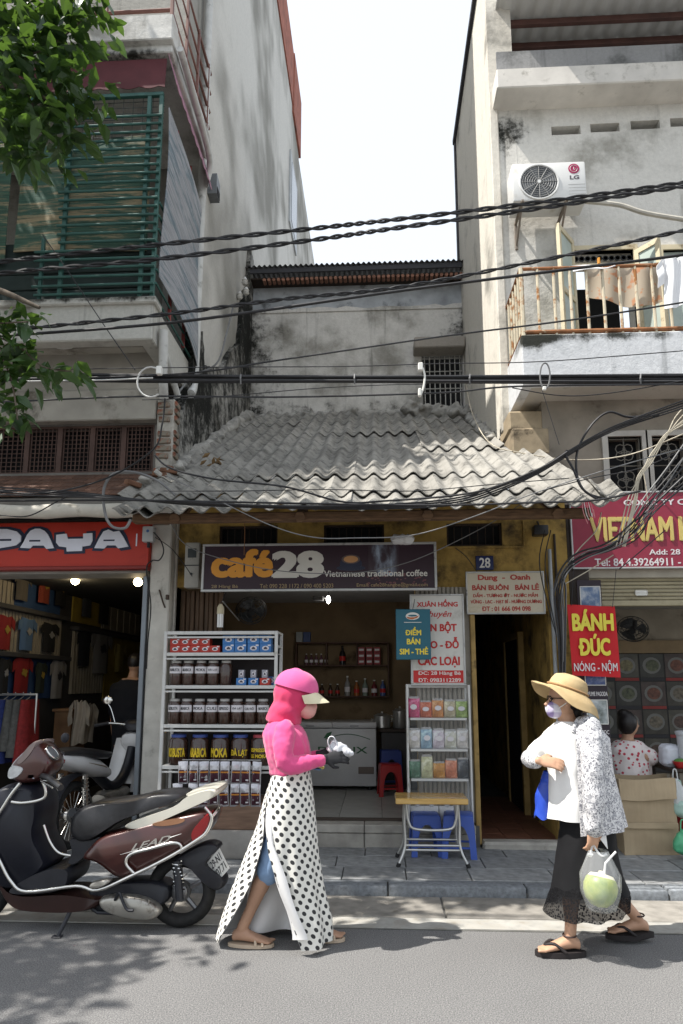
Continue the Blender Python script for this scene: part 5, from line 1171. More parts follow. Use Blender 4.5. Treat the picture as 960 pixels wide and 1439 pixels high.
for i in range(3):
    for j in range(3):
        c = A(508 + i * 11, 930, Yw); t = thing('canned_pack', 'red packet in the stack on the upper wall shelf, %s column, %s layer' % (ORD[i], ORD[j]), 'packet', (c.x, Yw + .06, sz[1] + .001 + j * .075), 'red packets on the cafe shelf')
        o = O('pack', MB().bbox(-.042, .042, -.04, .04, 0, .072, .004), mat('pack_red', (.25, .02, .025), .4), t); o.matrix_parent_inverse = Matrix.Identity(4); o = O('print', MB().box(-.03, .03, -.043, -.041, .025, .05), PAPERL, t); o.matrix_parent_inverse = Matrix.Identity(4)
for i in range(5):
    bottle('little white topped bottle, %s from the left in the upper left shelf corner' % ORD[i], A(430 + i * 7, 930, Yw).x, sz[1] + .001, .022, .14, mat('bottle_plum', (.12, .05, .07), .2), WHITE)
t = thing('shelf_boxes', 'two small pale and blue boxes standing on top of the wall shelf', 'box', (A(424, 895, Yw).x, Yw, sz[2]))
O('box', MB().bbox(A(416, 895, Yw).x, A(425, 895, Yw).x, Yw + .02, Yw + .1, sz[2] + .001, A(420, 888, Yw).z, .003), mat('box_pale', (.30, .32, .32), .6), t); O('box', MB().bbox(A(426, 895, Yw).x, A(436, 895, Yw).x, Yw + .02, Yw + .1, sz[2] + .001, A(420, 888, Yw).z, .003), mat('box_blue', (.06, .09, .2), .6), t)
# counter with pots right of the freezer
ct = thing('side_counter', 'dark counter beside the freezer carrying cooking pots', 'counter', (A(545, 1050, 8.6).x, 8.6, .285))
O('cabinet', MB().bbox(f1 + .06, .80, 8.3, 8.9, .286, fzt - .12, .006), mat('counter_dark', (.03, .028, .028), .5), ct); O('worktop', MB().bbox(f1 + .04, .82, 8.28, 8.92, fzt - .12, fzt - .08, .005), DARKW, ct)
def pot(label, px, r, h):
    t = thing('cooking_pot', label, 'pot', (A(px, 1000, 8.45).x, 8.45, fzt - .079)); o = O('vessel', MB().lathe([(r * .9, 0), (r, .01), (r, h), (r * 1.06, h + .004)], 18), STL, t, 40); o.matrix_parent_inverse = Matrix.Identity(4)
    o = O('lid', MB().lathe([(r * 1.02, h + .005), (r * .6, h + .03), (.012, h + .036), (.012, h + .055)], 18), STL, t, 40); o.matrix_parent_inverse = Matrix.Identity(4)
    o = O('handle', MB().tube([(r, 0, h * .7), (r + .03, 0, h * .75), (r + .03, .0, h * .6), (r, 0, h * .55)], .006, 6).tube([(-r, 0, h * .7), (-r - .03, 0, h * .75), (-r - .03, .0, h * .6), (-r, 0, h * .55)], .006, 6), STL, t); o.matrix_parent_inverse = Matrix.Identity(4)
pot('steel cooking pot on the cafe counter near the freezer', 537, .10, .14); pot('tall steel pot on the cafe counter next to the cabinet', 562, .085, .2)
# wall fan and lamps
def fan(label, c, r, ry, rx, ring=18):
    t = thing('wall_fan', label, 'fan', c); Mf = Matrix.Translation(c) @ Matrix.Rotation(ry, 4, 'Z') @ Matrix.Rotation(rx, 4, 'X')
    DK = mat('fan_dark', (.03, .03, .032), .4)
    g = MB()
    for zz, rr_ in ((0, 1), (.03, .92), (.045, .7), (.05, .4), (-.03, .92), (-.05, .7)): g.tube([Mf @ Vector((r * rr_ * math.cos(q * 2 * math.pi / 28), r * rr_ * math.sin(q * 2 * math.pi / 28), zz)) for q in range(29)], .004, 4)
    for i in range(ring): a = i * 2 * math.pi / ring; g.tube([Mf @ Vector((.03 * math.cos(a), .03 * math.sin(a), .055)), Mf @ Vector((r * .7 * math.cos(a), r * .7 * math.sin(a), .046)), Mf @ Vector((r * math.cos(a), r * math.sin(a), 0)), Mf @ Vector((r * .5 * math.cos(a), r * .5 * math.sin(a), -.055))], .002, 4)
    O('guard', g, DK, t, kind='stuff')
    for i in range(3):
        def fn(u, v, a0=i * 2.094): a = a0 + (u - .5) * 1.3; rr_ = lerp(.03, r * .85, v); return Mf @ Vector((rr_ * math.cos(a), rr_ * math.sin(a), (u - .5) * .04))
        O('blade', MB().grid(fn, 6, 5, .003), mat('blade_grey', (.06, .065, .07), .3), t)
    O('motor', MB().lathe([(.035, .05), (.035, -.02), (.05, -.06), (.04, -.14)], 14, (0, 0, 0), None) if False else MB().tube([Mf @ Vector((0, 0, .05)), Mf @ Vector((0, 0, -.02)), Mf @ Vector((0, 0, -.06)), Mf @ Vector((0, 0, -.14))], [.035, .035, .05, .04], 14), DK, t, 40)
    O('arm', MB().tube([Mf @ Vector((0, 0, -.12)), Mf @ Vector((0, -.1, -.16)), Mf @ Vector((0, -.12, -.25))], .014, 7), DK, t)
    return t
fan('dark wall fan inside the cafe above the coffee rack', A(353, 858, 7.0), .16, .3, R(125))
fan('dark wall fan inside the food stall', A(889, 884, 7.9), .17, -.5, R(130))
# lit lamps
LAMPW = mat('lamp_glow', (.9, .9, .85), .4, var=0, emit=(1.0, .96, .88), es=9.0)
t = thing('energy_lamp', 'spiral energy saving lamp hanging over the coffee rack', 'lamp', A(310, 885, 6.05)); p = A(310, 858, 6.05)
O('socket', MB().lathe([(.012, .06), (.03, .03), (.032, 0), (.034, -.03)], 14, p), mat('socket_cream', (.50, .44, .30), .5), t, 40)
tb = mat('lamp_tube', (.75, .75, .74), .35, var=0)
for i in range(4): a = i * math.pi / 2 + .4; O('tube', MB().tube([p + Vector((.017 * math.cos(a), .017 * math.sin(a), -.03)), p + Vector((.017 * math.cos(a), .017 * math.sin(a), -.15))], .010, 7), tb, t, 50)
O('cord', MB().tube([p + Vector((0, 0, .06)), A(313, 843, 6.1), A(318, 832, 6.2)], .004, 5), INK, t); O('arm', MB().tube([A(313, 845, 6.08), A(336, 872, 6.4)], .006, 5), STL, t)
t = thing('tube_lamp', 'lit ceiling spotlight just inside the cafe', 'lamp', A(459, 843, 7.0)); p = A(459, 843, 7.0)
O('fitting', MB().bbox(p.x - .14, p.x - .03, 6.97, 7.03, p.z - .01, p.z + .04, .006).tube([(p.x - .03, 7, p.z + .02), (p.x + .02, 7, p.z + .03), (p.x + .02, 7, 2.56)], .01, 6), mat('camera_black', '0'), t); O('bulb', MB().ball((p.x + .02, 6.98, p.z), (.022, .03, .04), 12, 8), LAMPW, t, 60)
def point(loc, e, c, r=.03):
    d = bpy.data.lights.new('lamp_light', 'POINT'); d.energy = e; d.color = c; d.shadow_soft_size = r; o = bpy.data.objects.new('lamp_light', d); COL.objects.link(o); o.location = loc; return o
point((p.x + .02, 6.98, p.z - .06), 2.5, (1, .95, .85))
# ================================================================== people
SKIN = mat('skin', (.40, .235, .155), .5, var=.08, scale=12, spec=.35); HAIR = mat('black_hair', (.012, .010, .010), .4, var=.3, stretch=(6, 6, 1))
def rings(cs, n=20):
    """Loft of ellipses: (centre, half-width along x, half-depth along y[, tilt])."""
    return [[Vector(c) + Vector((a * math.cos(q * 2 * math.pi / n), b * math.sin(q * 2 * math.pi / n), tl * math.cos(q * 2 * math.pi / n))) for q in range(n)] for c, a, b, tl in cs]
def foot_mesh(mb, ankle, toe_dir, L=.235, drop=.0):
    d = Vector((toe_dir[0], toe_dir[1], 0)).normalized(); s = Vector((-d.y, d.x, 0)); a = Vector(ankle); z0 = toe_dir[2]
    secs = [(-.055, .024, .028, .035), (-.02, .030, .036, .05), (.04, .034, .033, .042), (.10, .040, .022, .026), (.14, .043, .016, .018), (L - .075, .038, .011, .012)]
    mb.loft([[a.xy.to_3d() + d * t + s * (w * math.cos(q * math.pi / 6)) + Vector((0, 0, z0 + zc_ + h_ * math.sin(q * math.pi / 6))) for q in range(12)] for t, w, h_, zc_ in secs])
    for i in range(5):
        o = a.xy.to_3d() + d * (L - .085) + s * (.032 - .016 * i) + Vector((0, 0, z0 + .012)); L_ = (.045, .040, .036, .031, .027)[i]
        mb.tube([o, o + d * L_ * .6 + Vector((0, 0, .004)), o + d * L_], [.011 if i == 0 else .008, .0095 if i == 0 else .0075, .007 if i == 0 else .0055], 8)
def polka():
    k = NT('polka_cloth'); uv = k.n('UVMap').outputs[0]; s = k.n('SeparateXYZ'); k.l(uv, s.inputs[0])
    def dots(off):
        fx = k.math('SUBTRACT', k.math('FRACT', k.math('ADD', s.outputs[0], off)), .5); fy = k.math('SUBTRACT', k.math('FRACT', k.math('ADD', s.outputs[1], off)), .5)
        return k.math('ADD', k.math('MULTIPLY', fx, fx), k.math('MULTIPLY', fy, fy))
    d = k.math('MINIMUM', dots(100.0), dots(100.5)); m = k.sstep(d, .047, .038)
    k.col(k.mix(m, (.72, .70, .64), (.022, .022, .024))); k.b.inputs['Roughness'].default_value = .8; k.b.inputs['Sheen Weight'].default_value = .15
    k.bump(k.noise(k.co('Object'), 300, 2), .1, .002); return k.m
# ------------------------------------------------------- woman in pink, walking right
YP = 4.28
P = lambda px, py, dy=0.0: A(px, py, YP + dy)
pw = thing('person', 'woman in pink hooded jacket and polka dot wrap skirt walking right, looking at her hands', 'person', (P(395, 1325).x, YP, 0))
b = MB()
hd_ = P(414, 974); pel = P(406, 1098)
b.ball(hd_, (.088, .075, .115), 16, 12); b.ball(hd_ + Vector((.06, 0, -.045)), (.04, .05, .05), 12, 8)
b.tube([hd_ + Vector((-.01, 0, -.06)), P(401, 1016)], [.055, .06], 12)
b.loft(rings([(P(400, 1016), .07, .12, 0), (P(401, 1030), .10, .165, 0), (P(404, 1055), .105, .15, 0), (P(408, 1080), .09, .13, 0), (P(407, 1100), .11, .155, 0), (P(406, 1118), .09, .14, 0)]))
def leg(mb, hip, knee, ank, rs=(.082, .07, .053, .047, .052, .044, .034, .033)):
    h_, k_, a_ = Vector(hip), Vector(knee), Vector(ank)
    pts = [h_, h_.lerp(k_, .5), k_, k_.lerp(a_, .33) + Vector((-.008, 0, 0)), k_.lerp(a_, .7), a_]
    limb(mb, pts, [rs[0], rs[1], rs[3], rs[4], rs[6], rs[7]], 12, 4)
aR = P(340, 1306, -.06); aF = P(440, 1306, .05); aR.z, aF.z = .10, .085
leg(b, P(404, 1112, -.085), P(382, 1214, -.08), aR); leg(b, P(408, 1112, .085), P(432, 1212, .07), aF)
foot_mesh(b, aR, (1, -.05, .022)); foot_mesh(b, aF, (1, .02, .022))
wr = P(455, 1068, -.10); wr2 = P(452, 1060, .07)
limb(b, [P(401, 1027, -.165), P(396, 1052, -.2), P(402, 1078, -.2), P(430, 1073, -.15), wr], [.045, .043, .038, .034, .026]); limb(b, [P(402, 1027, .165), P(408, 1052, .2), P(416, 1074, .18), wr2], [.045, .04, .036, .026])
me = remesh(b, .008, 2, 'body'); O('body', me, SKIN, pw)
# jacket
PINK = mat('pink_knit', (.66, .075, .225), .85, var=.12, scale=5, bump=.25, bscale=220, sheen=.3)
j = MB(); j.loft(rings([(P(398, 1009), .062, .085, .0), (P(398, 1018), .095, .14, 0), (P(400, 1030), .128, .19, 0), (P(404, 1050), .136, .182, 0), (P(406, 1068), .130, .172, 0), (P(407, 1080), .118, .165, 0), (P(408, 1088), .120, .168, 0)]))
limb(j, [P(401, 1026, -.155), P(398, 1050, -.205), P(404, 1075, -.215), P(430, 1072, -.165), P(450, 1069, -.12)], [.062, .058, .052, .044, .034]); limb(j, [P(402, 1025, .155), P(408, 1052, .20), P(417, 1073, .18), P(450, 1062, .075)], [.07, .06, .055, .036])
me = wrinkle(remesh(j, .011, 3, 'jacket'), .007, (15, 10, 12), 2.0, .004); O('jacket', me, PINK, pw)
# hood, cap, visor, face cover
h_ = MB(); h_.ball(P(412, 976), (.122, .105, .135), 18, 12); h_.ball(P(402, 1000), (.10, .115, .085), 16, 10); h_.tube([P(400, 1000), P(398, 1016)], [.10, .115], 16)
me = remesh(h_, .012, 3, 'hood')
for v in me.vertices:                                                   # opening for the face
    q = v.co - P(446, 985)
    if q.length < .085: v.co -= q * 0 + Vector((.05 * (1 - q.length / .085), 0, 0))
O('hood', wrinkle(me, .005, (14, 10, 14), 5), mat('hood_pink', (.55, .035, .115), .85, var=.1, bump=.2, bscale=200, sheen=.3), pw)
c_ = MB(); cc = P(416, 967)
def capf(u, v):
    a = u * 2 * math.pi; e = v * math.pi / 2
    r_ = math.cos(e) ** .8
    return cc + Matrix.Rotation(.26, 3, 'Y') @ Vector((.138 * r_ * math.cos(a) + .004 * math.cos(a * 6) * r_, .118 * r_ * math.sin(a), .118 * math.sin(e) - .004))
cap = O('cap', MB().grid(capf, 32, 12, .004), mat('cap_pink', (.66, .095, .27), .8, var=.08, bump=.2, bscale=150, sheen=.3), pw, 60)
O('cap_ridge', MB().tube(bez([P(394, 958), P(402, 946), P(414, 941.5), P(424, 945), P(436, 957)], 5), [.004] + [.011] * 9 + [.013] * 6 + [.010] * 4 + [.003], 8), mat('cap_pink', '0'), cap, 60)
def visf(u, v):
    a = (u - .5) * 2.5; r_ = .118 + .075 * v * math.cos(a * .62)
    p0 = P(418, 972); return p0 + Vector((r_ * math.cos(a) * 1.02, .108 * math.sin(a) * (1 - .12 * v), -.005 - .062 * v * math.cos(a * .5) - .018 * math.sin(a) ** 2))
O('visor', MB().grid(visf, 18, 5, .004), mat('visor_cream', (.66, .60, .42), .6, var=.05), pw, 60)
mk = MB(); mk.ball(P(432, 997.5), (.055, .062, .055), 16, 10); mk.ball(P(437, 993), (.040, .03, .035), 12, 8)
O('face_mask', wrinkle(remesh(mk, .008, 2, 'face_mask'), .002, (30, 30, 30)), mat('mask_blush', (.62, .33, .29), .85, var=.06), pw)
O('eye', MB().ball(P(436.5, 986.5, -.034), (.012, .012, .009), 10, 6), mat('eye_dark', (.015, .010, .008), .2), pw); O('eye_gap', MB().ball(P(432, 986.5, -.012), (.038, .046, .016), 14, 8), SKIN, pw, 60)
# gloves
GLV = mat('black_glove', (.02, .02, .022), .75, var=.2)
g = MB(); hand(g, wr + Vector((.005, 0, .005)), (1, .15, .12), (0, -1, .3), .185, .55, 1); g.tube([wr + Vector((-.03, 0, -.002)), wr + Vector((.02, 0, .006))], [.031, .029], 12)
O('glove', remesh(g, .006, 1, 'glove'), GLV, pw)
g = MB(); hand(g, wr2 + Vector((.005, 0, .005)), (1, -.2, .2), (0, 1, .4), .165, .6, -1); g.tube([wr2 + Vector((-.03, 0, -.01)), wr2 + Vector((.02, 0, .004))], [.031, .029], 12)
O('glove', remesh(g, .006, 1, 'glove'), GLV, pw)
# denim shorts, seen through the slit
d_ = MB(); limb(d_, [P(405, 1118, -.075), P(396, 1160, -.08), P(384, 1206, -.08), P(378, 1226, -.078)], [.085, .08, .076, .072]); limb(d_, [P(408, 1118, .075), P(420, 1160, .08), P(430, 1206, .07)], [.10, .085, .075]); d_.ball(P(406, 1112), (.10, .14, .06))
O('shorts', wrinkle(remesh(d_, .012, 2, 'shorts'), .005, (18, 18, 12)), mat('pale_denim', (.20, .30, .46), .85, var=.12, scale=20, bump=.3, bscale=180), pw)
# wrap skirt: one sheet that runs from the front edge of the slit round to its back edge
oY = [(1080, 385, 435), (1096, 380, 438), (1120, 372, 441), (1160, 361, 445), (1200, 345, 448), (1250, 325, 456), (1290, 311, 466), (1318, 303, 468)]
fE = [(1080, 384), (1100, 381), (1135, 379), (1187, 384), (1225, 396), (1274, 414), (1318, 430)]; rE = [(1080, 383.5), (1100, 380.5), (1135, 377), (1178, 375), (1227, 361), (1283, 331), (1318, 311)]
def skirt(off):
    nu, nv = 110, 44; vs, uvs, fs = [], [], []
    for jv in range(nv + 1):
        t = jv / nv; py = lerp(1080, 1322, t)
        bx, fx = interp([(a, (b_, c)) for a, b_, c in oY], min(py, 1318)); xf = interp(fE, min(py, 1318)); xr_ = interp(rE, min(py, 1318))
        c = P((bx + fx) / 2, py); a = P(fx, py).x - c.x + .0; bb = interp([(0, .165), (.15, .19), (.6, .21), (1, .24)], t)
        zz = c.z if t < .97 else max(.03, c.z)
        cf = max(-.98, min(.98, (P(xf, py).x - c.x) / a)); cr = max(-.99, min(.985, (P(xr_, py).x - c.x) / a))
        p0, p1 = math.acos(cf), math.acos(cr) - 2 * math.pi
        if p0 - p1 > 2 * math.pi - .02: p1 = p0 - 2 * math.pi + .02
        arc = 0; last = None
        for iu in range(nu + 1):
            u = iu / nu; ph = lerp(p0, p1, u)
            fold = (.03 + .085 * t) * t * (math.sin(ph * 7 + 2.5 * t) * .6 + math.sin(ph * 13 + 1.3 - 2 * t) * .4) * (.55 + .45 * math.sin(ph + 1))
            sag = .03 * t * t * math.sin(ph * 2 + 1) if t > .5 else 0
            q = Vector((c.x + (a - off) * math.cos(ph) * (1 + fold * .5), YP - (bb - off) * math.sin(ph) * (1 + fold * 1.6), max(.018, zz + sag * .4 * (t - .5))))
            if last is not None: arc += (q - last).length
            last = q; vs.append(q); uvs.append((arc / .062, (1.25 - zz * 1.02) / .062))
    w_ = nu + 1
    for jv in range(nv):
        for iu in range(nu): fs.append((jv * w_ + iu, jv * w_ + iu + 1, (jv + 1) * w_ + iu + 1, (jv + 1) * w_ + iu))
    me = bpy.data.meshes.new('skirt'); me.from_pydata(vs, [], fs); me.update()
    ul = me.uv_layers.new(name='UVMap')
    for p in me.polygons:
        p.use_smooth = True
        for li, vi in zip(p.loop_indices, p.vertices): ul.data[li].uv = uvs[vi]
    return me
me = skirt(0.0); sk = O('skirt', me, polka(), pw)
O('skirt_lining', skirt(.006), mat('lining_white', (.70, .69, .68), .8, var=.05, scale=6), sk)
def foldf(u, v):
    py = lerp(1112, 1321, v); xf = interp(fE, min(py, 1318)); w_ = interp([(0, 2), (.25, 9), (.55, 13), (.8, 16), (1, 20)], v)
    t = (py - 1080) / 242; bb = interp([(0, .165), (.15, .19), (.6, .21), (1, .24)], t); bx, fx = interp([(a, (b_, c)) for a, b_, c in oY], min(py, 1318)); c = (bx + fx) / 2
    sn = math.sqrt(max(0, 1 - min(1, abs(xf - c) / ((fx - bx) / 2)) ** 2)); p = P(xf - w_ * u + 1.5, py, -bb * sn - .012 - .02 * math.sin(math.pi * u) + .03 * u)
    return Vector((p.x + .006 * math.sin(14 * v + 2 * u), p.y, max(.02, p.z)))
O('lining_fold', MB().grid(foldf, 6, 30, .003), mat('lining_white', '0'), sk, 70)
# hem of the lining swinging between the feet
O('lining_hem', MB().grid(lambda u, v: Vector((lerp(P(347, 1250).x, P(432, 1250).x, u) + .03 * v * (u - .5), YP + .03 + .05 * math.sin(9 * u + 3 * v) * v + .05 * u, lerp(P(380, 1228).z, .045 + .04 * (1 - math.sin(math.pi * u)), v))), 26, 14, .003), mat('lining_white', '0'), sk, 70)
SND = mat('sandal_tan', (.48, .38, .28), .6, var=.1)
for a_, nm in ((aR, 0), (aF, 1)):
    x = a_.x; y = a_.y
    s_ = O('sandal', MB().loft([[Vector((x + .055 + .135 * math.cos(q * math.pi / 8) , y + .043 * math.sin(q * math.pi / 8) * (1 + .2 * math.cos(q * math.pi / 8)), z)) for q in range(16)] for z in (.004, .024)]), SND, pw)
    for dx in (.09, .13): O('strap', MB().tube(bez([(x + dx, y - .045, .02), (x + dx - .005, y - .03, .062 - dx * .15), (x + dx - .005, y + .03, .062 - dx * .15), (x + dx, y + .045, .02)], 4), (.008), 6), SND, s_)
# what she holds
def crumple(pts, r, vox, amp, seed): 
    m = MB(); m.tube(pts, r, 10); return wrinkle(remesh(m, vox, 1, 'bag'), amp, (30, 30, 30), seed)
PLW = mat('plastic_white', (.62, .63, .66), .3, var=.15, scale=25, bump=.5, bscale=40, alpha=.93)
t = thing('plastic_bag', 'small crumpled white plastic bag in the hands of the woman in pink', 'bag', P(478, 1060, -.08))
O('bag', crumple([P(464, 1056, -.03), P(470, 1050, -.03), P(480, 1053, -.05), P(495, 1061, -.06)], [(.018, .024), (.03, .04), (.03, .03), (.010, .014)], .008, .012, 1), PLW, t)
O('handle', MB().tube(bez([P(466, 1056, -.07), P(461, 1044, -.07), P(463, 1036, -.07), P(469, 1036, -.07), P(473, 1045, -.07), P(476, 1054, -.07)], 5), [(.011, .004)] * 26, 6), PLW, t, 60)
t = thing('banknotes', 'few blue and yellow folded banknotes under the gloved hand', 'money', P(447, 1080, -.05))
O('note', MB().bbox(-.05, .03, -.03, .03, -.004, .004, .002, Matrix.Translation(P(449, 1077, -.07)) @ Matrix.Rotation(.35, 4, 'Y')), mat('note_yellow', (.55, .45, .12), .7), t); O('note', MB().bbox(-.05, .03, -.03, .03, -.004, .004, .002, Matrix.Translation(P(444, 1080, -.05)) @ Matrix.Rotation(.15, 4, 'Y')), mat('note_blue', (.08, .20, .40), .7), t)
# ------------------------------------------------------- woman in straw hat, walking left
YQ = 4.28
Q = lambda px, py, dy=0.0: A(px, py, YQ + dy)
ww = thing('person', 'woman in straw sun hat, patterned grey jacket and black skirt walking left', 'person', (Q(830, 1330).x, YQ, 0))
b = MB(); hc = Q(791, 984)
b.ball(hc, (.085, .076, .118), 18, 12); b.ball(hc + Vector((-.055, -.005, -.055)), (.042, .052, .05), 12, 8); b.tube([hc + Vector((-.082, -.012, .0)), hc + Vector((-.108, -.015, -.028)), hc + Vector((-.085, -.012, -.036))], [.010, .016, .012], 8)
b.ball(hc + Vector((.01, -.075, -.01)), (.02, .010, .03), 8, 6)
b.tube([hc + Vector((.012, 0, -.06)), Q(799, 1020)], [.053, .058], 12)
b.loft(rings([(Q(800, 1016), .07, .09, 0), (Q(804, 1032), .13, .125, 0), (Q(807, 1060), .128, .115, 0), (Q(812, 1105), .12, .11, 0), (Q(820, 1150), .115, .12, 0), (Q(822, 1172), .105, .11, 0)]))
aL = G(795, 1334); aB = G(893, 1318); fa = Vector((aL.x, 4.18, .085)); ba = Vector((aB.x, 4.42, .125))
leg(b, Q(818, 1168, -.05), Q(806, 1238, -.06), fa, (.07, .06, .05, .046, .05, .042, .034, .032)); leg(b, Q(826, 1168, .05), Q(852, 1240, .10), ba, (.07, .06, .05, .046, .05, .042, .034, .032))
foot_mesh(b, fa, (-1, -.10, .026), .235); foot_mesh(b, ba, (-1, -.04, .05), .235)
el = Q(745, 1067, .06); hr = Q(757, 1069, -.13)
limb(b, [Q(787, 1030, .12), Q(766, 1048, .14), el, hr], [.044, .040, .034, .025]); hl = Q(834, 1163, -.222)
limb(b, [Q(829, 1030, -.13), Q(833, 1095, -.225), Q(835, 1140, -.225), hl], [.046, .040, .034, .026])
hand(b, hr, (1, -.25, -.12), (-.1, -.8, .6), .17, .35, -1); hand(b, hl + Vector((-.002, 0, -.004)), (-.08, 0, -1), (.3, -1, 0), .17, .75, -1)
O('body', remesh(b, .007, 2, 'body'), mat('skin_light', (.46, .27, .175), .5, var=.08, scale=12, spec=.35), ww)
O('hair', remesh(MB().ball(hc + Vector((.03, .0, .02)), (.086, .085, .105), 16, 10).ball(hc + Vector((.075, 0, -.06)), (.04, .055, .06), 12, 8), .01, 2, 'hair'), HAIR, ww)
# straw hat
k = NT('straw'); w1_ = k.noise(k.co('Object', (1, 1, 1)), 6, 3); wv_ = k.n('TexWave', wave_type='RINGS', rings_direction='Z'); wv_.inputs['Scale'].default_value = 26; wv_.inputs['Distortion'].default_value = .6; k.l(k.co('Generated'), wv_.inputs[0])
k.col(k.mix(.4, k.ramp(w1_, [(.3, (.46, .32, .15)), (.7, (.60, .45, .24))]), k.ramp(wv_.outputs[0], [(.2, (.7, .7, .7)), (.8, (1, 1, 1))]), 'MULTIPLY')); k.b.inputs['Roughness'].default_value = .75; k.bump(wv_.outputs[0], .5, .004); STRAW = k.m
hm = Matrix.Translation(Q(796, 975)) @ Matrix.Rotation(R(20), 4, 'Y')
def hatf(u, v):
    a = u * 2 * math.pi
    tab = [(0, (.205, -.045)), (.18, (.18, -.012)), (.36, (.135, .012)), (.46, (.118, .022)), (.6, (.112, .062)), (.78, (.095, .098)), (.92, (.05, .115)), (1, (.002, .118))]
    r_, z = interp(tab, v); wav = (1 - min(1, v / .36))
    return hm @ Vector((r_ * math.cos(a) * (1.06 if v < .4 else 1.0), r_ * math.sin(a), z + wav * (.018 * math.sin(2 * a + 1) + .008 * math.sin(5 * a)) + wav * .035 * math.cos(a + math.pi)))
ht = O('straw_hat', MB().grid(hatf, 48, 24, .004), STRAW, ww, 60)
O('hat_band', MB().tube([hm @ Vector((.121 * math.cos(q * math.pi / 16), .121 * math.sin(q * math.pi / 16), .030)) for q in range(33)], [(.008, .006)] * 33, 6), mat('hat_band', (.36, .22, .11), .8), ht)
k = NT('checked_mask'); cx_ = k.n('TexBrick'); cx_.inputs['Scale'].default_value = 1; co = k.co('Object', (26, 26, 30)); sx_ = k.n('SeparateXYZ'); k.l(co, sx_.inputs[0])
s1 = k.sstep(k.math('SINE', k.math('MULTIPLY', sx_.outputs[0], 3.1)), .1, .5); s2 = k.sstep(k.math('SINE', k.math('MULTIPLY', sx_.outputs[2], 2.9)), .1, .5)
k.col(k.mix(k.math('MULTIPLY', k.math('ADD', s1, s2), .5), (.62, .60, .66), (.24, .18, .36))); k.b.inputs['Roughness'].default_value = .85; k.t.nodes.remove(cx_)
mk = MB(); mk.ball(hc + Vector((-.052, -.004, -.052)), (.056, .062, .056), 16, 10)
O('face_mask', wrinkle(remesh(mk, .007, 2, 'face_mask'), .003, (24, 24, 24), 3), k.m, ww)
O('mask_strap', MB().tube(bez([hc + Vector((-.05, -.058, -.05)), hc + Vector((-.015, -.078, -.025)), hc + Vector((.02, -.078, .0))], 4), .003, 5), WHITE, ww)
gl = O('glasses', MB().tube([hc + Vector((-.083 + .004 * math.cos(q), -.036 + .021 * math.cos(q * math.pi / 6), .010 + .017 * math.sin(q * math.pi / 6))) for q in range(13)], .003, 5).tube([hc + Vector((-.083, .02 + .021 * math.cos(q * math.pi / 6), .010 + .017 * math.sin(q * math.pi / 6))) for q in range(13)], .003, 5).tube([hc + Vector((-.079, -.056, .014)), hc + Vector((.01, -.083, .012))], .003, 5), mat('black_plastic', (.015, .012, .012), .3), ww, 60)
for y in (-.036, .02): O('eye', MB().ball(hc + Vector((-.074, y, .010)), (.011, .013, .007), 10, 6), mat('eye_dark', '0'), ww)
# white shirt
SHW = mat('shirt_white', (.74, .73, .71), .8, var=.04, scale=5, bump=.15, bscale=160)
def shirtf(u, v):
    a = u * 2 * math.pi; py = lerp(1014, 1153 + 5 * math.sin(a + .6), v)
    cx_, rx_, ry_ = interp([(0, (798.5, .062, .07)), (.06, (800.0, .10, .11)), (.13, (803.0, .142, .15)), (.30, (804.0, .152, .152)), (.55, (806.0, .140, .148)), (.8, (810.0, .156, .165)), (1, (812.0, .168, .18))], v)
    f_ = 1 + (.012 + .05 * v * v) * math.sin(a * 7 + 4 * v) + .022 * math.sin(a * 3 + 15 * v) * math.sin(3.1 * v) + .012 * noise.noise(Vector((math.cos(a) * 3, math.sin(a) * 3, v * 9)))
    o = Q(cx_, py); return Vector((o.x + rx_ * f_ * math.cos(a), YQ + ry_ * f_ * math.sin(a), o.z))
O('shirt', MB().grid(shirtf, 72, 40, .004), SHW, ww, 80)
O('shirt_tail', MB().grid(lambda u, v: Vector((lerp(Q(806, 1100).x, Q(829, 1100).x, u) + .02 * v, YQ - .172 - .02 * math.sin(3 * u) - .012 * v, lerp(Q(815, 1095).z, lerp(Q(815, 1150).z, Q(815, 1182).z, u), v))), 8, 14, .004), SHW, ww, 70)
# patterned jacket: back, side and the hanging sleeve
k = NT('speckled_jacket'); n1 = k.noise(k.co('Object'), 125, 2, .5); n2 = k.noise(k.co('Object'), 45, 3, .6)
k.col(k.mix(k.sstep(n1, .53, .60), k.mix(k.sstep(n2, .48, .6), (.64, .63, .63), (.36, .36, .38)), (.13, .13, .15))); k.b.inputs['Roughness'].default_value = .85; JK = k.m
def jackf(u, v):
    # sheet wrapped round the back: from the near front edge over the near side to the far side
    a = lerp(-2.05, 2.2, u); py = lerp(1019, interp([(0, 1166), (.3, 1160), (.6, 1157), (1, 1150)], u), v)
    c = interp([(0, (812.0, .10, .14)), (.12, (816.0, .155, .19)), (.45, (819.0, .165, .185)), (1, (826.0, .205, .21))], v)
    fl = .012 * math.sin(9 * a + 3 * v) * v
    o = Q(c[0], py); return Vector((o.x + (c[1] + fl) * math.cos(a), YQ + (c[2] + fl) * math.sin(a), o.z))
jk = O('jacket', MB().grid(jackf, 44, 24, .006), JK, ww, 80)
s_ = MB(); limb(s_, [Q(828, 1022, -.14), Q(832, 1060, -.205), Q(834, 1105, -.235), Q(835, 1140, -.235), Q(835, 1165, -.225)], [.066, .062, .056, .052, .05]); O('sleeve', wrinkle(remesh(s_, .010, 2, 'sleeve'), .008, (14, 14, 9), 4, .002), JK, jk)
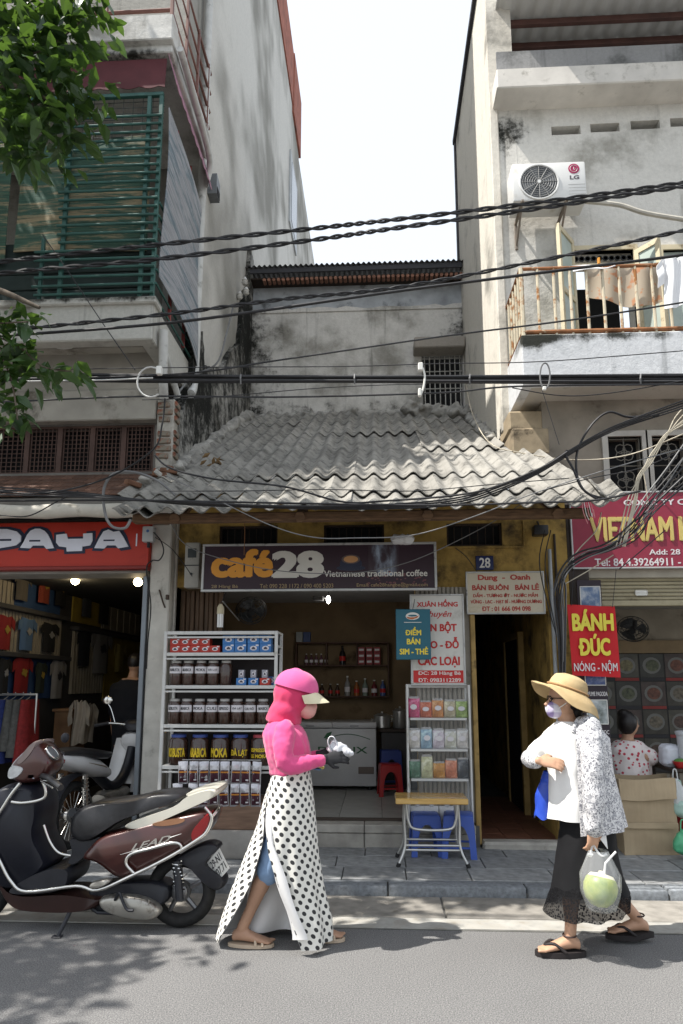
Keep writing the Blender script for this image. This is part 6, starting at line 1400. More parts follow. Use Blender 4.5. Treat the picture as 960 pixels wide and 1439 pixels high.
s_ = MB(); limb(s_, [Q(790, 1027, .125), Q(768, 1046, .13), Q(746, 1064, .07)], [.064, .058, .048]); O('sleeve', wrinkle(remesh(s_, .010, 2, 'sleeve'), .008, (14, 14, 9), 6, .002), SHW, jk)
s_ = MB(); limb(s_, [Q(745, 1066, .06), Q(749, 1068, -.04), Q(753, 1069, -.10)], [.052, .046, .041]); O('cuff', wrinkle(remesh(s_, .010, 2, 'cuff'), .006, (14, 14, 9), 7), JK, jk)
O('collar', MB().tube(bez([Q(806, 1030, -.14), Q(812, 1014, -.11), Q(822, 1010, -.02), Q(818, 1012, .08), Q(800, 1020, .12)], 5), [(.012, .02)] * 21, 8), JK, jk, 60)
# black skirt with lace flounce
SKB = mat('black_jersey', (.009, .009, .010), .7, var=.25, scale=6, spec=.2)
oK = [(1132, 788, 856), (1165, 789, 862), (1200, 784, 866), (1230, 780, 874), (1252, 776, 884)]
def bskirt(u, v):
    py = lerp(1132, 1252, v); x0, x1 = interp([(a, (b_, c)) for a, b_, c in oK], py); c = Q((x0 + x1) / 2, py); a = Q(x1, py).x - c.x; ph = u * 2 * math.pi
    f_ = 1 + .05 * v * math.sin(ph * 5 + 2 * v) + .02 * math.sin(ph * 9 + 8 * v)
    return Vector((c.x + a * math.cos(ph) * (1 + .02 * v * math.sin(5 * ph)), YQ + .175 * math.sin(ph) * f_, c.z))
sk = O('skirt', MB().grid(bskirt, 60, 20, .004), SKB, ww, 80)
k = NT('black_lace'); co = k.co('UV') if False else k.co('Object'); v_ = k.n('TexVoronoi'); v_.inputs['Scale'].default_value = 80; k.l(co, v_.inputs['Vector'])
k.col((.006, .006, .007)); k.b.inputs['Specular IOR Level'].default_value = .1; k.l(k.math('MULTIPLY_ADD', k.sstep(v_.outputs['Distance'], .50, .38), .2, .8), k.b.inputs['Alpha']); k.b.inputs['Roughness'].default_value = .7
def lace(u, v):
    ph = u * 2 * math.pi; py0 = interp([(0, 1253), (1, 1253)], u)
    x0, x1 = lerp(776, 766, v), lerp(884, 878, v); py = lerp(1238, lerp(1284, 1272, (math.cos(ph) + 1) / 2), v)
    x0, x1 = interp([(0, (780, 873)), (.5, (771, 884)), (1, (764, 882))], v); c = Q((x0 + x1) / 2, py); a = Q(x1, py).x - c.x
    return Vector((c.x + a * math.cos(ph), YQ + (.18 + .055 * v) * math.sin(ph) * (1 + .10 * v * math.sin(11 * ph)), max(.2, c.z)))
O('lace_flounce', MB().grid(lace, 90, 10), k.m, sk, 80)
FLP = mat('flip_flop', (.022, .018, .018), .7, var=.2)
for a_, zb_, sg in ((fa, .003, -1), (ba, .018, -1)):
    x, y = a_.x - .055, a_.y - .004
    s_ = O('sandal', MB().loft([[Vector((x + .142 * math.cos(q * math.pi / 9), y + .046 * math.sin(q * math.pi / 9) * (1 - .15 * math.cos(q * math.pi / 9)), zb_ + z + (.012 if a_ is ba and math.cos(q * math.pi / 9) > .3 else 0))) for q in range(18)] for z in (0, .028)]), FLP, ww, 40)
    O('strap', MB().tube(bez([(x + .02, y - .046, zb_ + .03), (x - .04, y - .03, zb_ + .07), (x - .085, y, zb_ + .055), (x - .04, y + .03, zb_ + .07), (x + .02, y + .046, zb_ + .03)], 4), (.009), 6), FLP, s_, 60)
    O('anklet', MB().tube([Vector((a_.x + .036 * math.cos(q * math.pi / 8), a_.y + .036 * math.sin(q * math.pi / 8), a_.z + .025)) for q in range(17)], .005, 5), mat('anklet', (.05, .03, .025), .6), ww)
# coconut in a clear bag
t = thing('coconut_bag', 'clear plastic bag holding a cut green coconut with a straw', 'bag', Q(843, 1275, -.2)); cc = Q(844, 1246, -.23)
k = NT('green_coconut'); sp = k.n('SeparateXYZ'); k.l(k.co('Generated'), sp.inputs[0]); n1 = k.noise(k.co('Object'), 14, 4)
k.col(k.ramp(n1, [(.3, (.16, .24, .03)), (.7, (.38, .42, .07))])); k.b.inputs['Roughness'].default_value = .4
mt = Matrix.Rotation(R(14), 3, 'Y') @ Matrix.Rotation(R(-14), 3, 'X')
prof = [(.002, -.105), (.04, -.098), (.072, -.07), (.088, -.03), (.09, .005), (.082, .035), (.074, .045)]
cn = O('coconut', MB().lathe(prof, 24, cc, mt), k.m, t, 60); O('cut_flesh', MB().lathe([(.0735, .045), (.060, .062), (.02, .068), (.018, .080), (.002, .082)], 20, cc, mt), mat('coconut_flesh', (.70, .66, .48), .6, var=.1), cn, 50)
O('straw', MB().tube([cc + Vector((.01, -.03, .05)), cc + Vector((.025, -.03, .13)), cc + Vector((.085, -.03, .19))], .006, 7), mat('straw_white', (.66, .66, .66), .4), t)
CLR = mat('clear_film', (.80, .82, .82), .12, var=0, alpha=.22, spec=.8)
def film(u, v):
    a = u * 2 * math.pi; r_, z = interp([(0, (.02, -.135)), (.12, (.075, -.115)), (.35, (.104, -.03)), (.62, (.108, .06)), (.8, (.075, .135)), (1, (.05, .19))], v)
    return cc + Vector((r_ * math.cos(a) * (1 + .05 * math.sin(9 * a + 6 * v)), r_ * math.sin(a) * (1 + .05 * math.sin(7 * a)), z))
O('film', MB().grid(film, 36, 16), CLR, t, 80); hp = hl + Vector((-.01, -.0, -.085))
for dx in (-.045, .045): O('handle', MB().tube(bez([cc + Vector((dx, 0, .17)), cc.lerp(hp, .6) + Vector((dx * .6, 0, .03)), hp], 6), [(.016, .006)] * 7 + [(.008, .006)] * 6, 8), mat('film_white', (.72, .74, .75), .2, var=.1, alpha=.55), t, 60)
# blue carrier on her far side
t = thing('carrier_bag', 'glossy royal blue bag carried on the far side of the hatted woman', 'bag', Q(768, 1148, .16))
def cb(u, v):
    a = u * 2 * math.pi; w_ = interp([(0, .035), (.5, .07), (1, .062)], v); c = Q(lerp(774, 770, v), lerp(1084, 1148, v), .12)
    return c + Vector((w_ * math.cos(a) - .015 * v, .05 * math.sin(a), .012 * math.sin(4 * a) * v))
O('bag', wrinkle(MB().grid(cb, 30, 16).mesh('bag', 60), .008, (20, 20, 14), 9), mat('royal_blue', (.025, .07, .45), .25, var=.1), t); O('handle', MB().tube([Q(774, 1086, .12), Q(772, 1074, .06), Q(770, 1070, .0)], .008, 6), mat('royal_blue', '0'), t)
# ================================================================== brown scooter at the kerb
YS = 4.52
S = lambda zx, zy, dy=0.0: A(zx / 2.909, 990 + zy / 2.909, YS + dy)
def slab(poly, hw, edge=.86, dy=0.0, sub=2, soft=.35):
    """A moulded panel: outline rounded towards both flanks."""
    pts = [S(a, b) for a, b in poly]; pts = [p for p in pts]
    n = len(pts); sm = []
    for i in range(n):                                                   # round the corners once or twice
        sm.append(pts[i])
    for _ in range(sub):
        q = []
        for i in range(len(sm)):
            a, b = sm[i], sm[(i + 1) % len(sm)]; q += [a.lerp(b, .25), a.lerp(b, .75)]
        sm = q
    c = Vector((sum(p.x for p in sm) / len(sm), 0, sum(p.z for p in sm) / len(sm)))
    rg = []
    for t, s in ((-1, edge), (-.88, lerp(edge, 1, .6)), (-soft, 1.0), (soft, 1.0), (.88, lerp(edge, 1, .6)), (1, edge)):
        rg.append([Vector((c.x + (p.x - c.x) * s, YS + dy + hw * t, c.z + (p.z - c.z) * s)) for p in sm])
    return MB().loft(rg)
BRN = NT('metallic_brown'); BRN.col((.052, .014, .011)); BRN.b.inputs['Metallic'].default_value = .25; BRN.b.inputs['Roughness'].default_value = .28; BRN.b.inputs['Coat Weight'].default_value = .7; BRN.b.inputs['Coat Roughness'].default_value = .06; BRN = BRN.m
BPL = mat('black_plastic_trim', (.018, .019, .024), .42, var=.15, scale=20); SEAT = mat('seat_vinyl', (.020, .020, .022), .36, var=.2, scale=30, bump=.12, bscale=200)
CHR = mat('chrome_tube', (.62, .61, .58), .16, .95, var=.05); ENG = mat('engine_alloy', (.40, .38, .34), .38, .7, var=.15, c2='4a4136', c2scale=9); TYR = mat('tyre_rubber', (.016, .016, .016), .8, var=.3, scale=30, bump=.3, bscale=90); ALW = mat('alloy_wheel', (.16, .16, .165), .35, .7, var=.1)
IVO = mat('ivory_rail', (.58, .56, .48), .35, var=.05, coat=.3)
sc_ = thing('scooter', 'dark brown scooter with black seat and ivory grab rail parked on the road', 'scooter', (S(430, 900).x, YS, 0))
def wheel(c, r, par, w=.055, spokes=5, rim_m=None):
    c = Vector(c); n = 36
    def tf(u, v):
        a = u * 2 * math.pi; b_ = v * 2 * math.pi; return c + Vector(((r - .04 + .04 * math.cos(b_)) * math.cos(a), w * .9 * math.sin(b_) * (1 - .1 * math.cos(b_)), (r - .04 + .04 * math.cos(b_)) * math.sin(a)))
    wh = O('wheel', MB().grid(tf, n, 12), TYR, par, 60)
    Rm = Matrix.Rotation(R(90), 4, 'X')
    O('rim', MB().loft([[c + Vector((rr_ * math.cos(q * 2 * math.pi / n), y, rr_ * math.sin(q * 2 * math.pi / n))) for q in range(n)] for rr_, y in ((r - .058, -.032), (r - .042, -.036), (r - .042, .036), (r - .058, .032), (r - .066, .0), (r - .058, -.032))], False), rim_m or ALW, wh, 40)
    O('hub', MB().lathe([(.02, -.07), (.045, -.05), (.05, .05), (.02, .07)], 16, c, Rm), rim_m or ALW, wh, 40)
    for i in range(spokes):
        a = i * 2 * math.pi / spokes + .3; O('spoke', MB().tube([c + Vector((.035 * math.cos(a), 0, .035 * math.sin(a))), c + Vector(((r - .055) * math.cos(a + .12), 0, (r - .055) * math.sin(a + .12)))], [(.016, .018), (.012, .014)] if spokes < 9 else .0025, 6), rim_m or ALW, wh)
    O('brake_drum', MB().lathe([(.062, -.012), (.062, .03)], 18, c, Rm), mat('drum_grey', (.10, .10, .10), .5, .4), wh, 40)
    return wh
cw = S(742, 772); cw.z = .218; wheel((cw.x, YS, .218), .218, sc_); cf = S(-92, 775); wheel((cf.x, YS, .225), .225, sc_, .05)
O('swingarm_cover', slab([(432, 775), (470, 752), (600, 756), (670, 790), (690, 820), (660, 850), (600, 850), (520, 838), (450, 810)], .05, .8, -.11), ENG, sc_, 50)
O('kick_starter', MB().tube(bez([S(470, 800, -.165), S(488, 770, -.18), S(500, 800, -.185), S(520, 838, -.185), S(545, 842, -.19)], 4), .009, 6), BPL, sc_)
for q in range(4): O('cover_rib', MB().tube([S(520 + q * 30, 786 + q * 4, -.155), S(515 + q * 30, 822 + q * 3, -.155)], .004, 5), ENG, sc_)
O('engine_block', slab([(380, 720), (700, 700), (720, 780), (640, 830), (420, 845), (380, 800)], .09, .9), BPL, sc_, 40)
O('shock_absorber', MB().tube([S(722, 640, -.10), S(735, 800, -.12)], .026, 10), BPL, sc_)
O('spring', MB().tube([S(722 + 13 * q / 40, 640 + 120 * q / 40, -.10) + Vector((.03 * math.cos(q * 1.3), .03 * math.sin(q * 1.3), 0)) for q in range(41)], .005, 5), CHR, sc_, 60)
O('belly_pan', slab([(20, 690), (90, 762), (300, 745), (400, 760), (470, 770), (400, 828), (120, 822), (60, 780)], .15, .9), mat('belly_brown', (.028, .012, .010), .35, var=.1), sc_, 50)
fbd = O('footboard', slab([(80, 750), (300, 738), (330, 690), (330, 640), (240, 640), (100, 712)], .17, .95), BPL, sc_, 40)
rt = MB()
for i in range(9):
    for j_ in range(6):
        a = S(lerp(130, 290, (i + .5) / 9) , 716 - 6 * (i % 2), 0); rt.bbox(a.x - .022, a.x + .018, YS - .14 + j_ * .05, YS - .105 + j_ * .05, S(200, 706).z + .006 * 0, S(200, 706).z + .012, .004)
O('foot_mat', rt, SEAT, fbd, kind='stuff')
O('leg_shield', slab([(-60, 640), (-20, 420), (30, 330), (90, 310), (190, 325), (205, 420), (180, 520), (235, 610), (240, 650), (110, 740), (30, 720)], .17, .90), mat('shield_navy', (.009, .010, .016), .38, var=.15, scale=12), sc_, 50)
O('front_cowl', slab([(-130, 700), (-90, 500), (-40, 400), (60, 320), (20, 470), (-20, 640), (-60, 720)], .19, .8), BRN, sc_, 50)
O('front_mudguard', slab([(-190, 690), (-150, 590), (-60, 570), (20, 640), (50, 720), (20, 720), (-60, 640), (-140, 640)], .07, .9), BRN, sc_, 50)
hc_ = O('handlebar_cowl', slab([(66, 285), (72, 238), (130, 180), (178, 140), (205, 165), (240, 215), (236, 262), (205, 300), (150, 318), (100, 315)], .13, .72), BRN, sc_, 50)
O('headlight', slab([(68, 292), (76, 246), (100, 232), (150, 246), (126, 284), (88, 300)], .136, .8, -.0), mat('headlamp_glass', (.52, .54, .55), .08, .3, var=.2, scale=30), hc_, 50)
O('windscreen', slab([(96, 240), (150, 168), (182, 136), (196, 150), (160, 206), (120, 246)], .134, .8, .0), mat('smoked_screen', (.20, .16, .15), .08, var=.1), hc_, 50)
O('dial', MB().lathe([(.05, 0), (.05, .02), (.045, .025)], 20, S(205, 205, -.04), Matrix.Rotation(R(50), 3, 'Y')), mat('dial_glass', (.10, .11, .12), .1), hc_, 40); O('dial_ring', MB().tube([S(205, 205, -.04) + Matrix.Rotation(R(50), 3, 'Y') @ Vector((.052 * math.cos(q * math.pi / 9), .052 * math.sin(q * math.pi / 9), .02)) for q in range(19)], .006, 6), CHR, hc_, 60)
O('badge', MB().bbox(-.022, .022, -.004, .002, -.014, .014, .004, Matrix.Translation(S(128, 294, -.126))), mat('badge_white', (.55, .56, .62), .4), hc_)
for sy in (-1, 1):
    O('grip', MB().tube([S(170, 290, sy * .10), S(200, 300, sy * .2), S(250, 340, sy * .31)], [.018, .02, .02], 10), SEAT, sc_, 50)
    O('brake_lever', MB().tube([S(165, 300, sy * .12), S(170, 315, sy * .22), S(215, 340, sy * .31)], .006, 6), CHR, sc_)
mr = O('mirror_stem', MB().tube([S(190, 270, .12), S(205, 210, .2), S(200, 150, .24)], .007, 6), BPL, sc_); O('mirror', slab([(182, 150), (190, 128), (212, 125), (216, 150), (205, 170), (190, 168)], .015, .85, .24), BPL, mr, 50)
O('seat', slab([(304, 512), (318, 436), (380, 398), (470, 382), (560, 378), (660, 348), (752, 344), (786, 358), (768, 388), (690, 402), (610, 430), (520, 462), (450, 508), (392, 546), (338, 552)], .15, .80, 0, 2, .5), SEAT, sc_, 60)
O('seat_base', slab([(306, 520), (395, 545), (470, 505), (350, 640), (300, 640), (330, 590)], .12, .9), BPL, sc_, 50)
bd = O('body_panel', slab([(352, 612), (392, 560), (440, 516), (545, 490), (690, 448), (800, 424), (890, 408), (896, 440), (872, 500), (820, 556), (740, 590), (650, 640), (555, 690), (500, 692), (440, 640), (400, 618)], .17, .80, 0, 2, .45), BRN, sc_, 60)
O('tail_lamp', slab([(800, 500), (860, 432), (892, 412), (892, 445), (868, 500), (820, 552), (806, 545)], .172, .8), mat('tail_red', (.20, .008, .010), .12, var=.1, coat=.5), bd, 50)
O('trim_strip', slab([(640, 470), (700, 452), (792, 440), (786, 462), (700, 478)], .173, .95), mat('copper_trim', (.42, .22, .13), .2, .7), bd, 50)
O('grab_rail', slab([(530, 486), (552, 466), (650, 432), (748, 400), (796, 352), (900, 322), (926, 336), (905, 362), (842, 392), (742, 436), (640, 482), (566, 498)], .16, .9), IVO, sc_, 50)
O('carrier_top', slab([(770, 352), (900, 318), (926, 332), (800, 366)], .15, .9), IVO, sc_, 50)
for nm, pts, r_ in (('side_guard', [(-40, 560), (0, 640), (45, 722), (110, 765), (310, 742), (402, 758), (560, 690), (690, 625), (800, 558), (846, 520), (866, 462), (838, 420)], .011), ('side_guard', [(548, 690), (516, 650), (536, 612), (620, 588), (704, 566), (738, 574), (742, 598)], .010), ('front_guard', [(-60, 520), (0, 440), (45, 370), (84, 322)], .011), ('front_guard', [(48, 398), (90, 402), (150, 394), (184, 378), (186, 345), (176, 318)], .010), ('front_guard', [(180, 492), (205, 560), (240, 605), (290, 618)], .008)):
    O(nm, MB().tube(bez([S(a, b_, -.185 if nm == 'side_guard' else -.19 + .0 * a) for a, b_ in pts], 5), r_, 8), CHR, sc_, 60)
O('rear_guard', MB().tube(bez([S(866, 462, -.185), S(892, 430, -.12), S(900, 415, 0), S(892, 430, .12), S(866, 462, .185)], 5), .010, 8), CHR, sc_, 60)
O('rear_mudguard', slab([(700, 640), (760, 596), (848, 552), (900, 562), (905, 584), (862, 610), (842, 650), (930, 700), (926, 740), (890, 756), (830, 712), (770, 640)], .075, .9), BPL, sc_, 50)
# number plate, leaning back
pc = [S(846, 646, -.03), S(897, 588, -.10), S(932, 668, -.10), S(886, 728, -.03)]
ux = (pc[1] - pc[0]); uy = (pc[0] - pc[3]); nn = uy.cross(ux).normalized(); nn = nn if nn.y < 0 else -nn
mt = Matrix(((ux.normalized().x, uy.normalized().x, nn.x, pc[3].x), (ux.normalized().y, uy.normalized().y, nn.y, pc[3].y), (ux.normalized().z, uy.normalized().z, nn.z, pc[3].z), (0, 0, 0, 1)))
pl = O('number_plate', MB().bbox(0, ux.length, 0, uy.length, -.004, 0, .001, mt), mat('plate_white', (.62, .62, .60), .4), sc_)
letters('29-N1', (ux.length * .12, ux.length * .88, uy.length * .56, uy.length * .90), INK, pl, mt, .01, 0, .002); letters('707.71', (ux.length * .10, ux.length * .90, uy.length * .12, uy.length * .45), INK, pl, mt, .01, 0, .002)
O('side_stand', MB().tube([S(322, 780, -.08), S(290, 840, -.13), S(236, 950, -.20)], [.016, .013, .012], 8), BPL, sc_); O('stand_foot', MB().bbox(-.03, .03, -.02, .02, 0, .008, .003, Matrix.Translation((S(236, 950, -.2).x, YS - .21, .001))), BPL, sc_)
O('centre_stand', MB().tube([S(330, 800, -.1), S(400, 850, -.1), S(560, 856, -.1)], .012, 8), BPL, sc_)
O('passenger_peg', slab([(412, 712), (424, 692), (490, 678), (504, 692), (440, 720)], .03, .8, -.17), ENG, sc_, 50)
# raised script on the flank
ML = Matrix.Translation(S(530, 600, -.172)) @ Matrix.Rotation(R(90), 4, 'X') @ Matrix.Rotation(R(14), 4, 'Z'); Lw = (S(735, 560) - S(530, 600)).length
letters('LEAD', (.01, Lw * .82, .0, .036), CHR, bd, ML, .02, .5, .004); O('script_swash', MB().tube([ML @ Vector((-.06, -.006, .002)), ML @ Vector((.05, -.004, .002))], [.001, .003], 5).tube([ML @ Vector((Lw * .8, .02, .002)), ML @ Vector((Lw * 1.02, .026, .002))], [.004, .001], 5), CHR, bd)
# ================================================================== white step-through bike nosed into the shop
bk = thing('motorbike', 'white underbone motorbike parked nose into the clothes shop behind the brown scooter', 'motorbike', (0, 0, 0))
WBD = mat('bike_white', (.56, .56, .56), .25, var=.05, coat=.4)
def T(*p): return Vector(p)
w = wheel((0, 0, .29), .285, bk, .04, 18, CHR); w = wheel((1.22, 0, .29), .285, bk, .04, 18, CHR)
def hull(secs, n=12): return MB().loft([[Vector((x, b_ * math.copysign(abs(math.cos(q * 2 * math.pi / n)) ** .7, math.cos(q * 2 * math.pi / n)), z + h_ * math.sin(q * 2 * math.pi / n))) for q in range(n)] for x, z, b_, h_ in secs])
O('tail_cowl', hull([(-.36, .80, .05, .025), (-.30, .80, .10, .05), (-.05, .74, .14, .075), (.25, .66, .14, .08), (.45, .60, .09, .05)]), WBD, bk, 50)
O('tail_lamp', hull([(-.40, .79, .06, .035), (-.37, .79, .095, .05), (-.28, .79, .10, .05)]), mat('tail_red', '0'), bk, 50)
O('seat', hull([(-.30, .84, .10, .03), (-.05, .83, .135, .045), (.2, .79, .13, .05), (.42, .76, .09, .04), (.52, .76, .05, .025)]), SEAT, bk, 60)
O('rear_mudguard', MB().grid(lambda u, v: Vector((.33 * math.cos(lerp(1.2, 3.05, u)), (v - .5) * .13, .29 + .33 * math.sin(lerp(1.2, 3.05, u)) + (.02 * math.sin(math.pi * v)))), 14, 4, .005), BPL, bk, 60)
pl = O('number_plate', MB().bbox(-.43, -.424, -.095, .095, .50, .64, .001, Matrix.Rotation(-.0, 4, 'Y')), mat('plate_white', '0'), bk)
mt = Matrix.Translation((-.431, .095, .50)) @ Matrix.Rotation(R(-90), 4, 'Z') @ Matrix.Rotation(R(90), 4, 'X')
letters('29-L8', (.03, .16, .078, .125), INK, pl, mt, .01, 0, .002); letters('468.22', (.02, .17, .018, .065), INK, pl, mt, .01, 0, .002)
O('plate_bracket', MB().box(-.42, -.3, -.03, .03, .6, .74), BPL, bk)
for y in (-.12, .12):
    O('shock_absorber', MB().tube([(.02, y, .31), (-.02, y, .64)], .022, 8), CHR, bk)
    O('spring', MB().tube([(lerp(.015, -.02, q / 36) + .03 * math.cos(q * 1.25), y + .03 * math.sin(q * 1.25), lerp(.38, .62, q / 36)) for q in range(37)], .005, 5), CHR, bk, 60)
O('engine', hull([(.40, .34, .08, .06), (.5, .33, .11, .10), (.7, .33, .10, .10), (.86, .36, .06, .06)]), ENG, bk, 40); O('frame', MB().tube(bez([(.3, 0, .62), (.6, 0, .45), (.85, 0, .55), (1.02, 0, .92)], 5), .05, 8), BPL, bk, 50)
O('swingarm', MB().tube([(0, -.09, .29), (.5, -.08, .33)], .022, 6).tube([(0, .09, .29), (.5, .08, .33)], .022, 6), BPL, bk); O('exhaust', MB().tube([(.6, -.12, .26), (.3, -.15, .27), (-.25, -.17, .36)], [.022, .038, .036], 10), BPL, bk, 50)
for y in (-.15, .15):
    O('leg_shield', MB().grid(lambda u, v, s=math.copysign(1, y): Vector((lerp(.86, 1.06, v) + .05 * math.sin(math.pi * u), s * lerp(.05, .24, u), lerp(.36, .86, v))), 8, 10, .012), WBD, bk, 60)
O('front_cowl', hull([(.92, .86, .10, .06), (1.0, .84, .16, .10), (1.10, .78, .13, .12), (1.16, .72, .05, .06)]), WBD, bk, 60)
O('fork', MB().tube([(1.22, -.09, .29), (1.08, -.09, .75)], .024, 8).tube([(1.22, .09, .29), (1.08, .09, .75)], .024, 8), CHR, bk); O('front_mudguard', MB().grid(lambda u, v: Vector((1.22 + .32 * math.cos(lerp(.2, 2.7, u)), (v - .5) * .11, .29 + .32 * math.sin(lerp(.2, 2.7, u)))), 14, 4, .005), WBD, bk, 60)
O('handlebar_cowl', hull([(.93, .98, .06, .03), (.99, 1.0, .13, .06), (1.06, .98, .12, .06), (1.12, .95, .05, .03)]), BPL, bk, 60)
O('handlebar', MB().tube(bez([(.84, -.34, 1.0), (.92, -.24, 1.02), (1.0, 0, 1.0), (.92, .24, 1.02), (.84, .34, 1.0)], 5), .013, 8), CHR, bk, 50)
for y in (-1, 1):
    O('grip', MB().tube([(.91, y * .25, 1.02), (.83, y * .36, .998)], .019, 8), SEAT, bk); m_ = O('mirror_stem', MB().tube(bez([(.95, y * .2, 1.02), (.96, y * .26, 1.16), (.95, y * .30, 1.22)], 4), .006, 6), CHR, bk); O('mirror', MB().ball((.95, y * .30, 1.25), (.016, .06, .045), 14, 8), CHR, m_, 60)
O('flank_script', hull([(.0, .735, .143, .012), (.2, .69, .144, .014), (.3, .665, .143, .01)]), mat('script_gold', (.25, .2, .13), .4), bk)
O('stand', MB().tube([(.45, .1, .28), (.40, .26, .01)], .012, 6), BPL, bk)
rp = G(104, 1199, .08); bk.location = (A(100, 1163, 6.08).x, 6.08, .083); bk.rotation_euler = (0, 0, R(80))
# ================================================================== food stall on the right
CARD = NT('corrugated_card'); n1 = CARD.noise(CARD.co('Object', (1, 1, 1)), 3, 6); st_ = CARD.noise(CARD.co('Object', (40, 40, 1)), 1, 2)
CARD.col(CARD.mix(.35, CARD.ramp(n1, [(.3, (.31, .235, .145)), (.7, (.43, .335, .215))]), CARD.ramp(st_, [(.3, (.75, .75, .75)), (.7, (1, 1, 1))]), 'MULTIPLY')); CARD.b.inputs['Roughness'].default_value = .85; CARD.bump(st_, .3, .004); CARD = CARD.m
c0, c1 = A(866, 1140, 6.18), A(950, 1140, 6.18)
t = thing('cardboard_box', 'large open cardboard box screening the seated woman at the stall', 'box', ((c0.x + c1.x) / 2, 6.3, .08))
zt_ = A(905, 1094, 6.18).z
def crd(px0, px1, y0_, y1_, nm='side_panel'):
    a, b_ = A(px0, 1140, y0_), A(px1, 1140, y1_)
    return O(nm, MB().grid(lambda u, v: Vector((lerp(a.x, b_.x, u) + .006 * math.sin(9 * v), lerp(y0_, y1_, u) + .008 * math.sin(6 * u + 4 * v), lerp(.082, zt_ - .02 * math.sin(3 * u), v))), 12, 12, .008), CARD, t, 60)
crd(874, 952, 6.16, 6.20, 'front_panel'); crd(863, 874, 6.50, 6.16); crd(952, 946, 6.20, 6.55); crd(860, 940, 6.52, 6.56)
O('flap', MB().grid(lambda u, v: Vector((lerp(c0.x + .03, c1.x, u), 6.17 - .005 - .02 * v, zt_ - .0 - .17 * v - .01 * math.sin(5 * u))), 10, 4, .007), CARD, t, 60)
O('crease_tape', MB().box(c0.x + .06, c1.x, 6.150, 6.156, .30, .345), mat('tape', (.36, .28, .18), .3), t)
# seated woman behind the box, back to us
YR = 6.72
Qs = lambda px, py, dy=0.0: A(px, py, YR + dy)
sw = thing('person', 'seated woman in red spotted blouse with tied black hair at the food stall', 'person', (Qs(890, 1150).x, YR, .1))
b = MB(); hh = Qs(884, 1018)
b.ball(hh, (.08, .085, .11), 16, 10); b.ball(hh + Vector((.055, .03, -.03)), (.035, .04, .05), 10, 8); b.tube([hh + Vector((.085, .04, .0)), hh + Vector((.105, .045, -.025))], [.01, .014], 8)
b.tube([hh + Vector((-.005, 0, -.06)), Qs(881, 1042)], [.05, .055], 12)
b.loft(rings([(Qs(882, 1040), .08, .08, 0), (Qs(882, 1052), .17, .11, 0), (Qs(884, 1080), .17, .12, 0), (Qs(886, 1110), .16, .13, 0), (Qs(888, 1135), .19, .17, 0), (Qs(888, 1150), .18, .17, 0)]))
limb(b, [Qs(896, 1052, .0), Qs(908, 1064, -.08), Qs(919, 1066, -.05), Qs(934, 1058, .0)], [.052, .045, .038, .026]); hand(b, Qs(934, 1058, .0), (1, .1, .25), (0, -.3, 1), .16, .5, 1)
limb(b, [Qs(870, 1052, .02), Qs(868, 1080, .12), Qs(890, 1090, .22)], [.05, .042, .03])
for s_ in (-1, 1): leg(b, Qs(888 + 4 * s_, 1145, .02), Qs(915 + 5 * s_, 1128, .12), Vector((Qs(925, 1120).x + .06 * s_, YR + .2, .18))); foot_mesh(b, Vector((Qs(925, 1120).x + .06 * s_, YR + .2, .18)), (1, .2, .11))
O('body', remesh(b, .009, 2, 'body'), mat('skin', '0'), sw)
h_ = MB(); h_.ball(hh + Vector((-.02, -.01, .015)), (.092, .095, .115), 16, 10); h_.ball(Qs(876, 1003), (.06, .06, .045), 12, 8)
O('hair', remesh(h_, .012, 2, 'hair'), HAIR, sw)
k = NT('spotted_blouse'); v_ = k.n('TexVoronoi'); v_.inputs['Scale'].default_value = 24; k.l(k.co('Object'), v_.inputs['Vector'])
k.col(k.mix(k.sstep(v_.outputs['Distance'], .34, .28), (.64, .58, .56), (.40, .035, .06))); k.b.inputs['Roughness'].default_value = .85
j = MB(); j.loft(rings([(Qs(882, 1041), .09, .09, 0), (Qs(882, 1052), .19, .13, 0), (Qs(884, 1080), .195, .15, 0), (Qs(886, 1112), .19, .165, 0), (Qs(887, 1130), .21, .19, 0)])); limb(j, [Qs(896, 1052, .0), Qs(909, 1061, -.05), Qs(914, 1064, -.06)], [.075, .07, .072]); limb(j, [Qs(869, 1052, .0), Qs(867, 1072, .06)], [.072, .07])
O('blouse', wrinkle(remesh(j, .012, 2, 'blouse'), .010, (10, 10, 8), 3), k.m, sw)
j = MB()
for s_ in (-1, 1): limb(j, [Qs(888 + 4 * s_, 1142, .02), Qs(905 + 5 * s_, 1130, .08), Qs(916 + 5 * s_, 1127, .12), Vector((Qs(925, 1120).x + .06 * s_, YR + .2, .26))], [.11, .10, .08, .06])
O('trousers', remesh(j, .014, 2, 'trousers'), mat('black_cloth', (.014, .014, .016), .8), sw); O('bracelet', MB().tube([Qs(931, 1059) + Vector((.004 * math.cos(q), .032 * math.cos(q * math.pi / 8), .032 * math.sin(q * math.pi / 8))) for q in range(17)], .005, 5), ORG, sw)
stool('plastic_stool', 'low red stool under the seated woman behind the cardboard box', RST, (Qs(888, 1150).x, YR, .102), .3, .26)
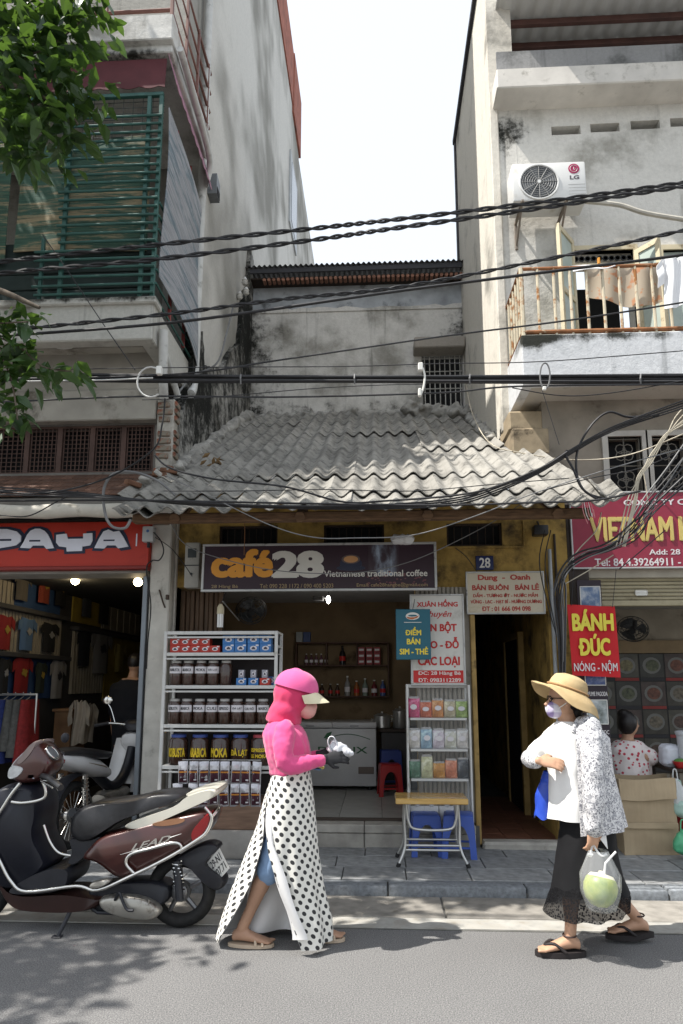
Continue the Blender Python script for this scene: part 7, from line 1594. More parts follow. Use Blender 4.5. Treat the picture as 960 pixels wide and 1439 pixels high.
# stall table with its things
stt = thing('stall_table', 'low stall table beside the seated woman', 'table', (A(965, 1150, 6.6).x, 6.6, .1)); tzz = A(950, 1078, 6.5).z; xa = A(936, 1078, 6.5).x
O('tabletop', MB().bbox(xa, xa + .9, 6.35, 6.95, tzz - .03, tzz, .006), DARKW, stt)
for x in (xa + .04, xa + .86):
    for y in (6.39, 6.91): O('leg', MB().bbox(x - .02, x + .02, y - .02, y + .02, .1, tzz - .031, .004), DARKW, stt)
CLO = mat('stall_cloth', (.60, .62, .68), .8, var=.06); t = thing('folded_cloth', 'pale folded cloth on the stall table at the hand of the seated woman', 'cloth', (A(945, 1062, 6.55).x, 6.55, tzz))
O('cloth', wrinkle(remesh(MB().bbox(A(933, 1062, 6.5).x, A(957, 1062, 6.5).x, 6.48, 6.64, tzz + .001, A(945, 1047, 6.5).z, .03), .014, 2, 'cloth'), .008, (14, 14, 14)), CLO, t); O('fold', MB().bbox(A(934, 1062, 6.5).x, A(956, 1062, 6.5).x, 6.472, 6.48, tzz + .03, tzz + .04, .002), CLO, t)
t = thing('plastic_tub', 'tall white plastic tub at the right edge of the stall', 'tub', (A(960, 1060, 6.45).x, 6.45, tzz))
o = O('tub', MB().lathe([(.09, 0), (.10, .005), (.115, .28), (.12, .285), (.12, .30)], 20), mat('tub_white', (.56, .58, .62), .35, var=.05), t, 40); o.matrix_parent_inverse = Matrix.Identity(4); t.location.x += .075; o = O('lid', MB().lathe([(.123, .295), (.123, .315), (.1, .32)], 20), mat('tub_white', '0'), t, 40); o.matrix_parent_inverse = Matrix.Identity(4)
def hang_bag(name, label, px, py0, py1, y, w_, m, seed):
    a, b_ = A(px, py0, y), A(px, py1, y); t = thing(name, label, 'bag', b_)
    def fn(u, v):
        an = u * 2 * math.pi; r_ = interp([(0, .10), (.2, .28), (.55, .5), (.85, .48), (1, .08)], v) * w_
        return Vector((a.x + r_ * math.cos(an) * (1 + .07 * math.sin(7 * an + seed)), y + r_ * .8 * math.sin(an) * (1 + .07 * math.sin(9 * an)), lerp(a.z, b_.z, v)))
    O('bag', wrinkle(MB().grid(fn, 30, 16).mesh('bag', 70), .008, (18, 18, 14), seed), m, t)
    O('handle', MB().tube(bez([a + Vector((-.02, 0, -.01)), a + Vector((-.012, 0, .07)), a + Vector((.012, 0, .07)), a + Vector((.02, 0, -.01))], 4), .006, 6), m, t); return t
hang_bag('plastic_bag', 'milky plastic bag hanging from the stall table beside the cardboard box', 949, 1094, 1140, 6.26, .17, mat('milky_film', (.60, .62, .62), .3, var=.1, alpha=.8), 1)
hang_bag('plastic_bag', 'green tinted plastic bag hanging low at the stall edge', 955, 1110, 1148, 6.24, .16, mat('mint_film', (.38, .55, .48), .3, var=.1, alpha=.85), 5)
hang_bag('plastic_bag', 'bright green plastic bag on the ground at the right edge of the stall', 960, 1166, 1201, 6.05, .17, mat('green_film', (.10, .42, .22), .3, var=.1), 9)
t = thing('red_basket', 'red plastic basket under the stall table at the right edge', 'basket', (A(962, 1165, 6.4).x, 6.4, .1)); o = O('basket', MB().lathe([(.13, 0), (.16, .25), (.17, .25), (.165, .27)], 20), mat('basket_red', (.35, .03, .04), .4), t, 40); o.matrix_parent_inverse = Matrix.Identity(4); t.location.x += .06
t = thing('pepper_bowl', 'small red and green bowl on the stall table', 'bowl', (A(957, 1085, 6.42).x, 6.42, tzz)); o = O('bowl', MB().lathe([(.03, 0), (.06, .04), (.065, .06)], 16), mat('bowl_red', (.42, .03, .03), .3), t, 50); o.matrix_parent_inverse = Matrix.Identity(4); o = O('leaves', MB().ball((0, 0, .055), (.055, .055, .03)), mat('leaf_green', (.08, .2, .04), .6), t, 60); o.matrix_parent_inverse = Matrix.Identity(4)
# board of dish photographs at the back of the stall
t, M_, w, h = sign('menu_board', 'dark menu board of dish photographs on the back wall of the food stall', 'menu', 836, 918, 1040, 1086, 8.66, flat('menu_black', (.016, .014, .013)), .02)
DISH = [(.13, .07, .03), (.16, .14, .07), (.08, .09, .05), (.14, .05, .03), (.13, .11, .08), (.07, .04, .03)]
rr = random.Random(11); pw_ = w / 5.6
for r_ in range(4):
    for c_ in range(6):
        x, z = c_ * pw_ + .01, h - (r_ + 1) * h / 4.2
        p_ = O('dish_photo', MB().box(x, x + pw_ * .94, z + .045, z + h / 4.2 - .008, 0, .004, M_), mat('photo_%d' % ((r_ * 5 + c_) % 4), [(.045, .04, .03), (.07, .065, .05), (.03, .03, .025), (.06, .04, .035)][(r_ * 5 + c_) % 4], .35, var=.5, scale=8), t)
        cx, cy = x + pw_ * .47, z + .045 + (h / 4.2 - .05) / 2; rd = min(pw_, h / 4.2) * .36
        O('plate_print', disc(M_, cx, cy, rd, rd * .92, .004, .005, 18), mat('plate_rim', (.15, .15, .14), .3, var=.1), p_); O('food_print', disc(M_, cx + rr.uniform(-.01, .01), cy, rd * .74, rd * .66, .005, .006, 14), mat('food_%d' % ((r_ * 7 + c_) % 6), DISH[(r_ * 7 + c_) % 6], .4, var=.6, scale=28), p_)
        O('caption', MB().box(x, x + pw_ * .94, z + .004, z + .04, 0, .005, M_), [INK, flat('caption_red', (.25, .03, .025))][(r_ + c_) % 2], p_)
O('menu_header', MB().bbox(-.02, w, h + .002, h + .16, -.02, .002, .003, M_), mat('header_tan', (.26, .19, .11), .7, var=.15), t)
t, a, b = mbox('wall_socket', 'white paper note stuck on the cream shutter', 893, 829, 910, 837, 6.53, .004, WHITE, 'note'); t.name = 'paper_note'; O('fold', MB().box(a.x, b.x, 6.526, 6.53, (a.z + b.z) / 2 - .002, (a.z + b.z) / 2 + .002), GRY, t)
# ================================================================== laundry on the white balcony
CLW = mat('laundry_white', (.72, .72, .73), .85, var=.04); YL = 6.56
def shirt(name, label, px0, py0, px1, py1, y, m, par=None, g=None, sl_=.28, cat='shirt', rot=0.0):
    """A hanging T-shirt outline with sleeves, folds and thickness."""
    a, b_ = A(px0, py0, y), A(px1, py1, y); w_, h_ = b_.x - a.x, a.z - b_.z; t = thing(name, label, cat, ((a.x + b_.x) / 2, y, b_.z), g)
    O('torso', MB().grid(lambda u, v: Vector((a.x + w_ * (.2 + .6 * u) + .01 * math.sin(5 * v), y + .018 * math.sin(11 * u + 2 * v) - .02 * math.sin(math.pi * u), a.z - h_ * (v + (.05 * (1 - abs(2 * u - 1)) if v == 0 else 0) + (.03 * math.sin(6 * u) if v == 1 else 0)))), 18, 14, .005), m, t, 70)
    for s in (0, 1):
        O('sleeve', MB().grid(lambda u, v, s=s: Vector((a.x + w_ * ((.2 - .2 * v) if s == 0 else (.8 + .2 * v)), y - .01 + .012 * math.sin(8 * u), a.z - h_ * (.02 + .16 * v + sl_ * u * (1 - .15 * v)))), 6, 6, .005), m, t, 70)
    O('collar', MB().tube(bez([(a.x + w_ * .38, y - .02, a.z), (a.x + w_ * .5, y - .03, a.z - h_ * .07), (a.x + w_ * .62, y - .02, a.z)], 4), .008, 6), m, t, 60); return t
shirt('shirt', 'white shirt drying over the rusty balcony railing', 921, 362, 975, 432, YL, CLW, None, None, .5)
t = thing('curtain', 'flowered beige cloth drying behind the balcony bars', 'cloth', A(885, 428, 6.74))
k = NT('flowered_beige'); n1 = k.noise(k.co('Object'), 9, 4); k.col(k.mix(k.sstep(n1, .56, .64), (.44, .37, .28), (.48, .23, .12))); k.b.inputs['Roughness'].default_value = .85
O('cloth', MB().grid(lambda u, v: Vector((lerp(A(826, 400, 6.74).x, A(930, 400, 6.74).x, u), 6.74 + .02 * math.sin(14 * u + v), lerp(A(880, 372, 6.74).z, A(880, lerp(414, 432, .5 + .5 * math.sin(4 * u - 1)), 6.74).z, v))), 30, 12, .004), k.m, t, 70)
O('clothes_line', MB().tube([A(812, 376, 6.74), A(990, 366, 6.74)], .005, 5), INK, t)
t = thing('laundry_sheet', 'white sheet folded over the top rail of the balcony', 'cloth', A(830, 388, 6.6))
O('cloth', MB().grid(lambda u, v: Vector((lerp(A(806, 380, 6.6).x, A(866, 380, 6.6).x, u), 6.60 + .05 * math.sin(math.pi * v) * (1 if v < .5 else 1) + .01 * math.sin(9 * u), 5.82 - .10 * abs(2 * v - 1) * (1 - .5 * u) + .012 * math.sin(7 * u))), 20, 10, .004), CLW, t, 70); O('peg', MB().bbox(A(840, 378, 6.56).x, A(843, 378, 6.56).x, 6.53, 6.56, 5.76, 5.83, .003), ORG, t)
# ================================================================== stock of the clothes shop
SHG = 'T-shirts on the shop wall'
def wall_shirt(px0, py0, px1, py1, col_, nm, label, pr=None, X=SH + .06):
    a, b_, c = AX(px0, py0, X), AX(px1, py0, X), AX(px0, py1, X); L = b_.y - a.y; H_ = a.z - c.z; m = mat('cloth_' + nm, col_, .9, var=.08)
    t = thing('hanging_shirt', label, 'shirt', (X, a.y + L / 2, c.z), SHG)
    O('torso', MB().grid(lambda u, v: Vector((X + .03 * math.sin(math.pi * u) + .006 * math.sin(9 * u), a.y + L * (.18 + .64 * u), a.z - H_ * (v + (.06 * (1 - abs(2 * u - 1)) if v == 0 else 0)))), 12, 10, .006), m, t, 70)
    for s in (0, 1): O('sleeve', MB().grid(lambda u, v, s=s: Vector((X + .015, a.y + L * ((.18 - .18 * v) if s == 0 else (.82 + .18 * v)), a.z - H_ * (.02 + .12 * v + .28 * u))), 4, 4, .006), m, t, 70)
    if pr: 
        cy_, cz_ = a.y + L * .5, a.z - H_ * .42; O('chest_print', MB().loft([[Vector((X + .037 + q, cy_ + L * (.13 + .035 * math.cos(i * 2.4 + px0)) * math.cos(i * math.pi / 8), cz_ + H_ * (.10 + .035 * math.sin(i * 1.7 + px0)) * math.sin(i * math.pi / 8))) for i in range(16)] for q in (0, .003)]), pr, t)
YP_ = mat('print_yellow', (.26, .18, .03), .7, var=0); WP_ = mat('print_white', (.2, .2, .2), .7, var=0)
wall_shirt(-6, 862, 21, 912, (0.18, 0.012, 0.012), 'red', 'red T-shirt with yellow print on the pale slatted wall', YP_); wall_shirt(25, 866, 52, 913, (0.054, 0.102, 0.192), 'blue', 'blue T-shirt with white print on the pale slatted wall', WP_); wall_shirt(57, 873, 83, 915, (0.009, 0.009, 0.0096), 'black', 'black T-shirt with white lettering on the pale slatted wall', WP_)
wall_shirt(52, 802, 75, 846, (0.18, 0.033, 0.018), 'rust', 'orange red T-shirt high on the dark blue wall', YP_); wall_shirt(76, 806, 98, 850, (0.0072, 0.0072, 0.0084), 'ink', 'black T-shirt with yellow circle high on the shop wall', YP_); wall_shirt(20, 801, 45, 842, (0.06, 0.054, 0.048), 'taupe', 'taupe T-shirt high on the dark blue wall')
wall_shirt(17, 922, 46, 976, (0.18, 0.0108, 0.012), 'crimson', 'crimson T-shirt with yellow print below the slatted wall', YP_); wall_shirt(-4, 924, 16, 975, (0.012, 0.012, 0.012), 'coal', 'black T-shirt with white print below the slatted wall', WP_); wall_shirt(49, 930, 66, 974, (0.018, 0.024, 0.018), 'olive', 'dark olive T-shirt with yellow print below the slatted wall', YP_); wall_shirt(70, 926, 93, 982, (0.18, 0.174, 0.174), 'grey', 'pale grey T-shirt with dark print below the slatted wall', INK)
wall_shirt(108, 884, 131, 936, (0.0072, 0.0084, 0.012), 'night', 'dark navy T-shirt hanging deeper in the shop'); wall_shirt(128, 884, 158, 946, (0.156, 0.153, 0.156), 'ash', 'long ash grey T-shirt hanging deeper in the shop', INK); wall_shirt(114, 818, 133, 866, (0.03, 0.033, 0.042), 'slate', 'slate T-shirt on the yellow panel'); wall_shirt(138, 820, 158, 876, (0.0084, 0.0084, 0.0096), 'jet', 'jet black T-shirt beside the yellow panel'); wall_shirt(160, 904, 178, 944, (0.24, 0.192, 0.06), 'straw', 'pale yellow T-shirt lit at the back of the shop')
# garment rail
gr_ = thing('garment_rail', 'steel garment rail near the shop entrance', 'rail', A(20, 1180, 6.95)); yr = 6.95; zz_ = A(20, 976, yr).z
O('bar', MB().tube([(A(-60, 976, yr).x, yr, zz_), (A(52, 976, yr).x, yr, zz_)], .012, 8), STL, gr_)
for px in (-60, 52): O('upright', MB().tube([(A(px, 976, yr).x, yr, zz_ + .01), (A(px, 976, yr).x, yr, .1)], .012, 8), STL, gr_)
for i, (px, c, nm, l_) in enumerate(((-18, (.30, .30, .34), 'lilac', 'white lilac'), (-4, (.42, .43, .52), 'pale', 'pale lavender'), (8, (.03, .05, .22), 'royal', 'royal blue'), (19, (.13, .13, .12), 'sequin', 'grey patterned'), (30, (.12, .12, .11), 'sequin', 'silver patterned'), (40, (.30, .02, .02), 'red', 'red'))):
    x = A(px, 1020, yr).x; t = thing('hanging_dress', '%s dress on the garment rail near the entrance' % l_, 'dress', (x, yr, zz_ - .55), 'dresses on the garment rail')
    O('dress', MB().grid(lambda u, v, x=x: Vector((x + (.05 + .05 * v) * math.cos(u * 2 * math.pi) * (1 + .15 * math.sin(6 * u * 6.28)), yr + (.16 + .04 * v) * math.sin(u * 2 * math.pi), zz_ - .05 - (.50 + .06 * (i % 3)) * v)), 30, 10), mat('dress_' + nm, [x_ * .55 for x_ in c], .8, var=.3, scale=30), t, 70)
    O('hanger', MB().tube(bez([(x, yr, zz_ + .012), (x, yr - .012, zz_ + .02), (x, yr, zz_ - .02), (x, yr - .15, zz_ - .07)], 4), .004, 5), STL, t)
t = thing('display_stand', 'wooden stand of folded clothes in the middle of the shop', 'stand', A(92, 1150, 7.6)); sx0, sx1 = A(74, 1040, 7.6).x, A(98, 1040, 7.6).x
O('cabinet', MB().bbox(sx0, sx1, 7.6, 8.0, .1, A(85, 1000, 7.6).z, .006), mat('stand_wood', (.14, .075, .035), .7, var=.25), t); O('top', MB().bbox(sx0 - .02, sx1 + .02, 7.58, 8.02, A(85, 1000, 7.6).z, A(85, 1000, 7.6).z + .03, .004), mat('stand_wood', '0'), t)
shirt('hanging_shirt', 'beige cardigan hanging beside the wooden stand in the shop', 98, 984, 124, 1046, 7.5, mat('cloth_beige', (.22, .19, .15), .9, var=.1), None, SHG, .5)
shirt('hanging_shirt', 'tan coat hanging right of the beige cardigan in the shop', 112, 988, 136, 1044, 7.7, mat('cloth_tan', (.15, .13, .105), .9, var=.1), None, SHG, .5)
# shopkeeper in the gloom
YM = 7.9
Qm = lambda px, py, dy=0.0: A(px, py, YM + dy)
mn = thing('person', 'man in dark T-shirt standing in the gloom of the clothes shop', 'person', (Qm(180, 1150).x, YM, .1)); b = MB(); hh = Qm(190, 932)
b.ball(hh, (.078, .09, .115), 16, 10); b.tube([hh + Vector((0, 0, -.07)), Qm(186, 956)], [.055, .06], 12)
b.loft(rings([(Qm(185, 953), .10, .09, 0), (Qm(182, 968), .205, .12, 0), (Qm(181, 1000), .185, .125, 0), (Qm(181, 1040), .16, .11, 0), (Qm(181, 1062), .17, .12, 0)]))
limb(b, [Qm(197, 968), Qm(201, 1000), Qm(199, 1028), Qm(197, 1050, -.1)], [.052, .045, .038, .028]); hand(b, Qm(197, 1050, -.1), (0, -.3, -1), (1, 0, 0), .18, .5); limb(b, [Qm(164, 968), Qm(160, 1000), Qm(161, 1030), Qm(164, 1050, -.1)], [.052, .045, .038, .028]); hand(b, Qm(164, 1050, -.1), (0, -.3, -1), (-1, 0, 0), .18, .5, -1)
for s_ in (-1, 1):
    x = Qm(181, 1060).x + .09 * s_; leg(b, (x, YM, .86), (x, YM - .01, .52), (x, YM + .02, .18), (.09, .08, .06, .055, .058, .048, .038, .036)); foot_mesh(b, Vector((x, YM + .02, .18)), (0, 1, .1), .26)
O('body', remesh(b, .010, 2, 'body'), mat('skin', '0'), mn); O('hair', remesh(MB().ball(hh + Vector((0, -.008, .02)), (.086, .096, .105), 14, 10), .012, 1, 'hair'), HAIR, mn)
j = MB(); j.loft(rings([(Qm(185, 955), .11, .10, 0), (Qm(182, 967), .225, .14, 0), (Qm(181, 1000), .205, .145, 0), (Qm(181, 1045), .19, .135, 0), (Qm(181, 1066), .195, .14, 0)])); limb(j, [Qm(197, 968), Qm(201, 998)], [.075, .07]); limb(j, [Qm(164, 968), Qm(160, 998)], [.075, .07])
O('t_shirt', wrinkle(remesh(j, .014, 2, 't_shirt'), .008, (9, 9, 7)), mat('cloth_night', '0'), mn); j = MB()
for s_ in (-1, 1): x = Qm(181, 1060).x + .09 * s_; limb(j, [(x, YM, .88), (x, YM - .01, .55), (x, YM + .01, .45)], [.115, .1, .095])
O('shorts', remesh(j, .014, 2, 'shorts'), mat('cloth_olive', '0'), mn)
# lit bulbs of the shop
WARM = mat('warm_bulb', (.9, .8, .6), .4, var=0, emit=(1.0, .80, .45), es=14.0)
for px, py, y, l_ in ((106, 816, 7.2, 'lit warm globe bulb hanging in the middle of the clothes shop'), (194, 818, 7.0, 'lit warm globe bulb hanging beside the pillar in the clothes shop')):
    p = A(px, py, y); t = thing('globe_bulb', l_, 'lamp', p); O('bulb', MB().ball(p, .045, 16, 10), WARM, t, 60); O('socket', MB().lathe([(.02, .04), (.02, .09), (.008, .1)], 10, p), INK, t); O('cord', MB().tube([p + Vector((0, 0, .09)), (p.x, p.y, 2.63)], .004, 5), INK, t); point(p + Vector((0, 0, -.08)), 1.6, (1, .78, .45), .045)
for px, py, y, l_ in ((124, 808, 7.6, 'small lit spotlight between the two globe bulbs'), (203, 802, 6.75, 'small lit spotlight at the shop pillar')):
    p = A(px, py, y); t = thing('spotlight', l_, 'lamp', p); O('lens', MB().ball(p, (.035, .03, .016), 12, 8, Matrix.Rotation(.4, 3, 'Y')), WARM, t, 60); O('can', MB().tube([p + Vector((.0, .01, .012)), p + Vector((0, .05, .07))], .028, 10), INK, t)
# ================================================================== overhead cables
CBL = mat('cable_black', (.022, .022, .024), .55, var=.2, scale=20); CBG = mat('cable_grey', (.16, .16, .16), .6, var=.2); CBP = mat('cable_pale', (.42, .38, .30), .7, var=.25, c2='5b5144', c2scale=20); CBW = mat('cable_white', (.5, .5, .48), .6, var=.1)
def cab(label, pts, r, m=None, Y=4.75, twist=0, name='cable', par=None, sub=8, group=None):
    P3 = bez([A(p[0], p[1], p[2] if len(p) > 2 else Y) for p in pts], sub)
    if not twist:
        mb = MB().tube(P3, r, 6)
    else:                                                                # strands laid round one another
        fine = bez(P3, 6); mb = MB()
        for s in range(twist):
            q = []
            for i, p in enumerate(fine):
                a = i * .42 + s * 2 * math.pi / twist; q.append(p + Vector((0, r * .75 * math.cos(a), r * .75 * math.sin(a))))
            mb.tube(q, r * .72, 5)
    o = O(name, mb, m or CBL, par, 60)
    if par is None: tag(o, label, 'cable', group or 'overhead cables across the street front')
    return o
cab('upper of the two twisted cables crossing the sky gap', [(-160, 392), (0, 368), (220, 344), (440, 321), (560, 308), (760, 284), (960, 257), (1120, 232)], .0135, None, 4.75, 2)
cab('lower of the two twisted cables crossing the sky gap', [(-160, 404), (0, 384), (211, 365), (440, 337), (560, 320), (760, 292), (960, 262), (1120, 240)], .0135, None, 4.70, 2)
cab('upper cable of the pair rising past the rear wall top', [(-160, 478), (0, 465), (229, 442), (400, 420), (560, 404), (760, 366), (960, 324), (1120, 285)], .012, None, 4.8, 2)
cab('lower cable of the pair rising past the rear wall top', [(-160, 480), (0, 472), (225, 455), (400, 432), (560, 409), (810, 377), (960, 358), (1120, 330)], .011, None, 4.72)
cab('thin cable slanting from the drainpipe up to the balcony rail', [(0, 533), (245, 526), (400, 505), (620, 473), (800, 450), (960, 425), (1100, 402)], .0065)
bn = thing('cable_bundle', 'thick level bundle of black cables crossing above the tiled roof', 'cable', A(480, 532, 4.78), 'overhead cables across the street front')
for dy, dz, r in ((-3, 0, .012), (1, .02, .014), (4, -.02, .011), (0, .04, .010), (6, .01, .008)): cab('', [(-160, 526 + dy), (0, 528 + dy), (240, 531 + dy), (480, 532 + dy * .8), (720, 532 + dy), (960, 531 + dy * 1.3), (1120, 529 + dy)], r, None, 4.78 + dz, 0, 'cable', bn)
for px in (338, 498, 660, 900): O('tie', MB().tube([A(px + .5, 526, 4.76), A(px, 532, 4.74), A(px + .5, 540, 4.76)], .006, 5), CBG, bn)
cab('pale wire lying along the left end of the thick bundle', [(30, 536), (90, 535), (150, 534), (215, 531)], .006, CBW, 4.70)
cab('thin cable just below the thick bundle', [(-160, 570), (0, 565), (200, 557), (400, 558), (620, 552), (726, 543), (960, 540), (1120, 538)], .0065)
cab('hair thin wire just above the thick bundle', [(-100, 520), (0, 520), (300, 516), (480, 515), (620, 511), (762, 508), (960, 493), (1100, 482)], .0035)
cab('thin wire running diagonally down in front of the green cage', [(60, 330), (95, 380), (145, 455), (190, 520)], .0045, None, 4.9)
cab('slack thin wire below the thick bundle over the rear wall', [(200, 562), (300, 558), (440, 546), (540, 541), (600, 540)], .003)
cab('thin wire from the white ring down to the right soffit', [(762, 548), (775, 590), (786, 625)], .003, None, 5.2)
cab('sagging wire under the right balcony', [(720, 545), (790, 556), (860, 552), (960, 535), (1040, 520)], .004)
# low wires over and below the eave
cab('black wire lying along the eave of the corrugated roof', [(-160, 706), (0, 704), (167, 703), (300, 705), (400, 707), (600, 710), (760, 706), (836, 703), (900, 690)], .0075, None, 4.72)
cab('upper sagging wire over the lower roof sheets', [(-120, 668), (0, 690), (70, 692), (150, 672), (215, 632), (228, 596), (232, 560)], .0065, None, 4.9)
cab('wire curving from the pillar across the lower roof', [(218, 640), (240, 658), (300, 673), (400, 684), (480, 705), (540, 704), (666, 692), (755, 660), (797, 635)], .0075, None, 4.78)
cab('thin wire parallel to the eave on the sunlit sheets', [(230, 690), (330, 690), (460, 688), (580, 690), (700, 680), (800, 672)], .0035, None, 4.80)
cab('thick dark cable looping at the red clothes sign', [(246, 696), (222, 676), (190, 664), (160, 666), (146, 688), (148, 722), (158, 740), (176, 742), (184, 730)], .011, CBG, 4.95)
cab('slack wire below the tile awning', [(-60, 722), (0, 724), (40, 725), (80, 705), (110, 690)], .005, None, 5.2)
cab('pale wire sagging in front of the transoms above the cafe board', [(232, 668), (300, 700), (380, 738), (440, 755), (500, 756), (580, 752), (660, 728), (760, 690), (870, 655), (960, 630)], .0042, CBG, 4.85)
cab('thin wire crossing the face of the cafe board', [(236, 726), (262, 766), (330, 790), (400, 803), (480, 806), (540, 799), (600, 780), (690, 735), (760, 690)], .004, CBG, 5.6)
cab('black wire dropping from the cafe eave to the board', [(344, 724), (344, 750), (343, 780)], .0035, mat('cable_rust', (.22, .10, .04), .7), 5.9)
cab('black lead looping beside the junction box', [(216, 748), (226, 760), (230, 775), (224, 787), (214, 788), (206, 800), (212, 850), (208, 900), (206, 940)], .006, None, 6.1)
cab('wire slanting over the grey pillar to the meter', [(218, 755), (240, 770), (258, 792), (270, 810)], .004, None, 6.1)
cab('wire from the number plaque up to the transom', [(640, 770), (655, 782), (668, 800), (672, 806)], .004, None, 6.38)
# the heavy run on the right
rb = thing('cable_bundle', 'heavy black cable run descending from the right edge to the roof corner', 'cable', A(860, 600, 4.9), 'overhead cables across the street front')
for k_ in range(4): cab('', [(1120, 500 + k_ * 3), (1040, 535 + k_ * 3), (960, 563 + k_ * 3.5), (861, 600 + k_ * 2), (797, 635 + k_ * 2), (755, 660 + k_ * 2), (700, 682 + k_ * 3), (640, 700 + k_ * 3), (540, 709 + k_ * 2), (400, 711 + k_), (250, 705 + k_), (110, 698 - k_ * 2), (-60, 694 - k_ * 4)], .0065, None, 4.9 + .02 * k_, 0, 'cable', rb)
cab('', [(926, 583), (884, 586), (857, 579), (836, 592), (818, 618), (810, 642), (812, 672), (824, 692), (846, 700)], .009, None, 4.95, 0, 'cable', rb)
cab('', [(797, 633), (795, 640), (806, 660), (818, 686), (840, 702)], .009, None, 4.92, 0, 'cable', rb)
tg = thing('cable_tangle', 'tangle of black and pale cables in front of the crimson board', 'cable', A(880, 750, 5.4), 'overhead cables across the street front')
rr = random.Random(21)
for i in range(16):
    o1, o2, o3 = rr.uniform(-22, 22), rr.uniform(-11, 11), rr.uniform(-16, 20); m = CBL if i % 4 else CBG
    cab('', [(1080 + o1, 520 + o1), (1010 + o1, 606 + o1), (957 + o1, 668 + o2), (914 + o2, 712 + o1 * .6), (890 + o2 * .8, 745 + o2), (858 + o3 * .5, 768 + o2 * .6), (820 + o2, 782 + o3 * .4), (795 + o2 * .5, 802 + o3 * .5), (786 + o3 * .5, 835 + o2), (789 + o3 * .3, 890 + o1), (790 + o3 * .2, 930 + i * 7)], rr.uniform(.003, .006), m, 5.2 + rr.uniform(-.12, .12) + .0, 0, 'cable', tg, 6)
for i in range(6):
    o1, o2 = rr.uniform(-7, 7), rr.uniform(-4, 4)
    cab('', [(1010 + o1, 540 + o1), (960 + o1, 586 + o1), (934 + o2, 612), (913 + o2, 643 + o1), (896 + o2, 672), (889 + o1, 700), (880 + o1, 735), (872 + o1, 768)], .0045, CBP, 5.15, 0, 'cable', tg, 6)
for pts in ([(960, 632), (900, 658), (830, 672), (760, 690)], [(806, 790), (830, 772), (870, 758), (905, 735)], [(845, 720), (838, 745), (815, 770), (800, 790)], [(795, 820), (830, 800), (862, 780)], [(870, 800), (900, 775), (935, 745)], [(904, 660), (910, 700), (908, 712)]): cab('', pts, .0045, CBP if rr.random() < .5 else CBL, 5.3, 0, 'cable', tg, 6)
for i in range(5): cab('', [(818 + i * 3, 706), (820 + i * 4, 720 + i * 2), (826 + i * 2, 736 - i * 5)], .003, CBW if i % 2 else mat('wire_pink', (.5, .2, .2), .6), 5.0, 0, 'loose_end', tg, 5)
# conductors running down the right pier
for i, (x0, d) in enumerate(((758, 12), (766, 8))): cab('', [(x0 + 8, 745), (x0, 790), (x0 + d, 850), (786, 905)], .005, None, 6.25, 0, 'cable', tg, 5)
# cable brackets
cr = thing('cable_ring', 'white cable loop on the left drainpipe corner', 'bracket', A(222, 540, 4.72)); O('ring', MB().tube([A(212 + 19 * math.cos(q * math.pi / 10), 537 + 21 * math.sin(q * math.pi / 10), 4.70) for q in range(3, 19)], .007, 6), CBW, cr, 60); O('clamp', MB().bbox(-.02, .02, -.02, .02, -.032, .032, .005, Matrix.Translation(A(224, 521, 4.68))), WHITE, cr)
cr = thing('cable_ring', 'dark wire ring holding cables at the right balcony', 'bracket', A(766, 528, 4.72)); O('ring', MB().tube([A(766 + 7 * math.cos(q * math.pi / 10), 528 + 18 * math.sin(q * math.pi / 10), 4.70) for q in range(21)], .006, 6), CBG, cr, 60); O('clamp', MB().bbox(-.012, .012, -.012, .012, -.014, .014, .004, Matrix.Translation(A(765, 546, 4.68))), WHITE, cr)
cr = thing('cable_clamp', 'white cable clamps on the bundle in front of the barred window', 'bracket', A(593, 535, 4.7)); O('clamp', MB().bbox(-.018, .018, -.02, .02, -.03, .03, .006, Matrix.Translation(A(591, 516, 4.70))), WHITE, cr); O('clamp', MB().bbox(-.012, .012, -.02, .02, -.03, .03, .006, Matrix.Translation(A(590, 552, 4.70))), WHITE, cr); O('lead', MB().tube(bez([A(593, 515, 4.7), A(597, 528, 4.7), A(595, 545, 4.7), A(591, 555, 4.7)], 5), .008, 6), WHITE, cr, 60)
ins = thing('insulator_bracket', 'old porcelain insulators on the broken party wall', 'insulator', A(342, 410, 9.6))
for px, py in ((337, 415), (346, 409), (344, 395)):
    p = A(px, py, 9.5); O('insulator', MB().lathe([(.03, -.06), (.05, -.03), (.035, -.01), (.05, .01), (.03, .04), (.02, .06)], 12, p), mat('porcelain', (.5, .49, .46), .3), ins, 50)
O('cross_arm', MB().tube([A(333, 420, 9.55), A(349, 400, 9.55)], .02, 6), IRON, ins); cab('thin lead hanging down the white house corner to the roof', [(655, 540, 9.0), (662, 575, 8.5), (675, 605, 7.6), (692, 625, 7.2), (720, 634, 6.9), (800, 646, 6.6), (880, 640, 6.4), (960, 610, 6.0)], .006, CBP)
cab('grey lead bending down the broken party wall', [(328, 430, 9), (318, 470, 8.2), (305, 510, 7.6), (270, 530, 7.0), (245, 560, 6.5)], .012, CBG)

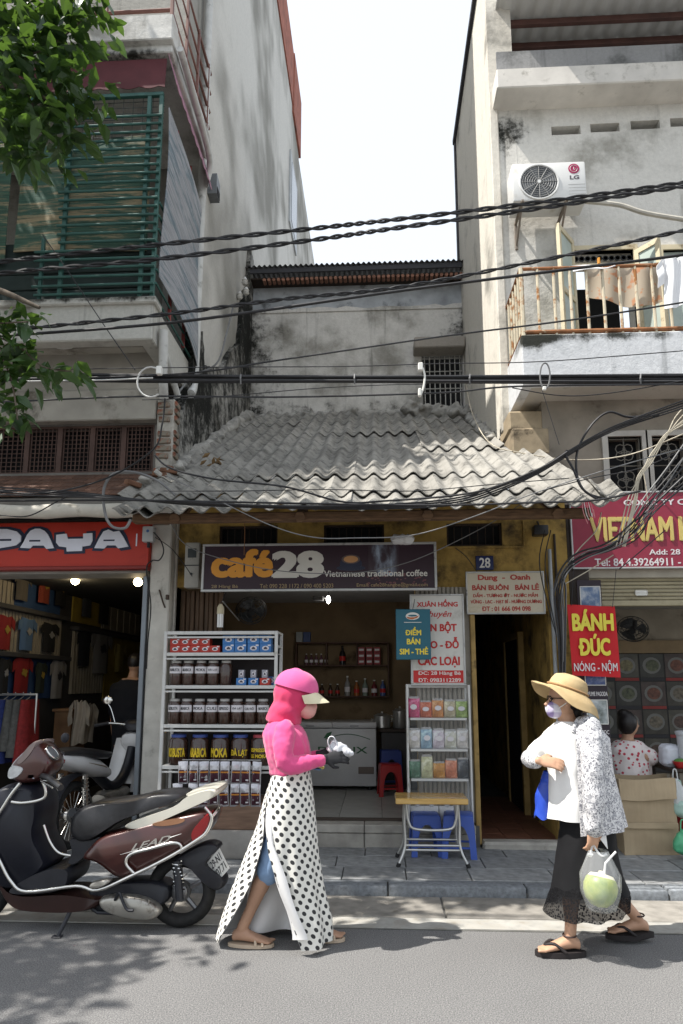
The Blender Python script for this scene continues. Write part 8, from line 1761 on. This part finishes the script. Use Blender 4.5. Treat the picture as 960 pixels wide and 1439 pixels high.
dl = thing('dry_leaf_clump', 'clump of dry brown leaves caught on the left of the corrugated roof', 'leaves', (-1.62, 6.55, roofz(6.55) + .1)); rr = random.Random(8)
for i in range(16):
    m_ = Matrix.Translation((-1.62 + rr.gauss(0, .09), 6.5 + rr.gauss(0, .08), roofz(6.5) + .11 + rr.uniform(0, .05))) @ Matrix.Rotation(rr.uniform(0, 6), 4, (rr.random(), rr.random(), rr.random()))
    O('dry_leaf', MB().add([m_ @ Vector(p) for p in ((-.05, 0, 0), (0, .022, .01), (.05, 0, 0), (0, -.022, .01), (0, 0, -.004))], [(0, 1, 4), (1, 2, 4), (2, 3, 4), (3, 0, 4)]), mat('dry_leaf', (.16, .10, .045), .8, var=.3), dl)
p = G(517, 1258, .012); tag(O('paper_scrap', MB().add([p + Vector(q) for q in ((-.05, 0, .002), (-.01, .03, .02), (.05, .005, .004), (.015, -.025, .015), (0, 0, .006))], [(0, 1, 4), (1, 2, 4), (2, 3, 4), (3, 0, 4)]), WHITE), 'small scrap of white litter in the gutter below the kerb', 'litter')
# ================================================================== street tree at the left, reaching over the pavement
tr = thing('street_tree', 'leafy street tree reaching in from the left edge over the shop', 'tree', (-4.75, 4.75, .05))
BARK = mat('tree_bark', (.10, .08, .06), .9, var=.4, scale=9, bump=.9, bscale=25, stretch=(3, 3, 1))
trunk = bez([(-4.75, 4.75, -.05), (-4.7, 4.7, 1.2), (-4.75, 4.5, 2.8), (-4.7, 4.25, 4.2), (-4.75, 4.0, 5.6), (-4.9, 3.8, 7.4)], 6)
O('trunk', MB().tube(trunk, [lerp(.24, .07, i / (len(trunk) - 1)) for i in range(len(trunk))], 14), BARK, tr, 60)
limbs = [[(-4.72, 4.45, 3.2), (-4.2, 4.5, 4.0), (-3.4, 4.35, 4.35), (-2.75, 4.25, 4.25), (-2.3, 4.22, 4.05)], [(-4.72, 4.25, 4.2), (-4.1, 4.2, 5.2), (-3.3, 4.2, 5.7), (-2.6, 4.15, 5.75), (-2.3, 4.15, 5.6)], [(-4.75, 4.0, 5.4), (-4.0, 4.0, 6.5), (-3.2, 4.0, 7.0), (-2.7, 4.0, 6.9)],
         [(-4.72, 4.3, 4.0), (-5.4, 3.6, 5.2), (-6.2, 3.0, 6.2)], [(-4.85, 3.9, 6.4), (-4.4, 3.4, 7.6), (-3.8, 3.2, 8.4)], [(-4.85, 3.85, 7.0), (-5.4, 3.4, 8.0), (-5.8, 3.2, 8.8)], [(-4.72, 4.3, 3.9), (-5.3, 4.9, 5.0), (-5.9, 5.2, 6.0)]]
for l_ in limbs:
    b3 = bez(l_, 6); O('branch', MB().tube(b3, [lerp(.065, .012, i / (len(b3) - 1)) for i in range(len(b3))], 8), BARK, tr, 60)
k = NT('tree_leaf'); v = k.math('MULTIPLY_ADD', k.noise(k.co('Object'), 1.9, 4), 1.0, 0.0)
k.col(k.ramp(v, [(.30, (.012, .032, .013)), (.5, (.026, .062, .020)), (.70, (.060, .115, .030))])); k.b.inputs['Roughness'].default_value = .38; k.b.inputs['Specular IOR Level'].default_value = .5
tl_ = k.n('BsdfTranslucent'); tl_.inputs[0].default_value = (.12, .22, .03, 1); ms = k.n('MixShader'); ms.inputs[0].default_value = .3; out_ = [n_ for n_ in k.t.nodes if n_.type == 'OUTPUT_MATERIAL'][0]
k.l(k.b.outputs[0], ms.inputs[1]); k.l(tl_.outputs[0], ms.inputs[2]); k.l(ms.outputs[0], out_.inputs[0]); LEAF = k.m
rr = random.Random(3); LV = MB()
def leaf_at(p, L, d=None):
    d = d or Vector((rr.gauss(0, 1), rr.gauss(0, 1), rr.gauss(-.5, .6))); d.normalize(); s = d.cross(Vector((rr.gauss(0, .5), rr.gauss(0, .5), 1))); s = s.normalized() if s.length > 1e-4 else Vector((1, 0, 0)); n = s.cross(d)
    w_ = L * .24; droop = n * (-L * .10)
    LV.add([p, p + d * L * .35 + s * w_ + n * L * .06, p + d * L * .40, p + d * L * .35 - s * w_ + n * L * .06, p + d * L * .75 + s * w_ * .62 + droop * .3, p + d * L * .75 + droop * .5, p + d * L * .75 - s * w_ * .62 + droop * .3, p + d * L + droop * 1.6], [(0, 1, 2), (0, 2, 3), (1, 4, 5, 2), (2, 5, 6, 3), (4, 7, 5), (5, 7, 6)])
def spray(c, r, n, L):
    for _ in range(n):
        p = Vector(c) + Vector((rr.gauss(0, r), rr.gauss(0, r), rr.gauss(0, r * .8))); leaf_at(p, L * rr.uniform(.7, 1.25))
# twigs with pinnate sprays: big crown (mostly outside the picture) and the two sprays in view
for i in range(330):
    a = rr.uniform(0, 2 * math.pi); z = rr.uniform(-1, 1); q = math.sqrt(1 - z * z); rad = rr.uniform(.45, 1.0) ** .5
    c = Vector((-5.0 + 2.3 * rad * q * math.cos(a), 3.7 + 1.8 * rad * q * math.sin(a), 6.9 + 2.3 * rad * z))
    sx_, sy_ = c.x + .58 * c.z, c.y + .19 * c.z                              # keep the crown off the side where the road lies in the sun
    if (sy_ < 4.9 and sx_ > -1.25 - .5 * max(0, 3.9 - sy_)) or (sx_ > .4): continue
    spray(c, .18, 24, .15)
for i in range(75): spray(Vector((-4.75 + rr.gauss(0, .6), 5.0 + rr.gauss(0, .35), 8.7 + rr.gauss(0, .7))), .2, 24, .16)
def vis(px, py, y, n, r=.105, L=.165): spray(A(px, py, y), r, n, L)
for px, py, y in ((5, 20, 4.1), (30, 10, 4.15), (60, 25, 4.2), (90, 15, 4.2), (110, 8, 4.15), (125, 18, 4.2), (15, 60, 4.1), (45, 65, 4.15), (80, 60, 4.2), (105, 70, 4.2), (10, 100, 4.1), (40, 110, 4.2), (75, 105, 4.2), (100, 120, 4.2), (115, 130, 4.25), (20, 150, 4.1), (55, 150, 4.2), (85, 160, 4.25), (110, 172, 4.25), (10, 185, 4.15), (45, 190, 4.2), (70, 200, 4.2), (5, 35, 4.3), (50, 40, 4.3), (-15, 90, 4.2), (-15, 150, 4.2)): vis(px, py, y, 24)
for px, py in ((45, 225), (52, 240), (28, 215)): vis(px, py, 4.2, 5, .06)
for px, py, n in ((5, 445, 9), (22, 450, 8), (48, 452, 8), (5, 480, 12), (20, 490, 13), (38, 500, 12), (52, 512, 9), (80, 522, 8), (98, 520, 6), (8, 520, 12), (24, 530, 10), (10, 560, 11), (22, 575, 7), (30, 592, 4), (5, 590, 6), (-12, 510, 12), (-14, 460, 10)): vis(px, py, 4.25, n + 2, .055, .15)
crn = MB(); me = bpy.data.meshes.new('crown'); me.from_pydata(LV.v, [], LV.f); me.update(); O('crown', me, LEAF, tr, kind='stuff')
for pts in ([(-10, 90), (30, 80), (70, 65), (115, 30)], [(-10, 120), (40, 130), (90, 150), (110, 175)], [(20, 100), (50, 160), (52, 235)], [(-10, 470), (30, 490), (60, 515), (100, 522)], [(-10, 480), (15, 530), (25, 590)], [(-10, 455), (40, 452)]):
    O('twig', MB().tube(bez([A(a, b_, 4.2) for a, b_ in pts], 5), .006, 5), BARK, tr)
bpy.data.scenes.remove(SCR)
